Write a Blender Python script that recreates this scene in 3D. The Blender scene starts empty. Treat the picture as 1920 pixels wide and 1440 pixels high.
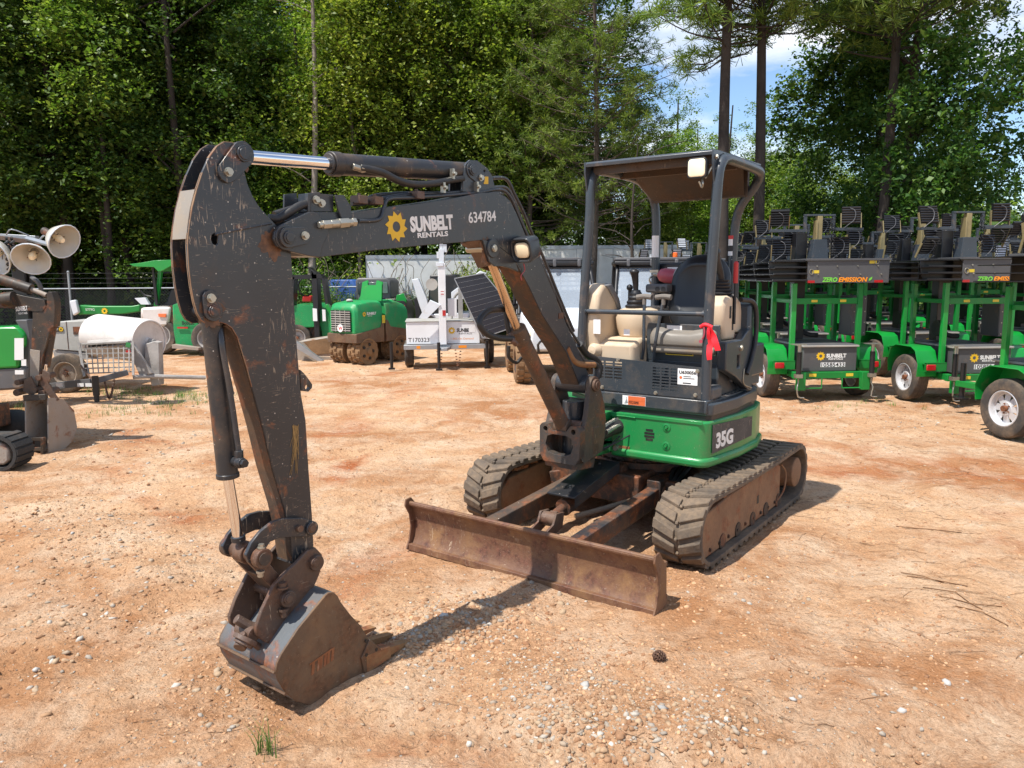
import bpy, math, random
import numpy as np
from mathutils import Vector, Matrix, geometry
R=math.radians
random.seed(7); rng=np.random.default_rng(7)
sc=bpy.context.scene; col=sc.collection
# ------------------------------------------------------------------ camera, sky, sun, exposure
F_PX=1447.7; PITCH=R(7.97); ROLL=R(-.39); CAM_H=1.728
fw=Vector((0,math.cos(PITCH),-math.sin(PITCH))); up0=Vector((0,math.sin(PITCH),math.cos(PITCH))); rt0=Vector((1,0,0))
rt=rt0*math.cos(ROLL)+up0*math.sin(ROLL); up=up0*math.cos(ROLL)-rt0*math.sin(ROLL)
CAM=Vector((0,0,CAM_H))
cd=bpy.data.cameras.new('camera'); cd.sensor_width=36; cd.lens=36*F_PX/1920; cd.clip_start=.05; cd.clip_end=2000
cam=bpy.data.objects.new('camera',cd); col.objects.link(cam)
cam.matrix_world=Matrix(((rt.x,up.x,-fw.x,0),(rt.y,up.y,-fw.y,0),(rt.z,up.z,-fw.z,CAM_H),(0,0,0,1)))
sc.camera=cam
SUN_EL=R(63); SUN_AZ=R(218)          # direction towards the sun (measured from +X)
sd=Vector((math.cos(SUN_AZ)*math.cos(SUN_EL),math.sin(SUN_AZ)*math.cos(SUN_EL),math.sin(SUN_EL)))
L=bpy.data.lights.new('sun','SUN'); L.energy=5.0; L.angle=R(.53); L.color=(1,.95,.87)
sun=bpy.data.objects.new('sun',L); col.objects.link(sun); sun.rotation_euler=sd.to_track_quat('Z','Y').to_euler()
sc.view_settings.view_transform='Standard'; sc.view_settings.look='None'; sc.view_settings.exposure=.45; sc.view_settings.gamma=1
W=bpy.data.worlds.new('World'); sc.world=W; W.use_nodes=True
wt=W.node_tree; wt.nodes.clear()
sky=wt.nodes.new('ShaderNodeTexSky'); sky.sky_type='NISHITA'; sky.sun_disc=False; sky.sun_elevation=SUN_EL
sky.sun_rotation=math.atan2(sd.x,sd.y); sky.dust_density=.05; sky.air_density=1.0; sky.ozone_density=4.0
bg=wt.nodes.new('ShaderNodeBackground'); bg.inputs[1].default_value=.14
wo=wt.nodes.new('ShaderNodeOutputWorld')
# clouds: soft white masses from noise on the view direction, part of the sky itself
tc=wt.nodes.new('ShaderNodeTexCoord'); mp=wt.nodes.new('ShaderNodeMapping'); mp.inputs['Scale'].default_value=(1.2,1.2,4.0); mp.inputs['Location'].default_value=(.35,0,.2)
nz=wt.nodes.new('ShaderNodeTexNoise'); nz.inputs['Scale'].default_value=2.6; nz.inputs['Detail'].default_value=9; nz.inputs['Roughness'].default_value=.55
cr=wt.nodes.new('ShaderNodeValToRGB'); cr.color_ramp.elements[0].position=.46; cr.color_ramp.elements[1].position=.64
mx=wt.nodes.new('ShaderNodeMix'); mx.data_type='RGBA'; mx.inputs['B'].default_value=(6.3,6.5,6.8,1)
for a,b in ((tc.outputs['Generated'],mp.inputs[0]),(mp.outputs[0],nz.inputs['Vector']),(nz.outputs[0],cr.inputs[0]),(cr.outputs[0],mx.inputs['Factor']),
            (sky.outputs[0],mx.inputs['A']),(mx.outputs['Result'],bg.inputs[0]),(bg.outputs[0],wo.inputs[0])): wt.links.new(a,b)
sc.cycles.max_bounces=6; sc.cycles.diffuse_bounces=3; sc.cycles.glossy_bounces=3; sc.cycles.transparent_max_bounces=8
sc.cycles.use_adaptive_sampling=True; sc.cycles.use_denoising=True
try: sc.cycles.sample_clamp_indirect=6
except Exception: pass

# ------------------------------------------------------------------ geometry helpers
def ray(u,v): return fw+rt*((u-960)/F_PX)-up*((v-720)/F_PX)
def gpt(u,v,z=0.):
    d=ray(u,v); return CAM+d*((z-CAM_H)/d.z)
def catmull(pts,k=6):
    if k<=1 or len(pts)<3: return [Vector(p) for p in pts]
    P=[Vector(p) for p in pts]; P=[2*P[0]-P[1]]+P+[2*P[-1]-P[-2]]; out=[]
    for i in range(1,len(P)-2):
        for j in range(k):
            t=j/k; a,b,c,d=P[i-1],P[i],P[i+1],P[i+2]
            out.append(.5*((2*b)+(c-a)*t+(2*a-5*b+4*c-d)*t*t+(3*b-a-3*c+d)*t**3))
    out.append(P[-2]); return out
def perp(d):
    d=d.normalized(); a=Vector((0,0,1)) if abs(d.z)<.9 else Vector((1,0,0))
    x=d.cross(a).normalized(); return x,d.cross(x).normalized()
SPLIT=dict(end_plate='end_plate_',end_plates='end_plate',line_clamps='line_clamp',pin_bolts='pin_bolt',cover_bolts='cover_bolt',panel_bolts='panel_bolt',frame_posts='frame_post',gusset_bolts='gusset_bolt',console_bolts='console_bolt',bracket_bolts='bracket_bolt',boss_bolts='boss_bolt',hose_clamps='hose_clamp',tray_holes='tray_hole',
 warning_stickers='warning_sticker',yokes='yoke',reflectors='reflector',amber_reflectors='amber_reflector',steel_lines='steel_line',loose_wires='loose_wire',undercarriage_hoses='undercarriage_hose',louvred_ends='louvred_end',pivot_pins='pivot_pins_',track_rollers='track_roller',safety_chains='safety_chain',panel_fasteners='panel_fastener')
for _k in ('end_plate','pivot_pins'): SPLIT.pop(_k)
class MB:
    def __init__(s,T=None): s.V=[];s.F=[];s.T=T
    def add(s,vs,fs):
        o=len(s.V)
        vs=[Vector(v) for v in vs]
        if s.T is not None: vs=[s.T@v for v in vs]
        s.V+=vs; s.F+=[tuple(i+o for i in f) for f in fs]; return s
    def box(s,x0,x1,y0,y1,z0,z1):
        return s.add([(x0,y0,z0),(x1,y0,z0),(x1,y1,z0),(x0,y1,z0),(x0,y0,z1),(x1,y0,z1),(x1,y1,z1),(x0,y1,z1)],
          [(0,3,2,1),(4,5,6,7),(0,1,5,4),(1,2,6,5),(2,3,7,6),(3,0,4,7)])
    def cbox(s,c,sz,rot=None):
        h=[q/2 for q in sz]; M=Matrix.Translation(Vector(c))@((rot or Matrix()).to_4x4())
        vs=[M@Vector((a*h[0],b*h[1],d*h[2])) for d in (-1,1) for a,b in ((-1,-1),(1,-1),(1,1),(-1,1))]
        return s.add(vs,[(0,3,2,1),(4,5,6,7),(0,1,5,4),(1,2,6,5),(2,3,7,6),(3,0,4,7)])
    def bar(s,p0,p1,w,h,upv=(0,0,1)):
        p0=Vector(p0);p1=Vector(p1);d=(p1-p0).normalized(); x=d.cross(Vector(upv))
        if x.length<1e-4: x=d.cross(Vector((1,0,0)))
        x.normalize(); y=x.cross(d)
        vs=[p+x*(a*w/2)+y*(b*h/2) for p in (p0,p1) for a,b in ((-1,-1),(1,-1),(1,1),(-1,1))]
        return s.add(vs,[(0,1,2,3),(7,6,5,4),(0,4,5,1),(1,5,6,2),(2,6,7,3),(3,7,4,0)])
    def cyl(s,p0,p1,r0,r1=None,n=16,cap=True):
        r1=r0 if r1 is None else r1; p0=Vector(p0);p1=Vector(p1); x,y=perp(p1-p0)
        vs=[]
        for p,r in ((p0,r0),(p1,r1)):
            for i in range(n):
                a=2*math.pi*i/n; vs.append(p+x*(r*math.cos(a))+y*(r*math.sin(a)))
        fs=[(i,(i+1)%n,n+(i+1)%n,n+i) for i in range(n)]
        if cap: fs+=[tuple(range(n-1,-1,-1)),tuple(range(n,2*n))]
        return s.add(vs,fs)
    def lathe(s,prof,p0,axis,n=20,ang=2*math.pi,cap=True):
        p0=Vector(p0); ax=Vector(axis).normalized(); x,y=perp(ax); vs=[];fs=[]; m=len(prof)
        for r,h in prof:
            for i in range(n):
                a=ang*i/n; vs.append(p0+ax*h+x*(r*math.cos(a))+y*(r*math.sin(a)))
        for j in range(m-1):
            for i in range(n): fs.append((j*n+i,j*n+(i+1)%n,(j+1)*n+(i+1)%n,(j+1)*n+i))
        if cap and prof[0][0]>1e-5: fs.append(tuple(range(n-1,-1,-1)))
        if cap and prof[-1][0]>1e-5: fs.append(tuple((m-1)*n+i for i in range(n)))
        return s.add(vs,fs)
    def tube(s,pts,r,n=8,k=5,cap=True):
        P=catmull(pts,k); vs=[];fs=[]; x=None; m=len(P)
        for i,p in enumerate(P):
            d=(P[min(i+1,m-1)]-P[max(i-1,0)]).normalized()
            if x is None: x,y=perp(d)
            else:
                x=(x-d*x.dot(d)).normalized(); y=d.cross(x)
            rr=r if not callable(r) else r(i/(m-1))
            for j in range(n):
                a=2*math.pi*j/n; vs.append(p+x*(rr*math.cos(a))+y*(rr*math.sin(a)))
        for i in range(m-1):
            for j in range(n): fs.append((i*n+j,i*n+(j+1)%n,(i+1)*n+(j+1)%n,(i+1)*n+j))
        if cap: fs+=[tuple(range(n-1,-1,-1)),tuple((m-1)*n+j for j in range(n))]
        return s.add(vs,fs)
    def loft(s,rings,cap=True,closed=False):
        n=len(rings[0]);m=len(rings); vs=[p for r in rings for p in r]; fs=[]
        for i in range(m if closed else m-1):
            k=(i+1)%m
            for j in range(n): fs.append((i*n+j,i*n+(j+1)%n,k*n+(j+1)%n,k*n+j))
        if cap and not closed: fs+=[tuple(range(n-1,-1,-1)),tuple((m-1)*n+j for j in range(n))]
        return s.add(vs,fs)
    def sheet(s,a,b,th,nrm=None):
        """two polylines of equal length -> strip with thickness th"""
        n=len(a); a=[Vector(p) for p in a]; b=[Vector(p) for p in b]; vs=[];fs=[]
        for i in range(n):
            t=a[min(i+1,n-1)]-a[max(i-1,0)]; w=b[i]-a[i]; q=t.cross(w).normalized()*th
            vs+=[a[i],b[i],b[i]+q,a[i]+q]
        for i in range(n-1):
            for j in range(4): fs.append((4*i+j,4*i+(j+1)%4,4*i+4+(j+1)%4,4*i+4+j))
        fs+=[(3,2,1,0),(4*n-4,4*n-3,4*n-2,4*n-1)]
        return s.add(vs,fs)
    def prism(s,loops,fn,d0,d1):
        if not isinstance(loops[0][0],(tuple,list)): loops=[loops]
        flat=[p for l in loops for p in l]; N=len(flat)
        tri=geometry.tessellate_polygon([[Vector((p[0],p[1],0)) for p in l] for l in loops])
        vs=[fn(a,b,d0) for a,b in flat]+[fn(a,b,d1) for a,b in flat]
        fs=[]
        for t in tri: fs.append(tuple(t)); fs.append(tuple(N+i for i in reversed(t)))
        o=0
        for l in loops:
            m=len(l)
            for i in range(m): fs.append((o+i,o+(i+1)%m,N+o+(i+1)%m,N+o+i))
            o+=m
        return s.add(vs,fs)
    def sph(s,c,r,n=12,sx=1,sy=1,sz=1):
        c=Vector(c); vs=[c+Vector((0,0,-r*sz))];fs=[];m=n//2
        for j in range(1,m):
            t=math.pi*j/m-math.pi/2
            for i in range(n):
                a=2*math.pi*i/n; vs.append(c+Vector((r*sx*math.cos(t)*math.cos(a),r*sy*math.cos(t)*math.sin(a),r*sz*math.sin(t))))
        vs.append(c+Vector((0,0,r*sz))); last=len(vs)-1
        for i in range(n): fs.append((0,1+(i+1)%n,1+i)); fs.append((last,last-n+i,last-n+(i+1)%n))
        for j in range(m-2):
            for i in range(n): fs.append((1+j*n+i,1+j*n+(i+1)%n,1+(j+1)*n+(i+1)%n,1+(j+1)*n+i))
        return s.add(vs,fs)
    def bolt(s,p,ax,r=.014,h=.012):
        p=Vector(p);ax=Vector(ax).normalized(); s.cyl(p,p+ax*h*.35,r*1.35,n=12); return s.cyl(p+ax*h*.3,p+ax*h*1.2,r,n=6)
    def islands(s):
        p=list(range(len(s.V)))
        def f(a):
            while p[a]!=a: p[a]=p[p[a]]; a=p[a]
            return a
        for q in s.F:
            r=f(q[0])
            for k in q[1:]: p[f(k)]=r
        g={}
        for i in range(len(s.V)): g.setdefault(f(i),[]).append(i)
        return list(g.values())
    def build(s,name,mat,parent=None,bevel=0,smooth=35,seg=2):
        if name in SPLIT:
            T=[]; isl=s.islands(); own={i:k for k,g in enumerate(isl) for i in g}; FF=[[] for _ in isl]
            for q in s.F: FF[own[q[0]]].append(q)
            # pieces whose boxes touch belong to one object
            bb=[([min(s.V[i][a] for i in g) for a in range(3)],[max(s.V[i][a] for i in g) for a in range(3)]) for g in isl]; grp=list(range(len(isl)))
            for a in range(len(isl)):
                for b in range(a):
                    if all(bb[a][0][k]<=bb[b][1][k]+.002 and bb[b][0][k]<=bb[a][1][k]+.002 for k in range(3)):
                        ga,gb=grp[a],grp[b]; grp=[gb if x==ga else x for x in grp]
            first=None
            for gid in dict.fromkeys(grp):
                m=MB(); idx=[i for k,g in enumerate(isl) if grp[k]==gid for i in g]; mp={i:j for j,i in enumerate(idx)}
                m.V=[s.V[i] for i in idx]; m.F=[tuple(mp[i] for i in q) for k in range(len(isl)) if grp[k]==gid for q in FF[k]]
                o=m.build(SPLIT[name],mat,parent,bevel,smooth,seg); first=first or o
            return first
        me=bpy.data.meshes.new(name); me.from_pydata([tuple(v) for v in s.V],[],s.F)
        import bmesh
        if len(s.F)<60000:
            bm=bmesh.new(); bm.from_mesh(me); bmesh.ops.recalc_face_normals(bm,faces=bm.faces); bm.to_mesh(me); bm.free()
        me.update()
        if smooth:
            me.polygons.foreach_set('use_smooth',[True]*len(me.polygons)); me.set_sharp_from_angle(angle=R(smooth))
        me.materials.append(mat)
        o=bpy.data.objects.new(name,me); col.objects.link(o)
        if parent is not None: o.parent=parent
        if bevel:
            b=o.modifiers.new('bevel','BEVEL'); b.width=bevel; b.segments=seg; b.limit_method='ANGLE'; b.angle_limit=R(38); b.use_clamp_overlap=True
        return o
def circ(cx,cy,r,n=20,a0=0,a1=360):
    full=abs(a1-a0)>=360; return [(cx+r*math.cos(R(a0+(a1-a0)*i/(n if full else n-1))),cy+r*math.sin(R(a0+(a1-a0)*i/(n if full else n-1)))) for i in range(n)]
def tag(o,label=None,cat=None,group=None,kind=None):
    if label: o['label']=label
    if cat: o['category']=cat
    if group: o['group']=group
    if kind: o['kind']=kind
    return o
def empty(name,M):
    o=bpy.data.objects.new(name,None); col.objects.link(o); o.matrix_world=M; o.empty_display_size=.2; return o
def frame_at(x,y,yaw,z=0): return Matrix.Translation((x,y,z))@Matrix.Rotation(R(yaw),4,'Z')
def kids(o): return [c for c in ALLK if c.parent==o]
def copy_tree(o,M=None,parent=None):
    c=o.copy(); col.objects.link(c)
    if parent is not None: c.parent=parent
    if M is not None: c.matrix_world=M
    for ch in list(o.children): copy_tree(ch,None,c)
    return c
def plane(ox,oy,xd,yd):
    """matrix: origin, x dir, y dir -> normal x × y"""
    x=Vector(xd).normalized(); y=Vector(yd); y=(y-x*y.dot(x)).normalized(); n=x.cross(y)
    o=Vector(ox)+n*oy
    return Matrix(((x.x,y.x,n.x,o.x),(x.y,y.y,n.y,o.y),(x.z,y.z,n.z,o.z),(0,0,0,1)))
def text(body,size,mat,parent,M,bold=.0,name='lettering',align='LEFT',shear=0,sx=1,space=1,fit=None):
    cu=bpy.data.curves.new(name,'FONT'); cu.body=body; cu.size=size; cu.offset=bold; cu.align_x=align; cu.shear=shear; cu.extrude=.0006; cu.space_character=space; cu.resolution_u=3
    t=bpy.data.objects.new('t',cu); me=bpy.data.meshes.new_from_object(t); bpy.data.objects.remove(t)
    if fit:
        xs=[v.co.x for v in me.vertices]; sx=fit/(max(xs)-min(xs)); me.transform(Matrix.Translation((-min(xs),0,0)))
    me.transform(M@Matrix.Diagonal((sx,1,1,1))); me.materials.append(mat); me.name=name
    o=bpy.data.objects.new(name,me); col.objects.link(o); o.parent=parent; return o
def sunburst(r,mat,parent,M,name='sun_emblem',n=10,th=.0006):
    out=[]
    for i in range(n):
        a=2*math.pi*i/n; out.append((r*.72*math.cos(a),r*.72*math.sin(a))); out.append((r*math.cos(a+.42),r*math.sin(a+.42)))
        out.append((r*.74*math.cos(a+.40),r*.74*math.sin(a+.40))) if False else None
    m=MB(M); m.prism([out,circ(0,0,r*.34,20)],lambda a,b,d:Vector((a,b,d)),0,th); return m.build(name,mat,parent,smooth=0)
def card(M,w,h,mat,parent,name,th=.001,z=0):
    return MB(M).box(0,w,0,h,z,z+th).build(name,mat,parent,smooth=0)

# ------------------------------------------------------------------ materials
def N(t,typ,**kw):
    n=t.nodes.new(typ)
    for k,v in kw.items():
        if k in n.inputs.keys(): n.inputs[k].default_value=v
        else: setattr(n,k,v)
    return n
def ramp(t,src,a,b,ca=(0,0,0,1),cb=(1,1,1,1)):
    r=t.nodes.new('ShaderNodeValToRGB'); r.color_ramp.elements[0].position=a; r.color_ramp.elements[1].position=b
    r.color_ramp.elements[0].color=ca; r.color_ramp.elements[1].color=cb; t.links.new(src,r.inputs[0]); return r.outputs[0]
def mixc(t,f,a,b,blend='MIX'):
    m=t.nodes.new('ShaderNodeMix'); m.data_type='RGBA'; m.blend_type=blend
    for s,k in ((f,'Factor'),(a,'A'),(b,'B')):
        i=m.inputs[k] if k=='Factor' else [q for q in m.inputs if q.name==k and q.type=='RGBA'][0]
        if isinstance(s,(int,float)): i.default_value=s
        elif isinstance(s,(tuple,list)): i.default_value=tuple(s)+((1,) if len(s)==3 else ())
        else: t.links.new(s,i)
    return [q for q in m.outputs if q.type=='RGBA'][0]
def math_(t,op,a,b=None,clamp=False):
    m=t.nodes.new('ShaderNodeMath'); m.operation=op; m.use_clamp=clamp
    for i,s in enumerate((a,b)):
        if s is None: continue
        if isinstance(s,(int,float)): m.inputs[i].default_value=s
        else: t.links.new(s,m.inputs[i])
    return m.outputs[0]
def noise(t,co,scale,detail=4,rough=.55,sc3=None,dist=0):
    if sc3:
        m=t.nodes.new('ShaderNodeMapping'); m.inputs['Rotation'].default_value=(.25,.35,.2); m.inputs['Scale'].default_value=sc3; t.links.new(co,m.inputs[0]); co=m.outputs[0]
    n=t.nodes.new('ShaderNodeTexNoise'); n.inputs['Scale'].default_value=scale; n.inputs['Detail'].default_value=detail; n.inputs['Roughness'].default_value=rough; n.inputs['Distortion'].default_value=dist
    t.links.new(co,n.inputs['Vector']); return n.outputs[0]
def newmat(name):
    m=bpy.data.materials.new(name); m.use_nodes=True; t=m.node_tree; b=t.nodes['Principled BSDF']; return m,t,b
DUST=(.36,.22,.12); RUST=(.13,.045,.018)
def worn(name,base,rough=.5,metal=0,var=.15,dust=0,dustc=DUST,rust=0,rustc=RUST,chips=0,scr=0,bump=.0,bs=60,coat=0,seed=0,low=0,emit=0):
    m,t,b=newmat(name); tc=t.nodes.new('ShaderNodeTexCoord'); mp=t.nodes.new('ShaderNodeMapping'); mp.inputs['Location'].default_value=(seed*3.1,seed*1.7,seed*.9); t.links.new(tc.outputs['Object'],mp.inputs[0]); co=mp.outputs[0]
    c=mixc(t,ramp(t,noise(t,co,2.2,5),.3,.7),tuple(q*(1-var) for q in base),tuple(min(1,q*(1+var)) for q in base))
    rg=rough
    if dust:
        n1=noise(t,co,4.5,8,.65); f=ramp(t,n1,.62-dust*.35,.80-dust*.2); f2=ramp(t,noise(t,co,38,3),.25,.75)
        f=math_(t,'MULTIPLY',f,math_(t,'ADD',math_(t,'MULTIPLY',f2,.6),.35),True); 
        if dust<.5: f=math_(t,'MULTIPLY',f,.75)
        c=mixc(t,f,c,dustc); rg=math_(t,'ADD',math_(t,'MULTIPLY',f,.9-rough),rough,True)
    if rust:
        f=ramp(t,noise(t,co,7,9,.7,dist=.4),.64-rust*.4,.72-rust*.2)
        rc=mixc(t,ramp(t,noise(t,co,45,4),.35,.7),rustc,tuple(q*2.3 for q in rustc)); c=mixc(t,f,c,rc)
    if scr:
        f=ramp(t,noise(t,co,7,4,.65,(9,9,1.3),1.8),.68-scr*.05,.71-scr*.045); g=ramp(t,noise(t,co,4,4),.50,.60)
        c=mixc(t,math_(t,'MULTIPLY',math_(t,'MULTIPLY',f,g),.75),c,(.45,.35,.25))
        f2_=ramp(t,noise(t,co,9,3,.6,(1.5,5,9),2.5),.70-scr*.03,.72-scr*.03); c=mixc(t,math_(t,'MULTIPLY',f2_,.5),c,(.38,.30,.22))
    if chips:
        v=t.nodes.new('ShaderNodeTexVoronoi'); v.inputs['Scale'].default_value=32; v.inputs['Randomness'].default_value=1; t.links.new(co,v.inputs['Vector'])
        f=ramp(t,v.outputs['Distance'],.07,.10,(1,1,1,1),(0,0,0,1)); w=t.nodes.new('ShaderNodeSeparateColor'); t.links.new(v.outputs['Color'],w.inputs[0])
        f=math_(t,'MULTIPLY',f,math_(t,'GREATER_THAN',w.outputs[0],1-chips*.4)); c=mixc(t,math_(t,'MULTIPLY',f,.8),c,(.6,.55,.48))
    t.links.new(c,b.inputs['Base Color']); b.inputs['Metallic'].default_value=metal
    if isinstance(rg,(int,float)): b.inputs['Roughness'].default_value=rg
    else: t.links.new(rg,b.inputs['Roughness'])
    if coat: b.inputs['Coat Weight'].default_value=coat; b.inputs['Coat Roughness'].default_value=.15
    if bump:
        bu=t.nodes.new('ShaderNodeBump'); bu.inputs['Strength'].default_value=bump; bu.inputs['Distance'].default_value=.01
        t.links.new(noise(t,co,bs,5,.6),bu.inputs['Height']); t.links.new(bu.outputs[0],b.inputs['Normal'])
    return m
def glass(name,c=(.02,.025,.03),rough=.05,alpha=None):
    m,t,b=newmat(name); b.inputs['Base Color'].default_value=c+(1,); b.inputs['Roughness'].default_value=rough
    if alpha is not None: b.inputs['Alpha'].default_value=alpha
    return m
MT={}
MT['edge']=worn('bare worn edge steel',(.30,.19,.11),.6,dust=.3,rust=.35,scr=.8,seed=140)
MT['boomdark']=worn('worn charcoal paint',(.030,.034,.040),.36,dust=.2,dustc=(.15,.10,.06),rust=.08,chips=.45,scr=.9,bump=.08,bs=35,coat=.15)
MT['castdark']=worn('muddy charcoal casting',(.045,.042,.040),.5,dust=.6,dustc=(.16,.095,.05),rust=.25,chips=.3,scr=.5,bump=.2,bs=40,seed=3)
MT['armdark']=worn('scratched charcoal paint',(.028,.031,.036),.38,dust=.18,dustc=(.14,.085,.05),rust=.16,chips=1.4,scr=1.7,coat=.2,var=.25,bump=.08,bs=30,seed=2)
MT['dirtydark']=worn('muddy charcoal paint',(.04,.034,.03),.6,dust=.75,dustc=(.17,.09,.042),rust=.3,chips=.3,scr=.5,bump=.15,bs=40,seed=4)
MT['cyldark']=worn('worn black cylinder paint',(.022,.023,.026),.38,dust=.3,dustc=(.16,.10,.055),rust=.1,chips=.7,scr=.6,bump=.05,seed=5)
MT['house']=worn('slate grey paint',(.034,.044,.054),.4,dust=.2,dustc=(.2,.14,.09),chips=.3,scr=.25,bump=.03,coat=.2,seed=6)
MT['post']=worn('slate grey tube paint',(.036,.046,.058),.38,dust=.12,chips=.35,scr=.15,coat=.25,seed=7)
MT['rustplate']=worn('brown rusty steel',(.15,.074,.042),.55,dust=.55,dustc=(.27,.145,.055),rust=.45,rustc=(.07,.028,.017),scr=1.4,bump=.25,bs=50,var=.3,seed=8)
MT['linkrust']=worn('rusty link steel',(.095,.060,.044),.5,dust=.4,dustc=(.22,.12,.06),rust=.45,rustc=(.07,.032,.018),scr=.8,bump=.25,bs=45,var=.3,seed=9)
MT['bucketside']=worn('brown bucket steel',(.115,.072,.044),.55,dust=.55,dustc=(.22,.125,.06),rust=.4,rustc=(.07,.032,.015),scr=.6,bump=.25,bs=60,seed=10)
MT['bucketback']=worn('grey worn bucket steel',(.10,.11,.12),.5,dust=.35,dustc=(.16,.095,.05),rust=.3,chips=.4,scr=.8,bump=.15,seed=11)
MT['teeth']=worn('orange brown tooth steel',(.24,.125,.05),.65,dust=.3,rust=.4,bump=.3,seed=12)
MT['rubber']=worn('dusty track rubber',(.06,.05,.042),.85,dust=.95,dustc=(.235,.165,.105),bump=.4,bs=70,var=.25,seed=13)
MT['rubberdark']=worn('black track rubber',(.03,.03,.03),.8,dust=.35,dustc=(.12,.085,.06),bump=.4,bs=70,seed=14)
MT['trackframe']=worn('mud caked track frame',(.17,.09,.048),.75,dust=.9,dustc=(.30,.17,.09),rust=.3,bump=.4,bs=45,var=.25,seed=15)
MT['underdark']=worn('dark oily steel',(.035,.025,.02),.6,dust=.4,dustc=(.13,.07,.035),rust=.5,bump=.3,seed=16)
MT['green']=worn('worn green paint',(.008,.215,.052),.42,dust=.38,dustc=(.12,.13,.06),chips=.5,scr=.5,coat=.3,seed=17,var=.1)
MT['greenbright']=worn('bright green paint',(.005,.26,.035),.35,dust=.03,coat=.3,seed=18,var=.08)
MT['greendark']=worn('green painted frame',(.006,.20,.032),.4,dust=.06,seed=19,var=.1)
MT['greydeck']=worn('grey steel deck plate',(.06,.065,.07),.5,dust=.4,dustc=(.3,.2,.13),bump=.1,seed=20)
MT['cream']=worn('dusty cream plastic',(.56,.44,.31),.6,dust=.15,dustc=(.36,.24,.14),var=.08,seed=21)
MT['greyplastic']=worn('grey plastic',(.10,.10,.105),.5,dust=.12,seed=22)
MT['blackplastic']=worn('black plastic',(.014,.014,.016),.42,dust=.1,dustc=(.1,.07,.05),seed=23)
MT['seatblack']=worn('black vinyl seat',(.012,.013,.015),.38,seed=24,dust=.06,dustc=(.1,.08,.06))
MT['seatgrey']=worn('grey vinyl cushion',(.20,.18,.155),.38,dust=.2,seed=25)
MT['hose']=worn('black rubber hose',(.018,.018,.019),.5,dust=.3,dustc=(.12,.08,.05),bump=.1,seed=26)
MT['chrome'],_t,_b=newmat('polished chrome'); _b.inputs['Metallic'].default_value=1; _b.inputs['Base Color'].default_value=(.82,.82,.83,1); _b.inputs['Roughness'].default_value=.07
MT['zinc']=worn('zinc plated steel',(.42,.40,.34),.38,metal=.8,dust=.2,seed=27)
MT['roofin']=worn('rusty canopy lining',(.055,.040,.030),.6,dust=.5,dustc=(.10,.06,.035),rust=.4,rustc=(.05,.028,.016),scr=.6,var=.3,seed=28)
MT['red']=worn('red plastic',(.45,.02,.02),.4,seed=29); MT['ribbon']=worn('red ribbon',(.85,.02,.035),.6,seed=30)
MT['pink']=worn('faded red enamel',(.42,.07,.10),.4,seed=31)
MT['white']=worn('white paint',(.74,.75,.76),.42,dust=.06,dustc=(.45,.38,.3),seed=32,var=.05)
MT['label']=worn('white sticker',(.80,.80,.80),.45,seed=33,var=.03)
MT['ltwhite']=worn('white lettering',(.74,.74,.72),.5,seed=34,chips=0,dust=.12,dustc=(.08,.07,.06))
MT['ltblack']=worn('black lettering',(.012,.012,.014),.5,seed=35); MT['yellow']=worn('yellow emblem',(.75,.46,.015),.45,seed=36)
MT['yellowlabel']=worn('yellow warning sticker',(.70,.52,.04),.5,seed=37); MT['orange']=worn('orange label',(.75,.16,.05),.5,seed=38)
MT['ltgreen']=worn('light green lettering',(.18,.62,.06),.5,seed=39); MT['ltorange']=worn('orange lettering',(.85,.28,.01),.5,seed=40)
MT['lens'],_t,_b=newmat('sun glare lamp lens'); _b.inputs['Base Color'].default_value=(1,.86,.60,1); _b.inputs['Roughness'].default_value=.3  # warm bright base colour stands in for the sun's reflection
MT['dirt3']=worn('caked orange dirt',(.30,.13,.05),.9,var=.3,bump=.5,seed=41)
# ------------------------------------------------------------------ ground, stones, woods
def vnoise(x,y,seed):
    xi=np.floor(x).astype(np.int64); yi=np.floor(y).astype(np.int64); fx=x-xi; fy=y-yi
    fx=fx*fx*(3-2*fx); fy=fy*fy*(3-2*fy)
    def h(a,b):
        v=(a*374761393+b*668265263+seed*974711)&0xffffffff; v=((v^(v>>13))*1274126177)&0xffffffff; return ((v^(v>>16))&0xffff)/65535.
    return (h(xi,yi)*(1-fx)+h(xi+1,yi)*fx)*(1-fy)+(h(xi,yi+1)*(1-fx)+h(xi+1,yi+1)*fx)*fy
MOUNDS=[(gpt(845,1185),.16,.045),(gpt(780,1210),.10,.03),(gpt(905,1150),.12,.03),(gpt(1050,1290),.22,.03),(gpt(150,1000),.5,.05),(gpt(1300,1090),.12,.03),(gpt(1560,960),.25,.04),(gpt(1500,1010),.2,.03),(gpt(1780,1130),.3,.05),
  (gpt(270,1080),.25,.04),(gpt(1350,1380),.25,.04),(gpt(60,960),.3,.04),(gpt(1100,1350),.3,.03),(gpt(1230,1240),.2,.03),(gpt(820,930),.25,.04),(gpt(440,900),.3,.03)]
RUTS=[((-3.2,2.2),(-.2,6.8),.16,.018),((-2.1,1.6),(2.8,3.0),.13,.016),((1.6,1.5),(5.2,5.2),.16,.02),((-4.,6.),(1.,9.5),.18,.02),((.2,1.4),(1.6,3.1),.12,.014),((2.5,5.6),(7.,7.),.2,.02),((-5,4.2),(-1.6,3.3),.15,.016),((-1.2,3.0),(4.2,1.9),.14,.018),((-6,5.4),(-.4,5.9),.17,.018),((2.2,3.4),(6.8,6.0),.17,.02),((-1.6,1.4),(-4.4,4.6),.14,.016),((0.6,2.2),(1.4,3.6),.12,.015)]
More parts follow.
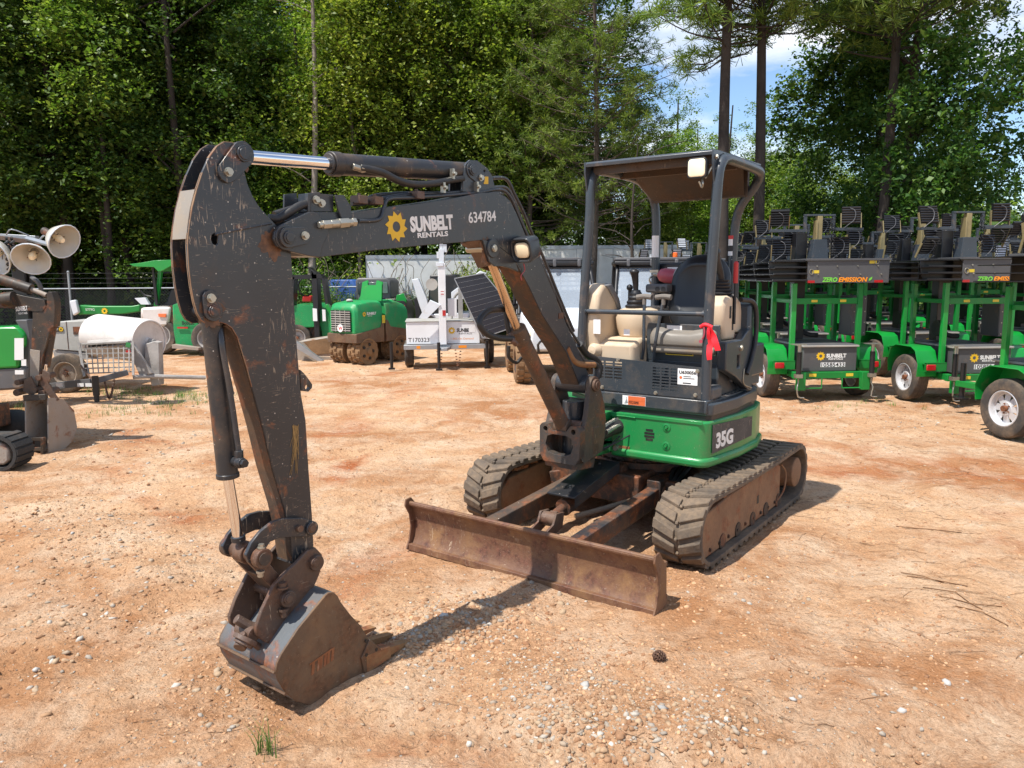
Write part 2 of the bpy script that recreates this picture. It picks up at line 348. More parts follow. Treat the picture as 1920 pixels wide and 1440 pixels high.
def gh(x,y):
    x=np.asarray(x,float); y=np.asarray(y,float)
    h=.030*(vnoise(x*.9+7,y*.9+3,1)-.5)+.022*(vnoise(x*2.6,y*2.6,2)-.5)+.017*(vnoise(x*7,y*7,3)-.5)
    rg=vnoise(x*1.1+11,y*1.1,9); h+=.026*np.clip(rg*2-.8,0,1)*(vnoise(x*17,y*17,4)-.4)+.008*np.clip(1.4-rg*2,.15,1)*(vnoise(x*33,y*33,5)-.5)
    for p,r,a in MOUNDS:
        d2=((x-p.x)**2+(y-p.y)**2)/(r*r); h+=a*np.exp(-d2)*(.7+.6*vnoise(x*9,y*9,6))
    for (ax,ay),(bx,by),w,dp in RUTS:
        L_=math.hypot(bx-ax,by-ay); ux,uy=(bx-ax)/L_,(by-ay)/L_; s=(x-ax)*ux+(y-ay)*uy; d=(x-ax)*-uy+(y-ay)*ux+.15*np.sin(s*.8)
        m=np.exp(-(d/w)**4)*np.clip(s*2,0,1)*np.clip((L_-s)*2,0,1)
        tr=np.sin(s*2*np.pi/.075+np.abs(d)*28)
        h+=m*(-dp*.9+.009*tr)+dp*.7*np.exp(-((np.abs(d)-w*1.25)/.05)**2)*np.clip(s*2,0,1)*np.clip((L_-s)*2,0,1)*vnoise(x*6,y*6,8)
    return h*np.clip(1.6-np.hypot(x,y-5)/26,.3,1)-.006
def bigmesh(name,V,F,mat,smooth=True,kind=None,label=None,cat=None,group=None):
    me=bpy.data.meshes.new(name); V=np.ascontiguousarray(V,dtype=np.float32); F=np.ascontiguousarray(F,dtype=np.int32); k=F.shape[1]
    me.vertices.add(len(V)); me.vertices.foreach_set('co',V.ravel()); me.loops.add(F.size); me.loops.foreach_set('vertex_index',F.ravel())
    me.polygons.add(len(F)); me.polygons.foreach_set('loop_start',np.arange(0,F.size,k,dtype=np.int32))
    if smooth: me.polygons.foreach_set('use_smooth',np.ones(len(F),bool))
    me.update(calc_edges=True); me.materials.append(mat)
    o=bpy.data.objects.new(name,me); col.objects.link(o); tag(o,label,cat,group,kind); return o
# ground material
gm,t,b=newmat('orange dirt'); tc=t.nodes.new('ShaderNodeTexCoord'); co=tc.outputs['Object']
c=mixc(t,ramp(t,noise(t,co,.55,8,.6,dist=.6),.38,.60),(.42,.205,.095),(.62,.395,.235))
c=mixc(t,ramp(t,noise(t,co,.45,8,.68,dist=1),.55,.70),c,(.40,.125,.045))
c=mixc(t,ramp(t,noise(t,co,1.7,9,.7,dist=.5),.44,.72),c,(.70,.54,.39))
c=mixc(t,math_(t,'MULTIPLY',ramp(t,noise(t,co,5,10,.75),.56,.66),.55),c,(.23,.105,.045))
vo=t.nodes.new('ShaderNodeTexVoronoi'); vo.inputs['Scale'].default_value=55; t.links.new(co,vo.inputs['Vector'])
se=t.nodes.new('ShaderNodeSeparateColor'); t.links.new(vo.outputs['Color'],se.inputs[0])
peb=math_(t,'MULTIPLY',ramp(t,vo.outputs['Distance'],.22,.30,(1,1,1,1),(0,0,0,1)),math_(t,'GREATER_THAN',se.outputs[0],.72)); peb=math_(t,'MULTIPLY',peb,ramp(t,noise(t,co,1.3,4),.42,.60))
c=mixc(t,math_(t,'MULTIPLY',peb,.7),c,mixc(t,se.outputs[1],(.30,.24,.19),(.60,.52,.43)))
c=mixc(t,math_(t,'MULTIPLY',ramp(t,noise(t,co,22,7,.72),.52,.64),.42),c,(.30,.15,.07))
c=mixc(t,ramp(t,noise(t,co,90,4,.6),.25,.8),mixc(t,1.,c,(.72,.68,.64),'MULTIPLY'),mixc(t,1.,c,(1.12,1.12,1.12),'MULTIPLY'))
sp=t.nodes.new('ShaderNodeSeparateXYZ'); t.links.new(co,sp.inputs[0])
far=math_(t,'ADD',math_(t,'MULTIPLY',sp.outputs[1],.08),math_(t,'MULTIPLY',noise(t,co,.3,5),.8)); far=ramp(t,far,.58*4 if False else .99,1.0)
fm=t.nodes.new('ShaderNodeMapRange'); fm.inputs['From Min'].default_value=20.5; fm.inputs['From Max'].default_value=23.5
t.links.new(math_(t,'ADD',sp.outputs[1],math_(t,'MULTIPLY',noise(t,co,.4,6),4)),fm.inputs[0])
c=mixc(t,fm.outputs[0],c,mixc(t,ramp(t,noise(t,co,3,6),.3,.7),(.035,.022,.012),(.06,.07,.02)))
t.links.new(c,b.inputs['Base Color']); b.inputs['Roughness'].default_value=.95; b.inputs['Specular IOR Level'].default_value=.15
bu=t.nodes.new('ShaderNodeBump'); bu.inputs['Strength'].default_value=1.; bu.inputs['Distance'].default_value=.03
hh=math_(t,'ADD',math_(t,'ADD',noise(t,co,28,8,.7),math_(t,'MULTIPLY',noise(t,co,9,5,.6),1.5)),math_(t,'MULTIPLY',peb,.35)); t.links.new(hh,bu.inputs['Height']); t.links.new(bu.outputs[0],b.inputs['Normal'])
tx=np.linspace(-1,1,640); gx=8*tx+160*np.sign(tx)*np.abs(tx)**6
ty=np.linspace(0,1,560); gy=np.concatenate([[-60,-30,-15,-8,-4,-2,-1,-.3],.3+12*ty+200*ty**6])
X,Y=np.meshgrid(gx,gy); Z=gh(X,Y); nx=len(gx); ny=len(gy)
idx=np.arange(nx*ny).reshape(ny,nx); F=np.stack([idx[:-1,:-1],idx[:-1,1:],idx[1:,1:],idx[1:,:-1]],-1).reshape(-1,4)
bigmesh('ground',np.stack([X,Y,Z],-1).reshape(-1,3),F,gm,kind='structure')
# stones
ph=(1+5**.5)/2; ICV=np.array([(-1,ph,0),(1,ph,0),(-1,-ph,0),(1,-ph,0),(0,-1,ph),(0,1,ph),(0,-1,-ph),(0,1,-ph),(ph,0,-1),(ph,0,1),(-ph,0,-1),(-ph,0,1)])/1.9
ICF=np.array([(0,11,5),(0,5,1),(0,1,7),(0,7,10),(0,10,11),(1,5,9),(5,11,4),(11,10,2),(10,7,6),(7,1,8),(3,9,4),(3,4,2),(3,2,6),(3,6,8),(3,8,9),(4,9,5),(2,4,11),(6,2,10),(8,6,7),(9,8,1)])
def rotm(a,b_,c_):
    ca,sa,cb,sb,cc,sc2=np.cos(a),np.sin(a),np.cos(b_),np.sin(b_),np.cos(c_),np.sin(c_)
    return np.stack([np.stack([ca*cb,ca*sb*sc2-sa*cc,ca*sb*cc+sa*sc2],-1),np.stack([sa*cb,sa*sb*sc2+ca*cc,sa*sb*cc-ca*sc2],-1),np.stack([-sb,cb*sc2,cb*cc],-1)],-2)
def stones(pts,r):
    n=len(r); V=ICV[None]*(1+.62*(rng.random((n,12,1))-.5))*r[:,None,None]*np.stack([rng.uniform(.8,1.3,n),rng.uniform(.6,1.,n),rng.uniform(.4,.75,n)],-1)[:,None]
    M=rotm(rng.uniform(0,6.28,n),rng.uniform(-.4,.4,n),rng.uniform(-.4,.4,n)); V=np.einsum('nij,nkj->nki',M,V)+pts[:,None]
    return V.reshape(-1,3),(ICF[None]+12*np.arange(n)[:,None,None]).reshape(-1,3)
sm,t,b=newmat('mixed gravel'); ge=t.nodes.new('ShaderNodeNewGeometry'); r=t.nodes.new('ShaderNodeValToRGB'); t.links.new(ge.outputs['Random Per Island'],r.inputs[0])
els=[(0,(.30,.15,.075)),(.35,(.42,.25,.14)),(.62,(.47,.34,.22)),(.8,(.34,.29,.24)),(.93,(.45,.40,.34)),(1,(.60,.56,.50))]
r.color_ramp.elements[0].color=els[0][1]+(1,); r.color_ramp.elements[1].color=els[-1][1]+(1,)
for p,cc in els[1:-1]: e=r.color_ramp.elements.new(p); e.color=cc+(1,)
tc=t.nodes.new('ShaderNodeTexCoord'); c=mixc(t,ramp(t,noise(t,tc.outputs['Object'],60,5),.3,.75),mixc(t,1.,r.outputs[0],(.7,.68,.64),'MULTIPLY'),r.outputs[0]); t.links.new(c,b.inputs['Base Color']); b.inputs['Roughness'].default_value=.9
P=[];S=[]
def clump(u,v,ru,rv,n,r0,r1):
    for k in range(n):
        uu=u+rng.normal()*ru; vv=v+rng.normal()*rv
        if vv<560: continue
        g=gpt(uu,vv); P.append((g.x,g.y)); S.append(r0+(r1-r0)*rng.random()**2.5)
for k in range(11000):   # thin scatter everywhere, density roughly even on the ground
    y=1.2+11*rng.random()**1.3; x=(rng.random()*2-1)*(.8*y+.8); P.append((x,y)); S.append(.0025+.008*rng.random()**3)
for a in ((850,1178,42,20,700,.004,.020),(770,1205,30,14,260,.004,.018),(905,1160,50,30,300,.004,.022),(985,1290,90,45,1100,.003,.013),(1130,1360,120,35,1000,.003,.019),(180,1090,130,60,700,.003,.022),(300,1000,120,50,420,.004,.018),(90,980,90,20,120,.006,.028),(1290,1330,60,40,340,.003,.015),(1340,1385,50,25,200,.004,.018),
          (240,820,130,35,500,.005,.028),(310,745,120,10,260,.007,.03),(700,1100,90,50,200,.003,.014),(1480,1260,160,80,260,.003,.014),(1500,760,180,22,600,.006,.02),(1700,800,120,30,420,.004,.018),(60,1240,60,60,140,.004,.022),(1690,1340,70,40,120,.003,.015),(780,1240,50,22,160,.004,.018),
          (620,1000,100,60,260,.003,.014),(1450,1130,60,40,120,.004,.018),(600,700,120,12,240,.006,.02),(880,720,120,15,260,.006,.02),(1180,1410,120,20,200,.004,.02),(400,1300,70,60,160,.004,.022),(1000,1110,50,25,110,.005,.024)): clump(*a)
P=np.array(P);S=np.array(S); P3=np.concatenate([P,(gh(P[:,0],P[:,1])-S*.05)[:,None]],1)
V,F=stones(P3,S); bigmesh('gravel',V,F,sm,smooth=False,kind='stuff')
gr=[worn('pale grey stone',(.42,.40,.37),.85,var=.3,bump=.5,bs=40,seed=80),worn('tan stone',(.42,.29,.18),.9,var=.3,bump=.5,bs=40,seed=81)]
for (u,v,s,m_,lab) in ((832,1172,.040,0,'large pale angular stone on the rubble mound by the bucket teeth'),(840,1212,.026,1,'flat tan stone in front of the rubble mound'),(137,1015,.022,0,'lone grey stone on the dirt beside the bucket cylinder, up the yard'),(67,1252,.026,0,'grey stone with a bright edge near the left end of the foreground'),(1096,1305,.030,0,'upright pale stone in the gravel patch in front of the blade'),(1032,1342,.020,0,'small white stone at the near end of the gravel patch'),(1103,1357,.026,1,'rounded tan stone right of the white stone in the gravel'),(1196,1374,.032,1,'brown rounded stone on the rim of the near gravel'),(1243,1347,.026,0,'grey stone above the brown rounded stone'),(1487,1312,.020,0,'small grey stone alone on the right foreground dirt'),(915,930,.020,0,'stone beside the left track front'),
        (1037,1430,.024,1,'round brown stone at the bottom edge below the gravel patch'),(410,1265,.022,1,'orange brown stone left of the bucket heel'),(1690,1333,.024,0,'flat grey stone on the lower right dirt'),(1775,1280,.026,0,'grey chip in the lower right near the twigs'),(270,920,.018,0,'grey stone behind the bucket cylinder on the clay')):
    g=gpt(u,v); V,F=stones(np.array([[g.x,g.y,float(gh(g.x,g.y))+s*.1]]),np.array([s*.8])); bigmesh('stone',V,F,gr[m_],smooth=False,label=lab,cat='stone',group='larger stones on the dirt')
# crumbs of the same clay, broken out of the ground
dm,t,b=newmat('broken clay crumbs'); ge=t.nodes.new('ShaderNodeNewGeometry'); t.links.new(ramp(t,ge.outputs['Random Per Island'],0,1,(.26,.125,.06,1),(.56,.34,.19,1)),b.inputs['Base Color']); b.inputs['Roughness'].default_value=1
P=[];S=[]
for k in range(9000): y=1.2+10*rng.random()**1.25; P.append(((rng.random()*2-1)*(.8*y+.6),y)); S.append(.003+.008*rng.random()**3)
for a in ((880,1170,90,40,900,.004,.022),(1180,1290,150,60,900,.003,.014),(150,960,150,60,900,.004,.018),(700,860,200,60,700,.004,.016),(1000,1230,140,50,700,.003,.014),(1600,980,120,50,500,.004,.016),(1400,1150,160,80,600,.003,.014),(300,1150,150,80,700,.003,.014),(1750,1200,120,60,500,.003,.014),(1450,790,200,25,500,.006,.02),(430,1330,120,50,400,.003,.012),(1300,1080,60,25,400,.004,.018)): clump(*a)
P=np.array(P);S=np.array(S); V,F=stones(np.concatenate([P,(gh(P[:,0],P[:,1])-S*.1)[:,None]],1),S); bigmesh('dirt_crumbs',V,F,dm,smooth=False,kind='stuff')
# pine cone
g=gpt(1236,1250); m=MB(Matrix.Translation((g.x,g.y,float(gh(g.x,g.y))+.018)))
for i in range(60):
    a=i*2.4; h=i/60; r=.022*math.sin(math.pi*(h*.85+.12)); c=Vector((h*.055-.027,r*math.cos(a),r*math.sin(a))); m.cbox(c,(.006,.010,.010),Matrix.Rotation(a,3,'X'))
tag(m.build('pine_cone',worn('brown pine cone',(.10,.05,.03),.8,seed=82),None),'small dark brown pine cone lying alone on the dirt in front of the blade','pine cone')
# twigs and pine straw
V=[];F=[]
def twig(x,y,L_,a,r):
    k=4; o=len(V); bend=rng.normal()*.25
    for i in range(k+1):
        t_=i/k; px=x+math.cos(a+bend*t_)*L_*t_; py=y+math.sin(a+bend*t_)*L_*t_; pz=float(gh(px,py))+r*1.2+.008*math.sin(t_*3.14)*rng.random()
        for j in range(3): q=j*2.094; V.append((px-math.sin(a)*r*math.cos(q),py+math.cos(a)*r*math.cos(q),pz+r*math.sin(q)))
    for i in range(k):
        for j in range(3): F.append((o+3*i+j,o+3*i+(j+1)%3,o+3*i+3+(j+1)%3,o+3*i+3+j))
for (u,v,ru,rv,n,l0,l1) in ((1700,950,130,60,90,.04,.20),(1800,1120,90,50,60,.04,.20),(1500,800,160,25,60,.05,.2),(600,1040,300,120,60,.03,.12),(1250,1330,250,70,60,.03,.14),(250,1250,200,100,40,.03,.12),(1750,850,120,40,90,.05,.22),(1640,1230,160,80,30,.04,.12)):
    for k in range(n):
        uu=u+rng.normal()*ru; vv=max(700,v+rng.normal()*rv); g=gpt(uu,vv); twig(g.x,g.y,rng.uniform(l0,l1),rng.normal()*.5-.35+(3.14 if rng.random()<.5 else 0),rng.uniform(.0006,.0015))
for (u,v,L_,a) in ((1700,1080,.38,-.6),(1730,1110,.42,-.75),(1760,1135,.36,-.5),(1690,1070,.3,-.9),(1680,985,.5,-.35),(1790,1150,.3,-.4)):
    g=gpt(u,v); twig(g.x,g.y,L_*.8,a,.0035)
bigmesh('pine_straw',np.array(V),np.array(F),worn('dry brown straw',(.20,.11,.055),.9,var=.4,seed=83),kind='stuff')
# grass tufts
gmt=worn('green grass blade',(.12,.22,.035),.6,var=.35,seed=84)
def tuft(x,y,n,h,sp):
    V=[];F=[]
    for i in range(n):
        a=rng.uniform(0,6.28); px=x+rng.normal()*sp; py=y+rng.normal()*sp; z=float(gh(px,py)); L_=h*rng.uniform(.5,1.1); w=.0022+.0012*rng.random(); ln=rng.uniform(.1,.7)
        o=len(V)
        for k in range(4):
            t_=k/3; q=(px+math.cos(a)*L_*ln*t_*t_,py+math.sin(a)*L_*ln*t_*t_,z+L_*t_*(1-.3*ln*t_)); ww=w*(1-t_*.9); V+= [(q[0]-math.sin(a)*ww,q[1]+math.cos(a)*ww,q[2]),(q[0]+math.sin(a)*ww,q[1]-math.cos(a)*ww,q[2])]
        for k in range(3): F.append((o+2*k,o+2*k+1,o+2*k+3,o+2*k+2))
    return np.array(V),np.array(F)
for u,v,n,h,sp,lab in ((500,1405,34,.13,.025,'bright green grass tuft alone at the bottom of the foreground'),(120,690,0,0,0,None)):
    if lab: g=gpt(u,v); V,F=tuft(g.x,g.y,n,h,sp); bigmesh('grass_tuft',V,F,gmt,label=lab,cat='grass tuft')
VV=[];FF=[];o=0
for (u,v,ru,rv,n) in ((330,748,45,7,70),(250,770,60,6,30),(230,735,40,5,50),(30,770,40,12,40),(1500,760,100,6,10)):
    for k in range(n):
        g=gpt(u+rng.normal()*ru,v+rng.normal()*rv); V,F=tuft(g.x,g.y,9,.09,.04); VV.append(V);FF.append(F+o);o+=len(V)
bigmesh('grass',np.concatenate(VV),np.concatenate(FF),gmt,kind='stuff')
# ---------------- woods
def leafmat(name,a,b_,c_,tr=.35):
    m,t,b=newmat(name); ge=t.nodes.new('ShaderNodeNewGeometry'); r=t.nodes.new('ShaderNodeValToRGB'); t.links.new(ge.outputs['Random Per Island'],r.inputs[0])
    r.color_ramp.elements[0].color=a+(1,); r.color_ramp.elements[1].color=c_+(1,); e=r.color_ramp.elements.new(.6); e.color=b_+(1,)
    tc=t.nodes.new('ShaderNodeTexCoord'); oi=t.nodes.new('ShaderNodeObjectInfo')
    c=mixc(t,ramp(t,noise(t,tc.outputs['Object'],.5,3),.3,.7),mixc(t,1.,r.outputs[0],(.62,.72,.6),'MULTIPLY'),mixc(t,1.,r.outputs[0],(1.3,1.2,1.0),'MULTIPLY'))
    hs=t.nodes.new('ShaderNodeHueSaturation'); t.links.new(c,hs.inputs['Color']); mr=t.nodes.new('ShaderNodeMapRange'); mr.inputs['To Min'].default_value=.9; mr.inputs['To Max'].default_value=1.6; t.links.new(oi.outputs['Random'],mr.inputs[0]); t.links.new(mr.outputs[0],hs.inputs['Value'])
    mh=t.nodes.new('ShaderNodeMapRange'); mh.inputs['To Min'].default_value=.488; mh.inputs['To Max'].default_value=.530; t.links.new(oi.outputs['Random'],mh.inputs[0]); t.links.new(mh.outputs[0],hs.inputs['Hue'])
    t.links.new(hs.outputs[0],b.inputs['Base Color']); b.inputs['Roughness'].default_value=.5; b.inputs['Specular IOR Level'].default_value=.35
    tl=t.nodes.new('ShaderNodeBsdfTranslucent'); t.links.new(mixc(t,1.,hs.outputs[0],(1.5,1.7,.8),'MULTIPLY'),tl.inputs[0]); mx_=t.nodes.new('ShaderNodeMixShader'); mx_.inputs[0].default_value=tr
    t.links.new(b.outputs[0],mx_.inputs[1]); t.links.new(tl.outputs[0],mx_.inputs[2]); t.links.new(mx_.outputs[0],t.nodes['Material Output'].inputs[0]); return m
LM=[leafmat('mid green leaves',(.045,.080,.016),(.095,.145,.028),(.23,.28,.065)),leafmat('yellow green leaves',(.07,.110,.018),(.15,.20,.035),(.30,.33,.08)),leafmat('dark green leaves',(.028,.062,.018),(.055,.100,.026),(.13,.18,.05))]
NM=leafmat('pine needles',(.07,.11,.025),(.13,.18,.04),(.24,.28,.07),.35)
BK=worn('grey brown bark',(.13,.10,.08),.9,var=.35,bump=.8,bs=14,dust=.3,dustc=(.25,.23,.19),seed=85); BKD=worn('shade darkened furrowed bark',(.040,.030,.024),.9,var=.4,bump=.9,bs=12,seed=86)  # second bark: shade on the trunks is put into its near-black colour
def leaves(C,Nv,size,flat=.6,droop=0,aspect=.62):
    """C: leaf centres (n,3) -> diamond leaves, normals biased upwards"""
    n=len(C); nz_=rng.normal(size=(n,3)); nz_[:,2]=np.abs(nz_[:,2])+flat; nz_/=np.linalg.norm(nz_,axis=1)[:,None]
    a=rng.normal(size=(n,3)); a[:,2]-=droop; a-=nz_*(a*nz_).sum(1)[:,None]; a/=np.linalg.norm(a,axis=1)[:,None]; b_=np.cross(nz_,a)
    s=size*np.clip(np.exp(rng.normal(size=n)*.35),.5,2)[:,None]; fold=nz_*s*.12
    V=np.stack([C-a*s*.5,C+b_*s*aspect*.5+fold,C+a*s*.5,C-b_*s*aspect*.5+fold],1).reshape(-1,3); F=np.arange(4*n).reshape(n,4); return V,F
def mkmesh(name,V,F,mat,smooth=False):
    o=bigmesh(name,V,F,mat,smooth=smooth); me=o.data; bpy.data.objects.remove(o); return me
def crown_dec(rx,rz,z0,nc,nl,ls,mat,seed,gap=.0):
    r=np.random.default_rng(seed); nl_=9; ld=r.normal(size=(nl_,3)); ld[:,2]*=.8; ld/=np.linalg.norm(ld,axis=1)[:,None]
    lobe=ld*r.uniform(.45,.8,nl_)[:,None]; lr=r.uniform(.38,.55,nl_)                       # big limbs, each with its own sprays
    k=r.integers(0,nl_,nc); d=r.normal(size=(nc,3)); d/=np.linalg.norm(d,axis=1)[:,None]; c=(lobe[k]+d*(lr[k]*r.uniform(.55,1.05,nc))[:,None])*np.array([rx,rx,rz]); c[:,2]+=z0+rz
    c[:,2]=np.maximum(c[:,2],z0*.8+.3); tap=1-.30*np.clip((c[:,2]-z0-rz)/rz,-.2,1); c[:,0]*=tap; c[:,1]*=tap
    k=r.integers(0,nc,nl); q=r.normal(size=(nl,3))*.5; cs=r.uniform(.28,.72,nc); yaw=r.uniform(0,6.28,nc); el=r.uniform(1.0,1.9,nc)
    q*=np.stack([cs[k]*el[k],cs[k],.14+cs[k]*.42],1); q[:,2]-=.42*(q[:,0]**2+q[:,1]**2)
    x=q[:,0]*np.cos(yaw[k])-q[:,1]*np.sin(yaw[k]); y=q[:,0]*np.sin(yaw[k])+q[:,1]*np.cos(yaw[k]); q[:,0]=x; q[:,1]=y
    C=c[k]+q; C=np.repeat(C[::3],3,0)+r.normal(size=(len(C[::3])*3,3))*.065
    return c,leaves(C,None,ls*.98,.8,.35)
def trunk(h,r0,limbs,z1,seed,centers=None,bark=BKD,lean=(0,0),n=8):
    rr=random.Random(seed); m=MB(); pts=[]; 
    for i in range(9):
        t_=i/8; pts.append((lean[0]*t_+.10*math.sin(t_*5+seed),lean[1]*t_+.10*math.cos(t_*4+seed)-.1,-.2+t_*(h+.2)))
    m.tube(pts,lambda t_:r0*(1-.78*t_)*(1+.35*math.exp(-t_*30)),n,3)
    for i in range(limbs):
        if centers is not None: c=centers[rr.randrange(len(centers))]; e=Vector(c)
        else: a=rr.random()*6.28; e=Vector((math.cos(a)*2,math.sin(a)*2,z1+rr.random()*(h-z1)))
        zz=max(.8,min(h*.92,e.z-(.3+.5*rr.random())*math.hypot(e.x,e.y)-.2)); t_=zz/h; s=Vector((lean[0]*t_+.10*math.sin(t_*5+seed),lean[1]*t_,zz)); mid=s.lerp(e,.5)+Vector((0,0,.15)); rb_=r0*(1-.7*t_)*.35
        m.tube([s,mid,e],lambda q:rb_*(1-.8*q)+.006,5,3)
        for k in range(2):
            e2=mid+Vector((rr.uniform(-1,1),rr.uniform(-1,1),rr.uniform(-.1,.7))); m.tube([mid,mid.lerp(e2,.6)+Vector((0,0,.1)),e2],lambda q:.018*(1-.7*q)+.004,4,2)
    o=m.build('t',bark,None,smooth=60); me=o.data; bpy.data.objects.remove(o); return me
def pine_meshes(h,z1,rmax,tufts,seed,r0=.14,nn=26,nl=.17,bark=BK,shape=1.):
    r=np.random.default_rng(seed); m=MB(); pts=[(0.12*math.sin(i*.6+seed),.1*math.cos(i*.5+seed),-.2+i/8*(h+.2)) for i in range(9)]; m.tube(pts,lambda t_:r0*(1-.8*t_)+.01,9,3); T=[]
    nb=int(tufts/9)
    for i in range(nb):
        t_=(i+r.random())/nb; z=z1+(h-z1)*t_; a=r.uniform(0,6.28); L_=rmax*(math.sin(min(1,(1-t_)*1.25+.12)*1.57))**shape*r.uniform(.6,1.1); s=Vector((0.12*math.sin(z/h*8*.6+seed),.1*math.cos(z/h*8*.5+seed),z))
        rise=r.uniform(.05,.45); e=s+Vector((math.cos(a)*L_,math.sin(a)*L_,L_*rise)); mid=s.lerp(e,.5)+Vector((0,0,-.06*L_)); m.tube([s,mid,e],lambda q:.022*(1-.8*q)*(.5+.5*L_/rmax)+.004,4,3)
        for k in range(9):
            f=.35+.65*((k+1)/9)**.8; p=s.lerp(e,f)+Vector((r.normal()*.22,r.normal()*.22,r.normal()*.10+.05))*min(1,L_); T.append(p); 
            if k%2==0: m.tube([s.lerp(e,max(.2,f-.15)),p],.006,3,1)
    T=np.array([tuple(p) for p in T]); n=len(T)*nn; k=np.repeat(np.arange(len(T)),nn); d=r.normal(size=(n,3)); d[:,2]=d[:,2]*.8+.35; d/=np.linalg.norm(d,axis=1)[:,None]
    w=np.cross(d,r.normal(size=(n,3))); w/=np.linalg.norm(w,axis=1)[:,None]; L2=nl*r.uniform(.7,1.2,n)[:,None]; a=T[k]+d*.01; wd=.0085
    V=np.stack([a-w*wd*.6,a+w*wd*.6,a+d*L2+w*wd-np.array([0,0,.02]),a+d*L2-w*wd-np.array([0,0,.02])],1).reshape(-1,3); F=np.arange(4*n).reshape(n,4)
    o=m.build('t',bark,None,smooth=60); tm=o.data; bpy.data.objects.remove(o); return tm,mkmesh('needles',V,F,NM)
TV=[]   # tree kinds: (trunk mesh, crown mesh)
for i,(rx,rz,z0,nc,nl,ls,mt) in enumerate(((2.8,6.4,1.2,300,44000,.11,0),(2.6,6.0,1.0,280,44000,.10,1),(3.1,6.7,1.5,320,46000,.115,2),(2.4,6.9,1.6,260,40000,.10,0),(3.0,5.2,.3,280,42000,.105,1))):
    c,(V,F)=crown_dec(rx,rz,z0,nc,nl,ls,LM[mt],20+i); TV.append((trunk(z0+rz*1.75,.11+.02*i,14,2,30+i,c),mkmesh('leaves',V,F,LM[mt])))
c,(V,F)=crown_dec(1.5,1.1,.0,60,8000,.085,LM[1],44); BUSH=(trunk(1.2,.03,8,.2,45,c),mkmesh('leaves',V,F,LM[1]))
c,(V,F)=crown_dec(1.7,1.4,.0,60,8000,.09,LM[2],46); BUSH2=(trunk(1.4,.03,8,.2,47,c),mkmesh('leaves',V,F,LM[2]))
PV=[pine_meshes(12.6,3.2,2.6,1500,50,.12,nn=30),pine_meshes(11,2.2,2.4,1300,51,.10,nn=30)]
def plant(kind,x,y,s,rot,name,label,cat,group=None,sz=None,z=0):
    r=empty(name,Matrix.Translation((x,y,z))@Matrix.Rotation(rot,4,'Z')@Matrix.Diagonal((s,s,sz or s,1))); tag(r,label,cat,group)
    for me,nm in zip(kind,('trunk','crown')):
        o=bpy.data.objects.new(nm,me); col.objects.link(o); o.parent=r
    return r
RR=random.Random(3)
rows=[(44,[-46,-40,-34,-28,-22,-16,-10,-4]),(51,[-54,-46,-38,-30,-22,-14,-6]),(25.5,[-24,-20.6,-17.6,-15,-12.4,-9.8,-7.4,-4.6,-2.2]),(28.5,[-26,-22,-18.9,-16.2,-13.5,-10.8,-8.3,-5.8,-3.2,-.6,1.7]),(32,[-30,-25,-21,-17.5,-14,-10.5,-7,-3.5,0,]),(37,[-34,-29,-24,-19,-14,-9,-4,.5])]
k=0
side=['far left','left','centre left','middle']
for ri,(y,xs) in enumerate(rows):
    for x in xs:
        v=TV[RR.randrange(5)] if ri!=2 else (TV[(2,0)[k%2]] if x<-8 else TV[(k*2+k//3)%5]); s=RR.uniform(.95,1.2)*(1 if y<30 else 1.2); xx=x+RR.uniform(-.6,.6); yy=y+RR.uniform(-.8,.8)
        nth=['first','second','third','fourth','fifth','sixth','seventh','eighth','ninth','tenth','eleventh']
        lab=('leafy tree in the front row of the woods, %s from the left end'%nth[xs.index(x)]) if ri==2 else ('leafy tree in the second row of the woods, %s from the left end'%nth[xs.index(x)]) if ri==3 else 'tree deep in the woods, seen only through gaps in the front rows'
        plant(v,xx,yy,s,RR.uniform(0,6.28),'deciduous_tree',lab,'tree','trees of the dense woods at the left')
        k+=1
for i,(x,y,s) in enumerate([(-21,25.6,.7),(-13.2,25.8,.6),(-9.3,25.1,.6),(-6.8,24.6,.8),(-4.6,24.8,1.0),(-2.6,25.1,1.0),(-.6,27,1.5),(1.6,27.5,1.3)]):
    plant(BUSH2 if i%2 else BUSH,x,y,s,RR.uniform(0,6.28),'understory_bush','leafy bush at the foot of the woods','bush','bushes at the foot of the woods')
# undergrowth: one dark leafy mass filling the floor of the woods
n=4200; cx=rng.uniform(-48,34,n); cy=rng.uniform(26.5,46,n); cz=rng.uniform(0,1,n)**1.3*(1.0+.10*(cy-24)); k=rng.integers(0,n,150000); q=rng.normal(size=(150000,3))*np.array([.55,.45,.28]); C=np.stack([cx[k],cy[k],np.maximum(.05,cz[k])],1)+q; ok=(C[:,2]>0)&((C[:,0]<9)|(C[:,1]>29)); V,F=leaves(C[ok],None,.17,.6,.3); bigmesh('undergrowth',V,F,LM[2],smooth=False,kind='stuff')
n=900; cx=rng.uniform(-95,75,n); cy=rng.uniform(58,72,n); cz=rng.uniform(0,1,n)*6.5; k=rng.integers(0,n,45000); q=rng.normal(size=(45000,3))*np.array([1.8,1.2,1.0]); C=np.stack([cx[k],cy[k],cz[k]],1)+q; V,F=leaves(C[C[:,2]>0],None,.55,.4,.3); bigmesh('far_woods',V,F,LM[0],smooth=False,kind='stuff')
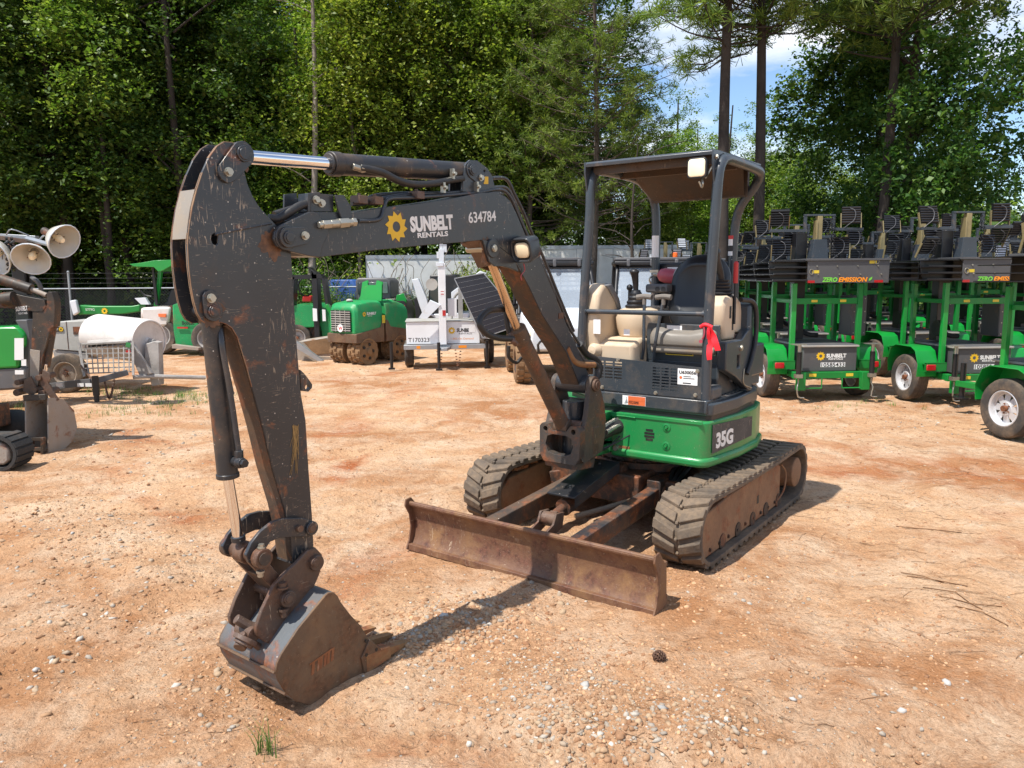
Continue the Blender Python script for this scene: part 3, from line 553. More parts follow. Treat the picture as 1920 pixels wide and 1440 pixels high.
# singled-out trees
def bare(h,r0,seed,lean,bark,name,label,x,y,limbs=10,r=0):
    me=trunk(h,r0,0,h*.5,seed,None,bark,lean,9); r_=empty(name,frame_at(x,y,r)); tag(r_,label,'tree'); o=bpy.data.objects.new('trunk',me); col.objects.link(o); o.parent=r_
    m=MB(); rr=random.Random(seed)
    for i in range(limbs):
        z=h*(.35+.6*i/limbs); a=rr.random()*6.28; s=Vector((lean[0]*z/h,lean[1]*z/h,z)); L_=rr.uniform(.6,1.5); e=s+Vector((math.cos(a)*L_,math.sin(a)*L_,L_*.35)); m.tube([s,s.lerp(e,.5)+Vector((0,0,.1)),e],lambda q:.016*(1-.7*q)+.003,4,3)
        for k in range(3): 
            p=s.lerp(e,.4+.2*k); q_=p+Vector((rr.uniform(-.5,.5),rr.uniform(-.5,.5),rr.uniform(-.1,.4))); m.tube([p,q_],.005,3,1)
    m.build('bare_branches',bark,r_,smooth=60); return r_
bare(13,.13,5,(.45,0),worn('pale grey bark',(.26,.22,.19),.9,var=.3,bump=.7,bs=14,seed=88),'slim_tree','tall slim pale grey trunk in front of the woods, above the arm cylinder rod',-6.15,24.0,8)
bare(12,.09,6,(-.3,0),BK,'slim_tree','thinner grey trunk standing right of the tall pale trunk',-4.75,24.6,9)
bare(12,.12,7,(.7,0),BKD,'leaning_tree','thick grey trunk leaning to the right behind the green canopy machine',-12.7,24.4,7)
bare(5.2,.07,8,(.05,0),BKD,'bare_sapling','thin dark leafless sapling in front of the white trailer, seen through the canopy posts',3.35,21.5,16)
plant(PV[0],2.55,24.5,.98,.3,'pine_tree','tall airy pine with yellow green needles, left of the excavator canopy','pine tree')
plant(PV[1],.6,26,1.05,1.9,'pine_tree','pine half hidden behind the tall airy pine','pine tree')
plant(TV[4],4.2,27.5,.62,1,'deciduous_tree','rounded yellow green tree low behind the canopy, right of the airy pine','tree')
plant(TV[1],6.9,30,.62,2,'deciduous_tree','small yellow green tree behind the canopy roof','tree')
plant(TV[3],1.2,28.8,.72,2.6,'deciduous_tree','green tree filling the gap under the airy pine','tree')
# tall pines with dark trunks
big1=pine_meshes(15.5,6.5,2.2,1300,60,.15,nn=34,nl=.22,bark=BKD,shape=.6); big2=pine_meshes(16,6.9,2.3,1300,61,.14,nn=34,nl=.22,bark=BKD,shape=.6)
plant(big1,4.95,18.2,1,.5,'pine_tree','tall pine with a dark forked trunk right of the canopy roof','pine tree')
plant(big2,5.75,18.6,1,3.4,'pine_tree','tall pine with a straight dark trunk, just right of the forked pine','pine tree')
c,(V,F)=crown_dec(3.1,5.9,2.0,260,46000,.13,LM[2],66); DK=(trunk(12.5,.20,18,3,67,c,BKD),mkmesh('leaves',V,F,LM[2]))
plant(DK,10.0,20,.84,.5,'sweetgum_tree','broad dark green leafy tree above the light towers','tree',sz=.98)
plant(DK,10.9,23.5,.9,2.5,'sweetgum_tree','dark green tree behind the right side of the broad one','tree')
plant(big2,8.75,18.6,.95,4.4,'pine_tree','tall pine whose needles hang over the dark green tree','pine tree')
for i,(x,y,s,v,lab) in enumerate(((12.2,41,.78,4,'pale green tree far behind, right of the dark pine trunks'),(16.,42,.80,1,'pale yellow green tree in the middle of the far row'),(19.5,43,.74,0,'green tree far behind the light towers'),(8.4,40,.76,3,'green far tree between the two dark pine trunks'),(23.5,44,.70,1,'far pale tree behind the broad dark tree'),(28,50,.62,4,'far rounded tree low at the right edge'),(32.5,52,.6,0,'last far tree at the right edge'),(37,52,.62,1,'far tree beyond the right edge'),(7.6,33,.60,1,'small light green tree just above the canopy roof'),(9.7,35,.66,3,'light green tree between the canopy roof and the first dark pine trunk'),(11.9,34,.60,1,'light green tree low between the dark pines and the broad tree'),(5.5,38,.72,2,'dark far tree behind the canopy roof'),(25.5,47,.7,2,'dark far tree between the pale ones at the right'))):
    plant(TV[v],x,y,s*1.15,i*1.3,'far_tree',lab,'tree',sz=s)
for i,(x,y,s) in enumerate(((9,26,1.3),(12,27,1.5),(15,27,1.4),(18.5,27,1.6),(22,28,1.5),(6.5,27,1.2))):
    plant((BUSH,BUSH2)[i%2],x,y,s,i*1.7,'understory_bush','leafy bush in the gap between light towers and far trees','bush','bushes behind the light towers')
# ------------------------------------------------------------------ the mini excavator in the middle
EXM=frame_at(.983,5.561,-126.39); EXI=EXM.inverted()
LC=EXI@CAM; LR=EXI.to_3x3()
def lray(u,v): return LR@ray(u,v)
def onp(u,v,p0,n):
    d=lray(u,v); n=Vector(n); return LC+d*((Vector(p0)-LC).dot(n)/d.dot(n))
def FX(u,v,x): return onp(u,v,(x,0,0),(1,0,0))
def FY(u,v,y): return onp(u,v,(0,y,0),(0,1,0))
def FZ(u,v,z): return onp(u,v,(0,0,z),(0,0,1))
bS=Vector((.95,-.08,0)); ba=R(-1.21); bd=Vector((math.cos(ba),math.sin(ba),0)); bn=Vector((-math.sin(ba),math.cos(ba),0))
def BP(s,z,n=0): return bS+bd*s+bn*n+Vector((0,0,z))
def B(u,v,n):
    p=onp(u,v,bS+bn*n,bn)-bS; return (p.dot(bd),p.z)
def z1(x,y): return (x/2.881+320,y/2.881+240)
def z2(x,y): return (x/2.25+320,y/2.25+700)
def z3(x,y): return (x/2.8804+600,y/2.88+260)
def zl(pts,z,n): return [B(*z(*p),n) for p in pts]
ex=empty('mini_excavator',EXM)
tag(ex,'large charcoal and green mini excavator in the middle of the yard','excavator')
# ---- undercarriage
def track(side):
    ys=.57 if side>0 else -.87; y0,y1=ys,ys+.30
    def prof(r,n=18):
        pts=[]
        for i in range(n+1): a=R(-90+180*i/n); pts.append((.84+r*math.cos(a),.232+r*math.sin(a)))
        for k in (.5,.1,-.3,-.6): pts.append((k,.232+r-(.012 if k in(.1,-.3) else .004)))
        for i in range(n+1): a=R(90+180*i/n); pts.append((-.84+r*math.cos(a),.232+r*math.sin(a)))
        return pts
    ro,ri=.205,.178
    O=prof(ro);I=prof(ri); n=len(O)
    m=MB(); rings=[]
    for (ox,oz),(ix,iz) in zip(O,I):
        rings.append([Vector((ox,y0,oz)),Vector((ox,y1,oz)),Vector((ix,y1,iz)),Vector((ix,y0,iz))])
    m.loft(rings,closed=True)
    # tread bars: walk the outer profile at even pitch
    import itertools
    per=[0]; C=[Vector((a,0,b)) for a,b in O]+[Vector((O[0][0],0,O[0][1]))]
    for a,b in zip(C,C[1:]): per.append(per[-1]+(b-a).length)
    T=per[-1]; NL=int(T/.094)
    def at(s):
        s%=T
        for i in range(len(per)-1):
            if per[i]<=s<=per[i+1]:
                f=(s-per[i])/(per[i+1]-per[i]+1e-9); p=C[i].lerp(C[i+1],f); d=(C[i+1]-C[i]).normalized(); return p,d
    def lug(s0,ya,yb,skew,w):
        vs=[]
        for yy,off in ((ya,0),(yb,skew)):
            for k,hh in ((-w,0),(-w*.70,.020),(w*.70,.020),(w,0)):
                p,d=at(s0+off+k); nn=Vector((d.z,0,-d.x)); vs.append(Vector((p.x,yy,p.z))+nn*hh)
        m.add(vs,[(0,1,2,3),(7,6,5,4),(0,4,5,1),(1,5,6,2),(2,6,7,3),(3,7,4,0)])
    for i in range(NL):
        s=T*i/NL
        lug(s,y0+.002,y0+.137,-.050,.035); lug(s+T/NL*.5,y1-.137,y1-.002,.050,.035)
        # drive lugs between the halves and on the inside
        p,d=at(s); 
        lug(s+.02,y0+.141,y0+.159,0,.012)
    o=m.build('track_belt',MT['rubber'],ex,smooth=30,bevel=.004)
    g=MB()
    for i in range(NL):                                      # inner drive lugs
        p,d=at(T*i/NL); nn=Vector((d.z,0,-d.x)); c=Vector((p.x,(y0+y1)/2,p.z))-nn*.045
        g.cbox(c,(.03,.05,.035),Matrix((( d.x,0,nn.x),(0,1,0),(d.z,0,nn.z))))
    g.build('drive_lugs',MT['rubberdark'],o)
    f=MB(); yi,yo=(y0+.045,y1-.045)
    pl=[(.93,.10),(.97,.17),(.95,.27),(.86,.335),(.5,.365),(-.45,.375),(-.52,.34),(-.52,.10),(-.45,.062),(.86,.062)]
    hole=[(-.06,.18),(-.06,.235),(-.02,.235),(-.02,.18)]
    f.prism(pl,lambda a,b,d:Vector((a,d,b)),yi,yo)
    of=f.build('track_frame',MT['trackframe'],ex,bevel=.008)
    hb2=MB(); ye=yo if side>0 else yi-.002; hb2.box(-.06,-.02,ye,ye+.002,.18,.235); hb2.build('frame_opening',MT['ltblack'],of,smooth=0)
    w=MB(); yc=(y0+y1)/2
    w.cyl((.84,yc-.05,.232),(.84,yc+.05,.232),.17,n=28); w.build('idler_wheel',MT['underdark'],of,bevel=.006)
    so=1 if side>0 else -1
    s_=MB(); s_.lathe([(.10,-.08),(.165,-.08),(.165,-.03),(.13,-.03),(.12,.02),(.112,.05),(.112,.125),(.095,.135),(.0,.135)],(-.84,yc,.232),(0,so,0),28)
    for k in range(8):
        a=2*math.pi*k/8; s_.cyl((-.84+.14*math.cos(a),yc+so*-.03,.232+.14*math.sin(a)),(-.84+.14*math.cos(a),yc,.232+.14*math.sin(a)),.012,n=8)
    s_.build('drive_sprocket',MT['trackframe'],of,bevel=.004)
    r=MB()
    for k in range(5): r.cyl((.6-.27*k,yi-.01,.095),(.6-.27*k,yo+.006,.095),.05,n=16)
    for k in range(9): r.bolt((.8-.15*k,yo if so>0 else yi,.10),(0,so,0),.010,.010)
    r.build('track_rollers',MT['underdark'],of)
    mud=MB(); r2=random.Random(5+side)
    for k in range(60):
        x=-.5+1.3*r2.random(); mud.sph((x,yo-.02-.03*r2.random(),.365+.012*r2.random()),.012+.02*r2.random(),7,1.4,1,.6)
    mud.build('mud',MT['dirt3'],of,smooth=60)
    h=MB(); h.tube([(-.45,yo+.004,.10),(-.55,yo+.02,.16),(-.58,yo+.02,.28),(-.5,yo+.01,.36)],.007,6); h.build('grease_hose',MT['trackframe'],of)
track(1); track(-1)
u=MB(); u.box(-.42,.42,-.56,.56,.22,.36); u.box(-.5,.55,-.22,.22,.2,.40)
for sx in (-.35,.38):
    for sy in (-1,1): u.bar((sx*.5,sy*.2,.33),(sx,sy*.58,.24),.16,.13)
for sy in (-1,1): u.box(.36,.50,sy*.305-.05,sy*.305+.05,.22,.38)
uc=u.build('undercarriage_frame',MT['underdark'],ex,bevel=.01)
s=MB(); s.cyl((0,0,.38),(0,0,.44),.38,n=48); s.cyl((0,0,.44),(0,0,.53),.34,n=48)
for k in range(24):
    a=k*math.pi/12; s.bolt((.36*math.cos(a),.36*math.sin(a),.44),(0,0,1),.010,.012)
s.build('swing_bearing',MT['underdark'],ex,bevel=.004)
# ---- dozer blade and its frame
bprof=[(1.612,.0),(1.590,.02),(1.566,.07),(1.556,.14),(1.562,.21),(1.578,.262),(1.600,.285),(1.612,.300)]
m=MB(); 
m.sheet([(x,-.862,z) for x,z in bprof],[(x,.862,z) for x,z in bprof],.012)
m.tube([(1.596,-.862,.292),(1.596,.862,.292)],.016,10,1)
m.box(1.590,1.622,-.868,.868,-.012,.030)
m.box(1.44,1.57,-.855,.855,.03,.055); m.box(1.45,1.56,-.855,.855,.215,.24)
bl=m.build('dozer_blade',MT['rustplate'],ex,bevel=.003)
m=MB()
for y in (-.872,.862): m.prism([(1.625,-.01),(1.640,.0),(1.612,.05),(1.592,.14),(1.602,.22),(1.640,.285),(1.632,.325),(1.585,.330),(1.50,.23),(1.49,.02)],lambda a,b,d:Vector((a,d,b)),y,y+.012)
m.build('end_plates',MT['rustplate'],bl,bevel=.003)
m=MB(); m.tube([(1.46,-.36,.155),(1.46,.36,.155)],.045,16,1); bt=m.build('blade_crossbar',MT['rustplate'],ex,bevel=.004)
for sy in (-1,1):
    m=MB(); m.bar((.44,sy*.305,.275),(1.50,sy*.305,.20),.085,.115); m.cyl((.42,sy*.305-.055,.285),(.42,sy*.305+.055,.285),.055,n=18)
    m.build('push_arm',worn('chipped black push arm paint',(.03,.03,.033),.45,dust=.45,dustc=(.3,.16,.08),rust=.4,chips=.5,scr=1,bump=.15,seed=50) if sy>0 else bpy.data.materials['chipped black push arm paint'] if 'chipped black push arm paint' in bpy.data.materials else MT['dirtydark'],ex,bevel=.006)
m=MB(); m.cyl((.50,-.02,.40),(1.10,-.02,.285),.055,n=20); m.cyl((1.10,-.02,.285),(1.20,-.02,.262),.03,n=14); m.cyl((.46,-.09,.40),(.46,.07,.40),.05,n=18)
bc=m.build('blade_cylinder',MT['underdark'],ex,bevel=.003)
m=MB(); m.cyl((1.24,-.07,.25),(1.24,.03,.25),.045,n=18); m.bar((1.19,-.02,.262),(1.27,-.02,.245),.05,.06)
for y in (-.075,.035): m.prism([(1.18,.29),(1.27,.30),(1.30,.24),(1.44,.19),(1.44,.12),(1.2,.2)],lambda a,b,d:Vector((a,d,b)),y-.008,y+.008)
m.build('cylinder_clevis',MT['linkrust'],bc,bevel=.003)
g=[Vector((.56,-.12,.475)),Vector((.56,.085,.475)),Vector((1.13,.085,.365)),Vector((1.13,-.12,.365))]
m=MB(); m.add(g+[p+Vector((.002,0,.012)) for p in g],[(0,1,2,3),(4,7,6,5),(0,4,5,1),(1,5,6,2),(2,6,7,3),(3,7,4,0)])
m.add([g[1],g[2],g[2]-Vector((0,0,.06)),g[1]-Vector((0,0,.06))],[(0,1,2,3)])
for t in (.15,.8):
    p=g[0].lerp(g[3],t); m.bolt(p+Vector((0,.1,.012)),(0,0,1),.010)
m.build('cylinder_guard',MT['cyldark'],ex,bevel=.002)
m=MB(); m.tube([(.30,.20,.33),(.55,.24,.27),(.80,.20,.27),(.95,.12,.25),(1.08,.06,.24)],.018,10); m.build('blade_hose',worn('muddy hydraulic hose',(.14,.10,.07),.7,dust=.7,bump=.3,seed=51),ex)
m=MB()
for k in range(3): m.tube([(.1,.3+.05*k,.42),(.35,.36+.03*k,.36),(.30,.42,.30),(.05,.46,.28)],.016,8)
m.build('undercarriage_hoses',MT['hose'],ex)
# ---- upper structure
plan=[(.56,.02),(.56,.63),(.545,.66),(.51,.685),(.1,.735),(-.2,.735),(-.45,.68),(-.68,.5),(-.82,.22),(-.86,0),(-.82,-.25),(-.68,-.5),(-.45,-.70),(-.1,-.745),(.02,-.72),(.12,-.64),(.20,-.50),(.26,-.32),(.30,-.26),(.30,.02)]
def offs(pl,d):
    c=Vector((-.1,0)); return [(a+d*(1 if a>0 else a/.86),b+d*(b/.7)) for a,b in pl]
xy=lambda a,b,d:Vector((a,b,d))
m=MB(); m.prism(plan,xy,.575,.815); hb=m.build('body_panel',MT['green'],ex,bevel=.012,seg=3)
m=MB(); m.prism(offs(plan,.018),xy,.525,.585); m.build('lower_skirt',MT['green'],ex,bevel=.02,seg=3)
# recessed nose left of the side cover: green casting the swing post hangs on
m=MB(); m.box(.25,.62,-.24,.04,.56,.60); m.box(.25,.50,-.28,.0,.60,.80); m.prism([(.28,.03),(.28,-.26),(.70,-.16),(.70,-.02)],xy,.535,.60)
m.prism([(.28,.03),(.28,-.26),(.66,-.16),(.66,-.02)],xy,.76,.815)
m.build('swing_bracket_housing',MT['green'],ex,bevel=.008)
m=MB(); m.cyl((.86,-.09,.50),(.86,-.09,.93),.075,n=24); m.cyl((.84,-.09,.535),(.70,-.09,.535),.06,n=12); m.build('kingpin',MT['boomdark'],ex,bevel=.004)
m=MB()
for (y,z) in ((.42,.76),(.42,.64)):
    m.lathe([(.028,0),(.028,.004),(.016,.006),(.016,-.002),(0,-.002)],(.561,y,z),(1,0,0),18)
    m.bolt((.561,y,z),(1,0,0),.009)
m.build('cover_bolts',MT['green'],hb)
m=MB()
for k,(w,dz) in enumerate(((.05,.028),(.07,0.007),(.07,-.014),(.05,-.034))): m.box(.5605,.5625,.30-w/2,.30+w/2,.70+dz-.007,.70+dz+.007)
m.build('vent_slots',MT['blackplastic'],hb,smooth=0)
m=MB(); m.tube([(.567,.02,.80),(.567,.12,.802),(.567,.2,.80)],.004,6); m.box(.555,.567,.02,.66,.80,.822); m.build('panel_lip',MT['green'],hb,bevel=.005)
m=MB(); m.prism([(.567,.03),(.567,.16),(.56,.16),(.56,.03)],xy,.57,.60); m.build('scuffed_tab',MT['teeth'],hb)
# model decal on the side panel
pa,pb=Vector((.500,.692,0)),Vector((-.1,.752,0)); dx=(pb-pa).normalized()
Mdec=plane(pa+dx*.02+Vector((0,0,.605)),.0035,dx,(0,0,1))
if (Mdec.to_3x3()@Vector((0,0,1))).y<0:
    Mdec=plane(pa+dx*.02+Vector((0,0,.605)),-.0035,dx,(0,0,1))
    # x runs rearwards, so the normal must point outward
Mdec=Matrix.Translation(Vector((0,.004,0)))@Matrix(((dx.x,0,-dx.y,pa.x+dx.x*.02),(dx.y,0,dx.x,pa.y+dx.y*.02),(0,1,0,.607),(0,0,0,1)))
decm=worn('scuffed charcoal decal',(.045,.045,.047),.6,dust=.45,dustc=(.16,.14,.12),scr=1.4,chips=.3,seed=52)
v=[Mdec@Vector(p) for p in ((0,0,0),(.56,.03,0),(.56,.165,0),(0,.185,0))]
dn=Vector((-dx.y,dx.x,0)); dn=dn if dn.y>0 else -dn
dc=MB().add(v+[p-dn*.002 for p in v],[(0,1,2,3),(7,6,5,4),(0,4,5,1),(1,5,6,2),(2,6,7,3),(3,7,4,0)]).build('model_decal',decm,hb,smooth=0)
# text matrix: x must run from front to rear as seen from the left side
Mt=Matrix(((dx.x,0,dn.x,0),(dx.y,0,dn.y,0),(0,1,0,0),(0,0,0,1))); 
def on_side(a,h,lift): 
    p=pa+dx*(.02+a)+Vector((0,0,.607+h))+dn*lift; M=Mt.copy(); M.translation=p+Vector((0,.004,0)); return M
text('35G',.130,MT['ltwhite'],dc,on_side(.045,.032,.001),bold=.006,fit=.235,name='model_number')
# slew motor side hose bundle on swing post (thick sleeve)
m=MB(); m.tube([(.46,.10,.735),(.60,.04,.72),(.74,-.01,.675),(.86,-.04,.64)],.052,14); hs=m.build('hose_sleeve',MT['hose'],ex)
m=MB(); m.tube([(.44,.13,.745),(.58,.085,.74),(.70,.06,.71)],.016,8); m.tube([(.44,.10,.78),(.56,.06,.775),(.68,.03,.74)],.016,8); m.build('steel_lines',MT['zinc'],ex)
m=MB(); m.cbox((.52,.115,.735),(.05,.10,.075)); m.build('hose_clamp',MT['greyplastic'],ex,bevel=.004)
m=MB(); m.tube([(.55,.16,.68),(.70,.08,.62),(.80,.02,.60),(.9,-.02,.60)],.005,6); m.tube([(.5,.10,.70),(.66,.05,.60),(.78,.03,.585)],.005,6); m.build('loose_wires',MT['hose'],ex)
m=MB(); m.cyl((.56,.25-.18,.585),(.60,.07,.585),.017,n=12); m.build('grease_fitting',MT['zinc'],ex)
# ---- deck, bumper, grille
deckp=[(.50,-.20),(.50,.66),(.47,.69),(.1,.72),(-.30,.70),(-.60,.50),(-.72,.1),(-.72,-.3),(-.5,-.62),(-.1,-.68),(.08,-.60),(.30,-.25)]
m=MB(); m.prism([(a*.985,b*.985) for a,b in deckp],xy,.812,.845); m.build('dark_recess_band',MT['blackplastic'],ex)  # black strip: shade of the recess under the floor frame, put into colour
m=MB(); m.prism(deckp,xy,.845,.925); dk=m.build('floor_frame',MT['house'],ex,bevel=.012,seg=3)
m=MB(); m.box(.492,.512,-.20,.655,.862,.945); m.box(.40,.512,.60,.665,.862,.945); m.build('front_sill',MT['house'],ex,bevel=.006)
def slots(y0,n,z0,k,w=.058,h=.0105,gy=.012,gz=.0105): return [[(y0+i*(w+gy),z0+j*(h+gz)),(y0+i*(w+gy)+w,z0+j*(h+gz)),(y0+i*(w+gy)+w,z0+j*(h+gz)+h),(y0+i*(w+gy),z0+j*(h+gz)+h)] for i in range(n) for j in range(k)]
outer=[(-.175,.955),(.632,.940),(.632,1.148),(-.175,1.180)]
m=MB(); m.prism([outer]+slots(-.150,3,1.035,6)+slots(.275,4,.985,8,w=.052,gz=.009)[:24]+slots(.483,1,1.09,3),lambda a,b,d:Vector((d,a,b)),.470,.478)
gp=m.build('front_grille_panel',MT['house'],ex)
m=MB()
for y,z in ((.585,1.125),(.575,.972),(.30,.963),(-.1,.97),(.02,1.165)): m.bolt((.478,y,z),(1,0,0),.010)
m.build('panel_bolts',MT['zinc'],gp)
m=MB(); m.box(.468,.482,-.175,.632,.938,.950); m.build('panel_foot',MT['blackplastic'],gp)
def front(y,z,x=.480): return Matrix(((0,0,1,x),(1,0,0,y),(0,1,0,z),(0,0,0,1)))   # card facing forward
def fcard(y,z,w,h,mat,par,name,x=.480): return card(front(y,z,x),w,h,mat,par,name)
st=fcard(.452,1.033,.135,.103,MT['label'],gp,'number_sticker'); text('U630056',.027,MT['ltblack'],st,front(.462,1.103,.4815),bold=.0009,fit=.115)
text('EQUIPMENT\nAUCTION SERVICES',.0085,MT['orange'],st,front(.487,1.075,.4815)) if False else None
m=MB(front(.462,1.072,.4812)); 
for i,(a,b,w) in enumerate(((.03,.012,.05),(.03,.0,.075))): m.box(a,a+w,b,b+.005,0,.0005)
m.build('faint_print',MT['greyplastic'],st,smooth=0); m=MB(front(.462,1.070,.4812)); m.prism(circ(.012,.008,.010,10),lambda a,b,d:Vector((a,b,d)),0,.0005); m.build('faint_mark',MT['orange'],st,smooth=0)
m=MB(front(.488,1.040,.4812)); m.box(0,.055,0,.007,0,.0005); m.build('dark_print',MT['ltblack'],st,smooth=0)
ws=fcard(.075,.872,.17,.062,MT['label'],ex,'safety_sticker',x=.5125)
fcard(.118,.874,.125,.030,MT['orange'],ws,'sticker_print_field',x=.5139); fcard(.118,.902,.125,.030,MT['orange'],ws,'sticker_heading',x=.5139)
text('STAY CLEAR',.015,MT['ltblack'],ws,front(.122,.889,.5152),bold=.0005,fit=.075)
for k in range(2): text('of swing boom area',.009,MT['ltblack'],ws,front(.124,.882-.006*k,.5152)) if k==0 else None
m=MB(front(.082,.876,.5139))
for k in range(5): m.bar((.010+.004*k,.006+.009*k,.0008),(.034-.003*k,.012+.008*k,.0008),.003,.0006)
m.build('sticker_symbol',MT['ltblack'],ws,smooth=0)
# floor mat / tread plate at the step, side cover with the small square opening
m=MB(); m.box(-.18,.44,.42,.66,.925,.932)
for k in range(9): m.box(-.16+.066*k,-.125+.066*k,.44,.64,.932,.938)
m.build('step_mat',MT['greydeck'],ex)
m=MB(); m.box(.25,.44,.585,.665,.93,1.02) ; m.build('sill_block',MT['greydeck'],ex,bevel=.02)
sp=[(.30,1.30),(.02,1.30),(-.10,1.36),(-.16,1.36),(-.20,1.30),(-.20,.93),(-.16,.93),(.12,1.06),(.30,1.12)]
hole=[(.10,1.115),(.10,1.20),(.045,1.20),(.045,1.115)]
m=MB(); m.prism([sp,hole],lambda a,b,d:Vector((a,d,b)),.64,.70); sc_=m.build('side_cover',MT['house'],ex,bevel=.008)
m=MB(); m.bolt((.045,.70,1.245),(0,1,0),.016,.012); m.lathe([(.02,0),(.02,.01),(0,.012)],(.045,.701,1.245),(0,1,0),14); m.tube([(-.18,.705,.95),(-.02,.705,1.00),(-.02,.705,1.10)],.004,6)
m.build('cover_latch',MT['zinc'],sc_)
m=MB(); m.box(-.60,.22,-.30,.62,.925,1.16); m.box(-.62,.02,-.45,.64,1.0,1.23); m.build('seat_box',MT['house'],ex,bevel=.015)
# stickers on the front of the seat box
def fc(y,z,w,h,mat,name,x): return fcard(y,z,w,h,mat,ex,name,x=x)
q=fc(.245,1.19,.20,.14,MT['yellowlabel'],'caution_sticker',.223); fcard(.252,1.197,.186,.10,MT['ltblack'],q,'sticker_text_field',x=.2245); text('CAUTION',.024,MT['ltblack'],q,front(.285,1.303,.2245),bold=.001)
fc(.25,1.345,.11,.045,MT['label'],'instruction_sticker',.223)
m=MB(); m.box(.20,.222,.10,.62,1.15,1.40); m.build('seat_front_panel',MT['house'],ex,bevel=.004)
m=MB(front(0,0,.2235)); m.prism([(.50,1.24),(.53,1.20),(.60,1.20),(.60,1.27),(.57,1.30)],lambda a,b,d:Vector((a,b,d)),0,.001); m.build('green_diamond_sticker',worn('pale green sticker',(.25,.5,.4),.5,seed=61),ex,smooth=0)
# ---- engine cover behind the seat, counterweight
ep=[(-.43,-.20),(-.40,-.17),(-.40,.46),(-.44,.50),(-.60,.42),(-.74,.2),(-.74,-.12),(-.60,-.20)]
m=MB(); m.prism(ep,xy,.92,1.82); m.build('engine_cover',MT['blackplastic'],ex,bevel=.03,seg=3)
m=MB(); m.prism([(-.13,.70),(-.22,.69),(-.36,.61),(-.50,.46),(-.55,.30),(-.1,.3)],xy,.92,1.53); m.build('rear_side_cowl',MT['house'],ex,bevel=.025,seg=3)
m=MB(); m.tube([(-.06,.71,1.06),(-.12,.715,1.14),(-.19,.715,1.26),(-.20,.715,1.44),(-.16,.70,1.54),(-.04,.66,1.56)],.017,10); m.build('grab_rail',MT['blackplastic'],ex)
q=fc(-.04,1.70,.085,.085,MT['label'],'cover_sticker',-.385); m=MB(front(-.03,1.725,-.3838)); m.box(.01,.03,.015,.05,0,.0005); m.box(.042,.06,.03,.045,0,.0005); m.box(.005,.06,0,.008,0,.0005); m.build('sticker_print',MT['greyplastic'],q,smooth=0)
# tail body
m=MB(); m.prism([(-.2,.70),(-.45,.655),(-.66,.48),(-.80,.2),(-.83,0),(-.80,-.22),(-.66,-.48),(-.45,-.67),(-.2,-.70),(-.2,-.3),(-.4,.3)],xy,.815,.93); m.build('counterweight',MT['house'],ex,bevel=.02,seg=3)
# ---- seat
def rrect(y0,y1,z0,z1,r,n=5):
    pts=[]
    for cy,cz,a0 in ((y1-r,z1-r,0),(y0+r,z1-r,90),(y0+r,z0+r,180),(y1-r,z0+r,270)): pts+=circ(cy,cz,r,n,a0,a0+90)
    return pts
def shell(sec,name,mat,par=ex,**k):
    m=MB(); m.loft([[Vector(p) for p in s] for s in sec]); return m.build(name,mat,par,**k)
def backsec(x,y0,y1,z0,z1,r,lean): return [(x-(zz-z0)*lean,yy,zz) for yy,zz in rrect(y0,y1,z0,z1,r,7)]
seatC=.37
shell([backsec(-.02,seatC-.20,seatC+.20,1.32,1.84,.17,.22),backsec(.03,seatC-.215,seatC+.215,1.30,1.87,.19,.22),backsec(.07,seatC-.20,seatC+.20,1.33,1.84,.17,.22),backsec(.065,seatC-.15,seatC+.15,1.45,1.80,.12,.22),backsec(.05,seatC-.135,seatC+.135,1.47,1.78,.11,.22)],'seat_back',MT['seatblack'],bevel=.012,seg=3,smooth=50)
m=MB(); rings=[]
for x,dz,w in ((-.10,0,.22),(0,.035,.235),(.12,.035,.24),(.22,.05,.235),(.27,.02,.22),(.285,-.02,.21)):
    rings.append([Vector((x,seatC+a*w,1.315+b)) for a,b in ((-1,-.06),(-1,.0+dz*.9),(-.8,dz+.02),(-.3,dz),(.3,dz),(.8,dz+.02),(1,dz*.9),(1,-.06))])
m.loft(rings); m.build('seat_cushion',MT['seatgrey'],ex,bevel=.015,seg=3,smooth=60)
m=MB(); m.box(-.1,.27,seatC-.225,seatC+.235,1.205,1.262); m.build('seat_pan',worn('light grey seat pan',(.30,.26,.21),.5,dust=.2,seed=62),ex,bevel=.02,seg=3)
m=MB(); m.box(-.05,.2,seatC-.12,seatC+.12,1.15,1.21); m.build('seat_slide',MT['blackplastic'],ex)
# ---- right console (cream) and joystick
def yshell(prof,y0,y1,name,mat,par=ex,infl=.02,**k):
    m=MB(); cx=sum(p[0] for p in prof)/len(prof); cz=sum(p[1] for p in prof)/len(prof)
    rg=[]
    for y,f in ((y0,.90),(y0+infl,1),(y1-infl,1),(y1,.90)): rg.append([Vector((cx+(a-cx)*f,y,cz+(b-cz)*f)) for a,b in prof])
    m.loft(rg); return m.build(name,mat,par,**k)
rc=yshell([(.40,1.10),(.44,1.35),(.44,1.50),(.42,1.60),(.36,1.665),(.30,1.675),(.22,1.62),(.15,1.52),(.12,1.40),(.10,1.10)],-.285,-.165,'tall_side_console',MT['cream'],smooth=50,bevel=.012,seg=3)
yshell([(.40,1.10),(.41,1.26),(.30,1.30),(.10,1.30),(-.3,1.30),(-.3,1.10)],-.30,.10,'console_base',MT['cream'],smooth=50,bevel=.015,seg=3)
m=MB(); m.loft([[Vector((.13+a,-.015+b,z)) for a,b in circ(0,0,r,18)] for z,r in ((1.30,.13),(1.36,.15),(1.43,.16),(1.485,.14),(1.50,.09))]); m.build('armrest_console',MT['cream'],ex,smooth=60,bevel=.01)
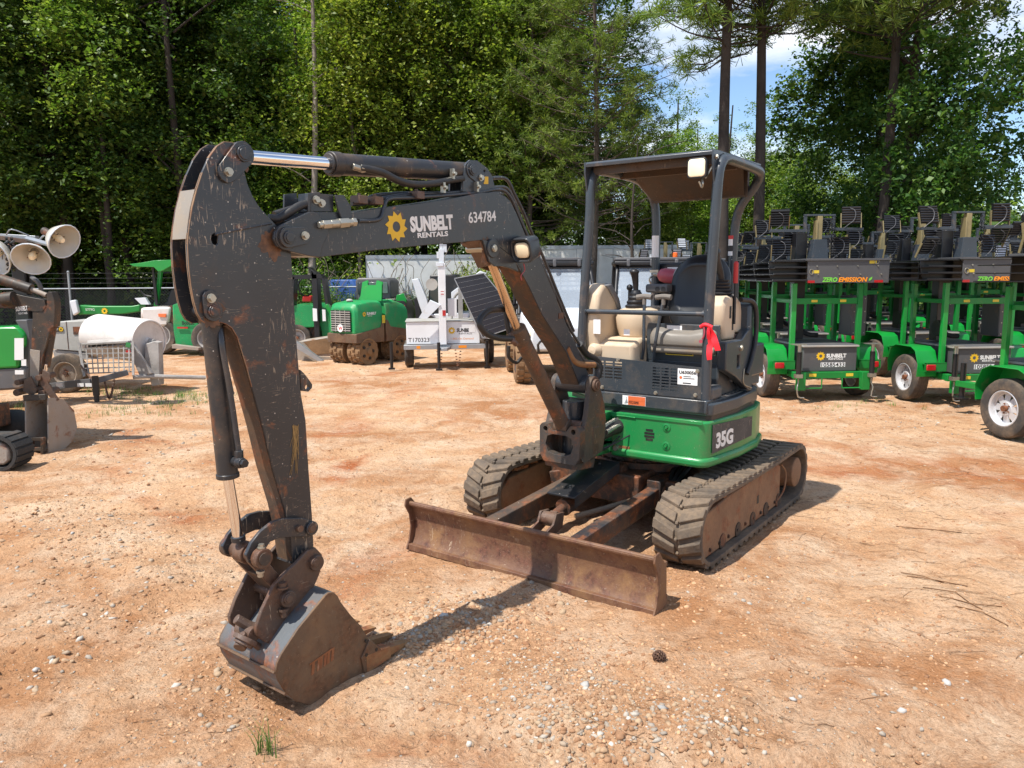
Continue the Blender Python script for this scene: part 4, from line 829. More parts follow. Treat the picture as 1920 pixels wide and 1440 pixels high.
m=MB(); m.box(-.30,.10,-.12,.05,1.43,1.50); m.build('armrest',MT['cream'],ex,bevel=.03,seg=3)
m=MB(); m.prism([(.34,1.66),(.27,1.675),(.16,1.57),(.10,1.44),(.12,1.42),(.20,1.54),(.30,1.63)],lambda a,b,d:Vector((a,d,b)),-.30,-.15); m.build('console_cap',worn('grey console cap',(.17,.17,.175),.5,dust=.15,seed=63),rc,bevel=.01)
m=MB(); m.lathe([(.055,0),(.04,.03),(.03,.045),(.0,.05)],(.41,-.20,1.215),(1,0,0),16); m.build('console_knob',MT['cream'],rc)
m=MB(); m.bolt((.425,-.25,1.60),(1,0,0),.012); m.bolt((.44,-.255,1.56),(1,0,0),.009); m.bolt((.44,-.26,1.42),(1,0,0),.009); m.build('console_bolts',MT['zinc'],rc)
fcard(-.195,1.33,.055,.10,MT['label'],rc,'console_sticker',x=.442); fc(.015,1.325,.045,.04,MT['label'],'small_sticker',.395)
def boot(c,r0,r1,h,n,name,par,tilt=(0,0,1)):
    pr=[]
    for i in range(n):
        t=i/n; r=r0+(r1-r0)*t; pr+=[(r,h*t),(r,h*(t+.22/n)),(r*.80,h*(t+.6/n))]
    pr+=[(r1,h),(0,h)]
    m=MB(); m.lathe(pr,c,tilt,20); return m.build(name,MT['blackplastic'],par,smooth=40)
bo=boot((.16,-.02,1.48),.085,.032,.145,5,'joystick_boot',ex)
m=MB(); m.tube([(.16,-.02,1.60),(.165,-.02,1.66),(.175,-.02,1.71),(.185,-.02,1.745)],lambda t:.016+.012*t,12); m.sph((.186,-.02,1.75),.034,12,1,1,.6); m.build('joystick',MT['blackplastic'],ex,smooth=60)
m=MB(); m.tube([(.10,-.10,1.50),(.10,-.10,1.62)],.012,8); m.sph((.10,-.10,1.64),.024,10); m.build('blade_lever',MT['blackplastic'],ex,smooth=60)
# travel levers with T grips
for y0,y1 in ((.112,.122),(.195,.262)):
    m=MB(); m.tube([(.31,y0,1.16),(.33,y0+.02,1.25),(.32,(y0+y1)/2+.01,1.42),(.31,y1,1.56)],.0115,8); lv=m.build('travel_lever',MT['post'],ex)
    m=MB(); m.tube([(.31,y1-.055,1.578),(.31,y1,1.585),(.31,y1+.055,1.580)],.019,10); m.cyl((.31,y1,1.53),(.31,y1,1.58),.014,n=10); m.build('lever_grip',worn('grey rubber grip',(.16,.14,.12),.6,dust=.3,seed=64),lv)
m=MB(); m.box(.0,.10,.02,.185,1.605,1.665); cu=m.build('cup_holder_tray',MT['greyplastic'],ex,bevel=.015,seg=3)
m=MB(); 
for y in (.115,.16): m.cyl((.101,y,1.63),(.104,y,1.63),.017,n=14)
m.build('tray_holes',MT['ltblack'],cu)
m=MB(); m.tube([(.02,.13,1.5),(.03,.15,1.60)],.02,8); m.build('tray_stalk',MT['blackplastic'],cu)
# fire extinguisher on the engine cover
m=MB(); m.lathe([(.0,0),(.045,.004),(.055,.03),(.055,.20),(.045,.235),(.02,.255),(.0,.256)],(-.30,.19,1.70),(.10,-1,.12),18); fe=m.build('fire_extinguisher_bottle',MT['pink'],ex,smooth=40)
m=MB(); m.lathe([(.0565,.03),(.0565,.12)],(-.30,.19,1.70),(.10,-1,.12),18,cap=False); m.build('bottle_label',worn('grey bottle label',(.35,.33,.33),.5,seed=65),fe)
m=MB(); m.cyl((-.275,-.06,1.73),(-.27,-.10,1.735),.016,n=10); m.cbox((-.27,-.09,1.755),(.02,.07,.02)); m.tube([(-.27,-.08,1.735),(-.25,-.12,1.70),(-.26,-.10,1.64)],.008,6); m.build('bottle_valve',MT['zinc'],fe)
# left console (cream), boot, red lever, ribbon
lc=yshell([(.16,1.30),(.21,1.42),(.20,1.53),(.14,1.585),(-.02,1.60),(-.12,1.55),(-.17,1.42),(-.215,1.27),(-.20,1.22),(-.15,1.22),(-.12,1.33),(-.02,1.34),(-.02,1.29)],.50,.635,'control_console',MT['cream'],smooth=50,bevel=.012,seg=3)
m=MB(); m.box(.07,.095,.636,.639,1.44,1.52); m.build('lever_slot',MT['ltblack'],lc); m=MB(); m.box(.02,.045,.634,.637,1.36,1.585); m.build('lever_slot',MT['ltblack'],lc)
m=MB(); m.box(-.12,.0,.56,.64,1.18,1.33); m.build('pivot_bracket',MT['linkrust'],lc,bevel=.005)
boot((.04,.56,1.58),.075,.045,.11,5,'joystick_boot',ex)
m=MB(); m.tube([(.05,.56,1.68),(.07,.555,1.74),(.11,.55,1.80),(.14,.545,1.87)],lambda t:.018+.012*t,12); m.sph((.145,.545,1.87),.036,12); m.build('joystick',MT['blackplastic'],ex,smooth=60)
m=MB(); m.tube([(.03,.645,1.40),(.03,.645,1.70)],.009,8); ll=m.build('lock_lever',MT['blackplastic'],ex); m=MB(); m.tube([(.03,.645,1.67),(.03,.645,1.80)],.016,10,1); m.sph((.03,.645,1.80),.016,8); m.build('lever_grip',MT['red'],ll)
# ---- canopy
m=MB(); r_=.032
def post(pts,name='canopy_post',r=r_): 
    m=MB(); m.tube(pts,r,16,6); return m.build(name,MT['post'],ex,smooth=50)
yl,yr=.655,-.235
p1=post([(.455,.632,.93),(.452,.638,1.5),(.448,.66,2.1),(.445,.668,2.30),(.42,.672,2.385),(.35,.675,2.43),(.20,.676,2.435),(-.18,.676,2.425),(-.29,.672,2.40),(-.345,.62,2.33),(-.36,.50,2.15),(-.36,.475,1.8),(-.36,.47,.95)])
p2=post([(.455,-.292,.93),(.452,-.27,1.5),(.448,-.23,2.1),(.445,-.225,2.30),(.42,-.22,2.385),(.35,-.215,2.43),(.1,-.21,2.435),(-.18,-.205,2.425),(-.29,-.19,2.38),(-.345,-.15,2.30),(-.36,-.13,2.15),(-.36,-.125,1.8),(-.36,-.125,.95)])
m=MB(); m.cyl((.452,-.275,1.483),(.452,.636,1.483),.0165,n=14); m.cyl((.452,.60,1.483),(.452,.62,1.483),.024,n=14); m.cyl((.452,-.27,1.483),(.452,-.24,1.483),.024,n=14); m.build('front_guard_bar',MT['post'],ex)
m=MB(); m.box(-.34,.44,-.24,.66,2.462,2.476); 
m.prism([(.44,2.476),(.49,2.474),(.505,2.462),(.502,2.440),(.494,2.440),(.49,2.455),(.44,2.462)],lambda a,b,d:Vector((a,d,b)),-.235,.652)
rf=m.build('canopy_roof',MT['post'],ex,bevel=.003)
m=MB(); m.box(-.32,.43,-.22,.64,2.448,2.461); m.box(.41,.435,-.21,.64,2.395,2.448); m.box(-.35,-.31,-.15,.58,2.26,2.448); m.box(.05,.08,-.20,.64,2.40,2.448)
m.add([(-.31,-.13,2.27),(-.31,.56,2.27),(-.08,.63,2.448),(-.08,-.20,2.448)],[(0,1,2,3)])
m.build('canopy_lining',MT['roofin'],rf,bevel=.002)
for y,s_ in ((.655,1),(-.235,-1)):
    m=MB(); m.prism([(.40,2.30),(.47,2.26),(.505,2.40),(.505,2.472),(.36,2.472)],lambda a,b,d:Vector((a,d,b)),y-.006,y+.006); gs=m.build('canopy_gusset',MT['post'],ex,bevel=.002)
m=MB(); m.bolt((.47,.662,2.43),(0,1,0),.012); m.bolt((.455,.662,2.36),(0,1,0),.010); m.build('gusset_bolts',MT['zinc'],gs)
# roof work light (unlit; sun glare is painted into the lens colour)
wl=MB(); wl.loft([[Vector((x,y,z)) for y,z in rrect(.572-a,.572+a,2.365-b,2.365+b,.022,4)] for x,a,b in ((.475,.035,.035),(.50,.058,.055),(.535,.062,.060),(.545,.062,.060))]); w=wl.build('work_light',MT['blackplastic'],ex,bevel=.003)
wl=MB(); wl.loft([[Vector((x,y,z)) for y,z in rrect(.572-a,.572+a,2.365-b,2.365+b,.02,4)] for x,a,b in ((.544,.055,.053),(.549,.053,.051),(.552,.045,.043))]); wl.build('lamp_lens',MT['lens'],w,bevel=.002)
m=MB(); m.tube([(.50,.59,2.305),(.51,.60,2.27),(.49,.585,2.255),(.50,.57,2.29)],.006,6); m.bar((.47,.60,2.31),(.45,.645,2.40),.02,.008); m.build('light_bracket',MT['zinc'],w)
# post stickers
def pcard(c,w,h,mat,name): 
    m=MB(); ax=Vector((0,0,1)); m.loft([[Vector(c)+Vector((.0335*math.cos(R(a)),.0335*math.sin(R(a)),z)) for a in range(-40,80,15)]+[Vector(c)+Vector((.0325*math.cos(R(a)),.0325*math.sin(R(a)),z)) for a in range(65,-55,-15)] for z in (0,h)]); return m.build(name,mat,ex)
pcard((-.36,-.125,1.86),.05,.16,MT['label'],'post_sticker'); q=pcard((-.36,.470,1.86),.05,.14,MT['label'],'post_sticker')
m=MB(); m.loft([[Vector((-.36+.0342*math.cos(R(a)),.470+.0342*math.sin(R(a)),z)) for a in range(-40,80,15)]+[Vector((-.36+.0330*math.cos(R(a)),.470+.0330*math.sin(R(a)),z)) for a in range(65,-55,-15)] for z in (1.975,2.0)]); m.build('sticker_band',MT['red'],q)
m=MB(); m.loft([[Vector((-.36+.0342*math.cos(R(a)),.470+.0342*math.sin(R(a)),z)) for a in range(-40,80,15)]+[Vector((-.36+.0330*math.cos(R(a)),.470+.0330*math.sin(R(a)),z)) for a in range(65,-55,-15)] for z in (1.89,1.93)]); m.build('sticker_text_field',MT['ltblack'],q)
# red ribbon tied to the left front post
m=MB()
for (dx_,w,L_,sw) in ((.010,.034,.21,.012),(.030,.038,.15,.055)):
    a=[];b=[]
    for i in range(9):
        t=i/8; wob=.008*math.sin(t*9+dx_*60); x=.487+wob; y=.650+dx_*.4+sw*t; z=1.41-L_*t; ww=w*(.35+.65*min(1,t*3))
        a.append((x,y-ww/2,z)); b.append((x+.012*math.sin(t*7),y+ww/2,z+.006))
    m.sheet(a,b,.0008)
m.tube([(.485,.60,1.405),(.49,.632,1.42),(.485,.675,1.405)],.012,8); rb=m.build('red_ribbon',MT['ribbon'],ex,smooth=60)
m=MB(); m.tube([(.49,.625,1.41),(.492,.628,1.36),(.49,.615,1.33)],.006,6); m.cyl((.49,.607,1.315),(.494,.607,1.315),.012,n=10); m.build('key_ring',MT['pink'],rb)

# ---- swing post
sw=MB()
earp=[(x,z) for x,z in [B(*z,.14) for z in ((1125,700),(1131,716),(1128,734),(1121,760),(1117,790),(1112,815),(1113,835),(1112,852),(1098,864),(1040,852),(1034,838),(1070,812),(1085,795),(1094,772),(1099,745),(1103,712),(1112,702))]]
ec=B(1113,722,.14); 
def sw_pl(n0,n1):
    s0,zt=ec
    pl=circ(s0,zt,.055,10,-10,190)+[(s0-.07,.93),(s0-.04,.86),(s0+.04,.80),(s0+.10,.775),(s0+.12,.73),(s0+.10,.66),(s0-.02,.60),(s0-.10,.62),(s0-.12,.74),(s0-.15,.80)]
    pl=circ(s0,zt,.055,10,-10,180)+[(s0-.085,.98),(s0-.12,.90),(s0-.14,.80),(s0-.13,.70),(s0-.10,.60),(s0+.12,.56),(s0+.16,.60),(s0+.17,.70),(s0+.12,.78),(s0+.085,.86),(s0+.065,.96)]
    sw.prism(pl,lambda a,b,d:BP(a,b,d),n0,n1)
sw_pl(.115,.150); sw_pl(-.150,-.115)
s0=ec[0]
sw.prism([(s0-.12,.83),(s0-.05,.86),(s0-.05,.93),(s0-.12,.93)],lambda a,b,d:BP(a,b,d),-.12,.12)
ring=[]
fo=[(-.15,.78),(-.13,.80),(-.085,.80),(-.05,.76),(.05,.76),(.085,.80),(.13,.80),(.155,.77),(.15,.60),(.12,.555),(-.12,.555),(-.15,.60)]
fi=[(-.09,.72),(-.05,.735),(.05,.735),(.09,.72),(.105,.67),(.085,.62),(.04,.605),(-.04,.605),(-.085,.62),(-.105,.67)]
h1=circ(.105,.765,.017,12); h2=circ(-.105,.765,.017,12)
sw.prism([fo,fi,h1,h2],lambda a,b,d:BP(d,b,a),s0+.12,s0+.18)
sw.prism(fo,lambda a,b,d:BP(d,b,a),s0-.05,s0+.02)
sw.prism([(s0-.06,.56),(s0+.17,.56),(s0+.16,.52),(s0-.04,.50)],lambda a,b,d:BP(a,b,d),-.12,.12)
swo=sw.build('swing_post',MT['castdark'],ex,bevel=.008,seg=3)
m=MB(); m.cyl(BP(s0,ec[1],.15),BP(s0,ec[1],.168),.04,n=20); m.cyl(BP(s0,ec[1],-.12),BP(s0,ec[1],.16),.026,n=16); m.cyl(BP(s0,ec[1],.168),BP(s0,ec[1],.176),.026,n=16)
m.cyl(BP(s0+.10,.80,-.12),BP(s0+.10,.80,.12),.025,n=16); m.build('pivot_pins',MT['linkrust'],swo,bevel=.003)
# ---- boom
hw=.070
bt_=[z1(*p) for p in ((655,497),(750,452),(980,455),(1210,422))]+[z3(*p) for p in ((500,355),(700,325),(870,292),(950,290),(1000,310),(1030,340),(1060,400),(1110,520),(1190,660),(1250,800),(1330,1000),(1400,1150),(1450,1275))]
bb_=[z1(*p) for p in ((690,682),)]+[z3(*p) for p in ((0,640),(300,600),(600,570),(760,560),(880,545),(940,560),(990,600),(1040,640),(1130,800),(1200,950),(1330,1150),(1410,1345))][0:0]
bot=[z3(*p) for p in ((1410,1345),(1330,1150),(1200,950),(1130,800),(1040,640),(990,600),(940,562),(880,547),(760,560),(600,572),(300,602),(0,640))]+[z1(*p) for p in ((740,690),)]
poly=[B(*p,hw) for p in bt_+bot]
m=MB(); m.prism(poly,lambda a,b,d:BP(a,b,d),-hw,hw)
m.cyl(BP(*ec,-.112),BP(*ec,.112),.058,n=28)
bm_=m.build('boom',MT['boomdark'],ex,bevel=.006)
# side cheeks at the elbow and at the arm end
tip=[z1(*p) for p in ((575,640),(556,600),(562,562),(595,525),(650,500),(750,452),(800,460),(860,560),(820,640),(810,700),(740,690),(650,668))]
ap=B(*z1(620,592),hw+.012)
for n0,n1 in ((hw-.001,hw+.014),(-hw-.014,-hw+.001)):
    pl=[B(*p,hw+.014) for p in tip]; pl=[(a,b) for a,b in pl]
    m=MB(); m.prism(pl,lambda a,b,d:BP(a,b,d),n0,n1); m.cyl(BP(*ap,n0),BP(*ap,n1+(.006 if n0>0 else -0.0)),.05,n=24); m.build('boom_fork_plate',MT['boomdark'],bm_,bevel=.003)
def pin(c,n0,n1,r,plate=None,par=None,bolt=None,mat='linkrust',nm='pivot_pin'):
    m=MB(); m.cyl(BP(*c,n0),BP(*c,n1),r,n=20); m.cyl(BP(*c,n1),BP(*c,n1+.004),r*.75,n=20)
    o=m.build(nm,MT[mat],par,bevel=.002)
    if bolt is not None:
        b=Vector(bolt); c2=Vector(c); d=(b-c2); L_=d.length; d.normalize(); q=Vector((-d.y,d.x)); w=r*1.55
        a0=math.degrees(math.atan2(d.y,d.x))
        pl=circ(c2.x,c2.y,w,9,a0+90,a0+270)+circ(b.x,b.y,w*.85,7,a0-90,a0+90)
        m=MB(); m.prism(pl,lambda a,b_,d_:BP(a,b_,d_),n1-.022,n1-.008); m.build('pin_retainer',MT['linkrust' if mat=='linkrust' else mat],o,bevel=.002)
        m=MB(); m.bolt(BP(bolt[0],bolt[1],n1-.008),bn,.013,.014); m.build('retainer_bolt',MT['zinc'],o)
    return o
pin(ap,-hw-.03,hw+.042,.026,par=bm_,bolt=B(*z1(720,582),hw+.03),mat='boomdark')
# elbow cheek with the boom cylinder pin
cp=B(*z3(937,592),hw+.02)
nc_=[(880,546),(940,560),(990,600),(1040,640),(1060,672),(1075,720),(1030,700),(985,690),(945,690),(915,665),(900,620),(890,580)]
pl=[B(*z3(*p),hw+.014) for p in nc_]; m=MB(); m.prism(pl,lambda a,b,d:BP(a,b,d),hw-.002,hw+.014); m.cyl(BP(*cp,hw),BP(*cp,hw+.022),.05,n=22); m.build('elbow_plate',MT['boomdark'],bm_,bevel=.003)
fc_=[(755,560),(800,585),(830,640),(855,695),(905,715),(950,705),(1000,690),(1040,640),(990,590),(900,540),(800,550)]
pl=[B(*z3(*p),-hw-.014) for p in fc_]; m=MB(); m.prism(pl,lambda a,b,d:BP(a,b,d),-hw-.014,-hw+.002); m.build('elbow_plate',MT['dirtydark'],bm_,bevel=.003)
wp=[B(*z3(*p),-hw) for p in ((760,562),(802,588),(832,642),(856,696))]; m=MB(); m.sheet([BP(a,b,-hw) for a,b in wp],[BP(a+.01,b+.02,hw-.01) for a,b in wp],.008); m.build('elbow_web',MT['linkrust'],bm_)
pin(cp,-hw-.02,hw+.032,.02,par=bm_,mat='zinc')
# boom belly plate is rusty and muddy on the lower leg
bel=[z3(*p) for p in ((1405,1338),(1330,1150),(1200,950),(1130,800),(1060,672))]
pts=[B(*p,hw) for p in bel]
m=MB(); A=[BP(a+.0025,b-.0025,-hw+.004) for a,b in pts]; Bq=[BP(a+.0025,b-.0025,hw-.004) for a,b in pts]; m.sheet(A,Bq,.002); m.build('boom_belly',MT['dirtydark'],bm_)
# tall bracket on top of elbow holding the arm cylinder
ab=B(*z3(820,170),.05)
brk=[z3(*p) for p in ((770,285),(775,190),(785,140),(810,115),(850,118),(905,160),(930,200),(945,262),(1000,300))]
for n0,n1 in ((.036,.05),(-.05,-.036)):
    pl=[B(*p,.05) for p in brk]; m=MB(); m.prism([pl,circ(*B(*z3(888,175),.05),.007,8)],lambda a,b,d:BP(a,b,d),n0,n1); bk=m.build('cylinder_bracket',MT['boomdark'],bm_,bevel=.003)
pin(ab,-.06,.064,.028,par=bm_,mat='boomdark',bolt=B(*z3(862,212),.05))
lb=[BP(*B(*z3(*p),.051),.0515) for p in ((884,205),(908,205),(908,245),(884,245))]
m=MB(); m.add(lb+[p+bn*.001 for p in lb],[(0,1,2,3),(4,5,6,7),(0,1,5,4),(1,2,6,5),(2,3,7,6),(3,0,4,7)]); m.build('small_yellow_sticker',MT['yellow'],bk,smooth=0)
# arm cylinder (horizontal)
ar=B(436,292,.0); ab0=B(884,320,0)
def along(a,b,t): return (a[0]+(b[0]-a[0])*t,a[1]+(b[1]-a[1])*t)
def seg(mb,a,b,r,n=24,off=0,r1=None): mb.cyl(BP(*a,off),BP(*b,off),r,r1,n)
ce=B(618,307,0); cr_=B(868,322,0)
m=MB(); seg(m,ce,cr_,.047); seg(m,ce,along(ce,cr_,.06),.052); seg(m,along(ce,cr_,-.012),ce,.044)
ac=m.build('arm_cylinder',MT['cyldark'],ex,bevel=.004)
m=MB(); seg(m,cr_,ab0,.03); m.cyl(BP(*ab0,-.034),BP(*ab0,.034),.045,n=20); m.build('cylinder_eye',MT['linkrust'],ac,bevel=.004)
m=MB(); seg(m,ar,ce,.0265); m.build('piston_rod',MT['chrome'],ac)
m=MB(); seg(m,ar,along(ar,ce,.08),.036); m.cyl(BP(*ar,-.045),BP(*ar,.045),.045,n=20); m.build('rod_eye',MT['linkrust'],ac,bevel=.004)
def bt(pts,z,r,name,mat,par,n=8,k=6):
    m=MB(); m.tube([BP(*B(*z(p[0],p[1]),p[2]),p[2]) for p in pts],r,n,k); return m.build(name,mat,par,smooth=60)
bt([(215,160,.05),(260,165,.055),(340,185,.055),(420,225,.055),(500,245,.055),(600,243,.055),(700,225,.05),(770,215,.04)],z3,.017,'cylinder_hose',MT['hose'],ac,10)
m=MB(); m.cyl(BP(*B(*z3(175,150),.045),.045),BP(*B(*z3(228,165),.05),.05),.014,n=12); m.cyl(BP(*B(*z3(215,160),.05),.05),BP(*B(*z3(240,165),.052),.052),.018,n=6); m.build('hose_fitting',MT['zinc'],ac,bevel=.002)
m=MB(); 
for q in ((715,190),(665,265),(845,260)):
    c=BP(*B(*z3(*q),.06),.06); m.cbox(c,(.016,.02,.05)); m.bolt(c+bn*.01,bn,.009)
m.build('hose_clamps',MT['zinc'],bm_)
# steel hydraulic lines along the boom
for pts in ([(170,352,.03),(230,350,.03),(300,330,.03),(500,300,.03),(700,292,.03),(870,275,.03),(960,262,.03),(1010,270,.03),(1045,330,.03),(1080,420,.03),(1110,500,.03),(1180,640,.03),(1290,880,.03),(1340,1010,.03),(1400,1110,.03)],
            [(210,445,.075),(320,435,.075),(345,370,.07),(375,325,.06),(500,318,.05),(700,305,.05),(860,290,.05),(950,275,.05),(1000,285,.05),(1040,340,.05),(1085,450,.05),(1160,610,.05),(1250,800,.05),(1290,960,.05),(1320,1060,.05),(1385,1160,.05)],
            [(930,212,.0),(990,212,.0),(1020,235,.0),(1050,300,.0),(1100,400,0),(1140,500,0),(1210,650,0),(1290,850,0),(1370,1040,0)],
            [(240,330,-.03),(300,308,-.03),(400,298,-.03),(520,295,-.03)]):
    bt(pts,z3,.0095,'hydraulic_line',MT['boomdark'],bm_)
m=MB()
for q in ((525,305),(300,335),(215,330),(1285,955)):
    c=BP(*B(*z3(*q),.05),.045); m.cbox(c,(.05,.06,.035)); m.bolt(c+Vector((0,0,.015)),(0,0,1),.009)
m.build('line_clamps',MT['linkrust'],bm_,bevel=.004)
bt([(1385,1160,.05),(1420,1205,.05),(1470,1215,.06),(1500,1240,.07),(1490,1300,.08),(1440,1330,.05)],z3,.022,'foot_hose',MT['hose'],bm_,10)
bt([(1400,1110,.03),(1440,1165,.03),(1490,1195,.04),(1508,1230,.05),(1500,1290,.05)],z3,.024,'foot_hose',MT['hose'],bm_,10)
bt([(1330,1130,.06),(1370,1200,.065),(1420,1220,.07),(1480,1222,.075)],z3,.02,'foot_sleeve',MT['teeth'],bm_,10)
# hose bracket and couplings near the arm end
tb=[z1(*p) for p in ((742,452),(742,350),(755,346),(760,362),(930,362),(972,425),(975,540),(940,535),(905,440),(800,450))]
def plate(pts,zf,n0,n1,name,mat,par,bev=.002):
    pl=[B(*(zf(*p) if zf else p),max(n0,n1,key=abs)) for p in pts]; m=MB(); m.prism(pl,lambda a,b,d:BP(a,b,d),n0,n1); return m.build(name,mat,par,bevel=bev)
hb_=plate([(755,452),(755,352),(880,360),(880,452)],z1,.052,.062,'hose_bracket',MT['boomdark'],bm_)
plate([(742,352),(808,346),(812,362),(757,368),(757,452),(742,452)],z1,-.0,.064,'hose_bracket_flange',MT['boomdark'],hb_)
plate([(606,360),(672,352),(676,382),(748,372),(748,450),(606,450)],z1,-.075,-.065,'far_hose_bracket',MT['boomdark'],bm_)
plate([(890,362),(935,362),(975,422),(977,540),(945,535),(905,440)],z1,.076,.086,'coupling_bracket',MT['boomdark'],bm_)
m=MB()
for q in ((783,388),(812,406)): m.bolt(BP(*B(*z1(*q),.062),.062),bn,.013,.014)
m.build('bracket_bolts',MT['zinc'],hb_)
m=MB(); c0=BP(*B(*z1(800,524),.095),.095); c1=BP(*B(*z1(1000,508),.095),.095); dd=(c1-c0)
for t0,t1,r,n in ((0,.1,.013,12),(.09,.3,.019,6),(.3,.52,.017,16),(.52,.78,.022,6),(.78,.9,.016,12),(.88,.98,.02,6)): m.cyl(c0+dd*t0,c0+dd*t1,r,n=n)
m.build('quick_coupling',MT['zinc'],bm_,bevel=.002)
bt([(530,488,.02),(580,490,.03),(640,455,.045),(700,420,.045),(745,408,.045)],z1,.018,'boom_end_hose',MT['hose'],bm_,10)
bt([(560,470,-.03),(620,450,-.03),(690,430,-.03),(745,425,-.03)],z1,.016,'boom_end_hose',MT['hose'],bm_,10)
# lettering on the boom flank: local plane at n = hw
def bpl(u,v,u2,v2,lift=.001):
    a=B(u,v,hw); b=B(u2,v2,hw); pa_=BP(a[0],a[1],hw+lift); pb_=BP(b[0],b[1],hw+lift); x=(pb_-pa_).normalized(); n=bn.copy(); y=n.cross(x).normalized()
    return Matrix(((x.x,y.x,n.x,pa_.x),(x.y,y.y,n.y,pa_.y),(x.z,y.z,n.z,pa_.z),(0,0,0,1))),(pb_-pa_).length
M,_=bpl(743,425,790,420); sunburst(.070,MT['yellow'],bm_,M)
M,w=bpl(770,434,850,428); text('SUNBELT',.092,MT['ltwhite'],bm_,M,bold=.0045,fit=w,name='owner_name')
M,w=bpl(783,446,840,442); text('RENTALS',.032,MT['ltwhite'],bm_,M,bold=.0010,fit=w,name='owner_name')
M,w=bpl(879,418,930,414); text('634784',.075,MT['ltwhite'],bm_,M,bold=.001,fit=w,name='fleet_number')
# boom light
lm=MB(); lc_=B(*z3(1112,590),.12)
def bl_ring(d,a,b): # rings along bd direction (light faces forward/down)
    ax=(bd*.86-Vector((0,0,1))*.22+bn*.10).normalized(); yy=bn; zz=ax.cross(yy).normalized(); c=BP(*lc_,.13)
    return [c+ax*d+yy*p+zz*q for p,q in rrect(-a,a,-b,b,.028,4)]
lm.loft([bl_ring(-.05,.045,.05),bl_ring(-.04,.062,.06),bl_ring(.04,.068,.066),bl_ring(.075,.068,.066),bl_ring(.075,.058,.056),bl_ring(.055,.052,.048)]); bl_=lm.build('boom_light',MT['boomdark'],ex,bevel=.004)
lm=MB(); lm.loft([bl_ring(.056,.048,.042),bl_ring(.066,.046,.040),bl_ring(.070,.036,.030)]); lm.build('lamp_lens',MT['lens'],bl_,bevel=.002)
lm=MB(); c=BP(*lc_,.0); lm.bar(BP(*lc_,.06),BP(*lc_,.12),.05,.04); lm.build('light_bracket',MT['boomdark'],bl_)
bt([(1100,675,.09),(1105,710,.08),(1085,740,.08),(1090,765,.08)],z3,.003,'loose_wire',MT['pink'],bl_,6)
# boom cylinder in front of the boom
c0=B(*z3(937,592),0); c0=B(*z3(905,610),0); rs=B(*z3(1000,870),0); re=B(*z3(1068,1035),0); be=B(1057,800,0)
m=MB(); seg(m,re,be,.046); seg(m,along(re,be,-.02),along(re,be,.10),.052); m.cyl(BP(*be,-.05),BP(*be,.05),.05,n=20)
bc_=m.build('boom_cylinder',MT['dirtydark'],ex,bevel=.004)
m=MB(); seg(m,c0,re,.026); m.cyl(BP(*c0,-.045),BP(*c0,.045),.045,n=20); m.build('piston_rod',worn('dull chrome rod',(.55,.40,.26),.25,metal=.85,dust=.3,scr=.6,seed=70),bc_)
bt([(1060,905,-.04),(990,920,-.05),(910,930,.0),(862,985,.03),(890,1045,.04),(960,1075,.04),(1040,1080,.04)],z3,.018,'loop_hose',MT['hose'],bc_,10)
bt([(1000,915,-.05),(1010,1000,-.04),(1030,1080,-.03)],z3,.014,'loop_hose',MT['hose'],bc_,8)
bt([(1020,1120,-.06),(1020,1180,-.07),(1060,1210,-.07),(1090,1180,-.05)],z3,.010,'loop_hose',MT['hose'],bc_,8)
bt([(1030,1060,.0),(1040,1090,.05),(1060,1110,.055)],z3,.016,'hose_fitting',MT['linkrust'],bc_,8)
# ---- arm
aw=.058
L1=[z1(*p) for p in ((205,160),(250,97),(290,72),(332,76),(365,100),(385,140),(392,190),(400,240),(415,300),(440,360),(475,420),(520,470),(562,515),(600,560),(640,620),(652,690),(658,780),(664,900),(672,1020),(684,1200),(705,1440))]
L2=[z2(*p) for p in ((570,200),(582,400),(597,600),(604,735),(560,800),(520,806),(514,770),(508,700),(480,570),(430,400),(390,230),(352,90))]
L3=[z1(*p) for p in ((438,1400),(410,1295),(385,1215),(360,1130),(330,1080),(300,1060),(270,1050),(240,1058),(200,1060),(165,1040),(142,1000),(125,940),(108,850),(96,750),(90,640),(92,590),(100,520),(115,430),(140,330),(170,240))]
AP=[B(*p,aw) for p in L1+L2+L3]
slot=[B(*z1(*p),aw) for p in ((220,600),(224,575),(240,566),(256,574),(258,590),(256,625),(244,634),(228,626))]
for n0,n1 in ((aw-.012,aw),(-aw,-aw+.012)):
    m=MB(); m.prism([AP,slot],lambda a,b,d:BP(a,b,d),n0,n1); o=m.build('arm_side_plate',MT['armdark'],ex,bevel=.003)
    if n0>0: arm=o
for nn_,lst in ((0,L3),(0,L1[:6])):
    fp=[B(*p,aw) for p in lst]
    for s_ in (1,-1): m=MB(); m.sheet([BP(a,b,s_*aw+.0005) for a,b in fp],[BP(a,b,s_*(aw-.012)-.0005) for a,b in fp],.0025 if s_<0 else -.0025); m.build('worn_edge',MT['edge'],arm,smooth=60)
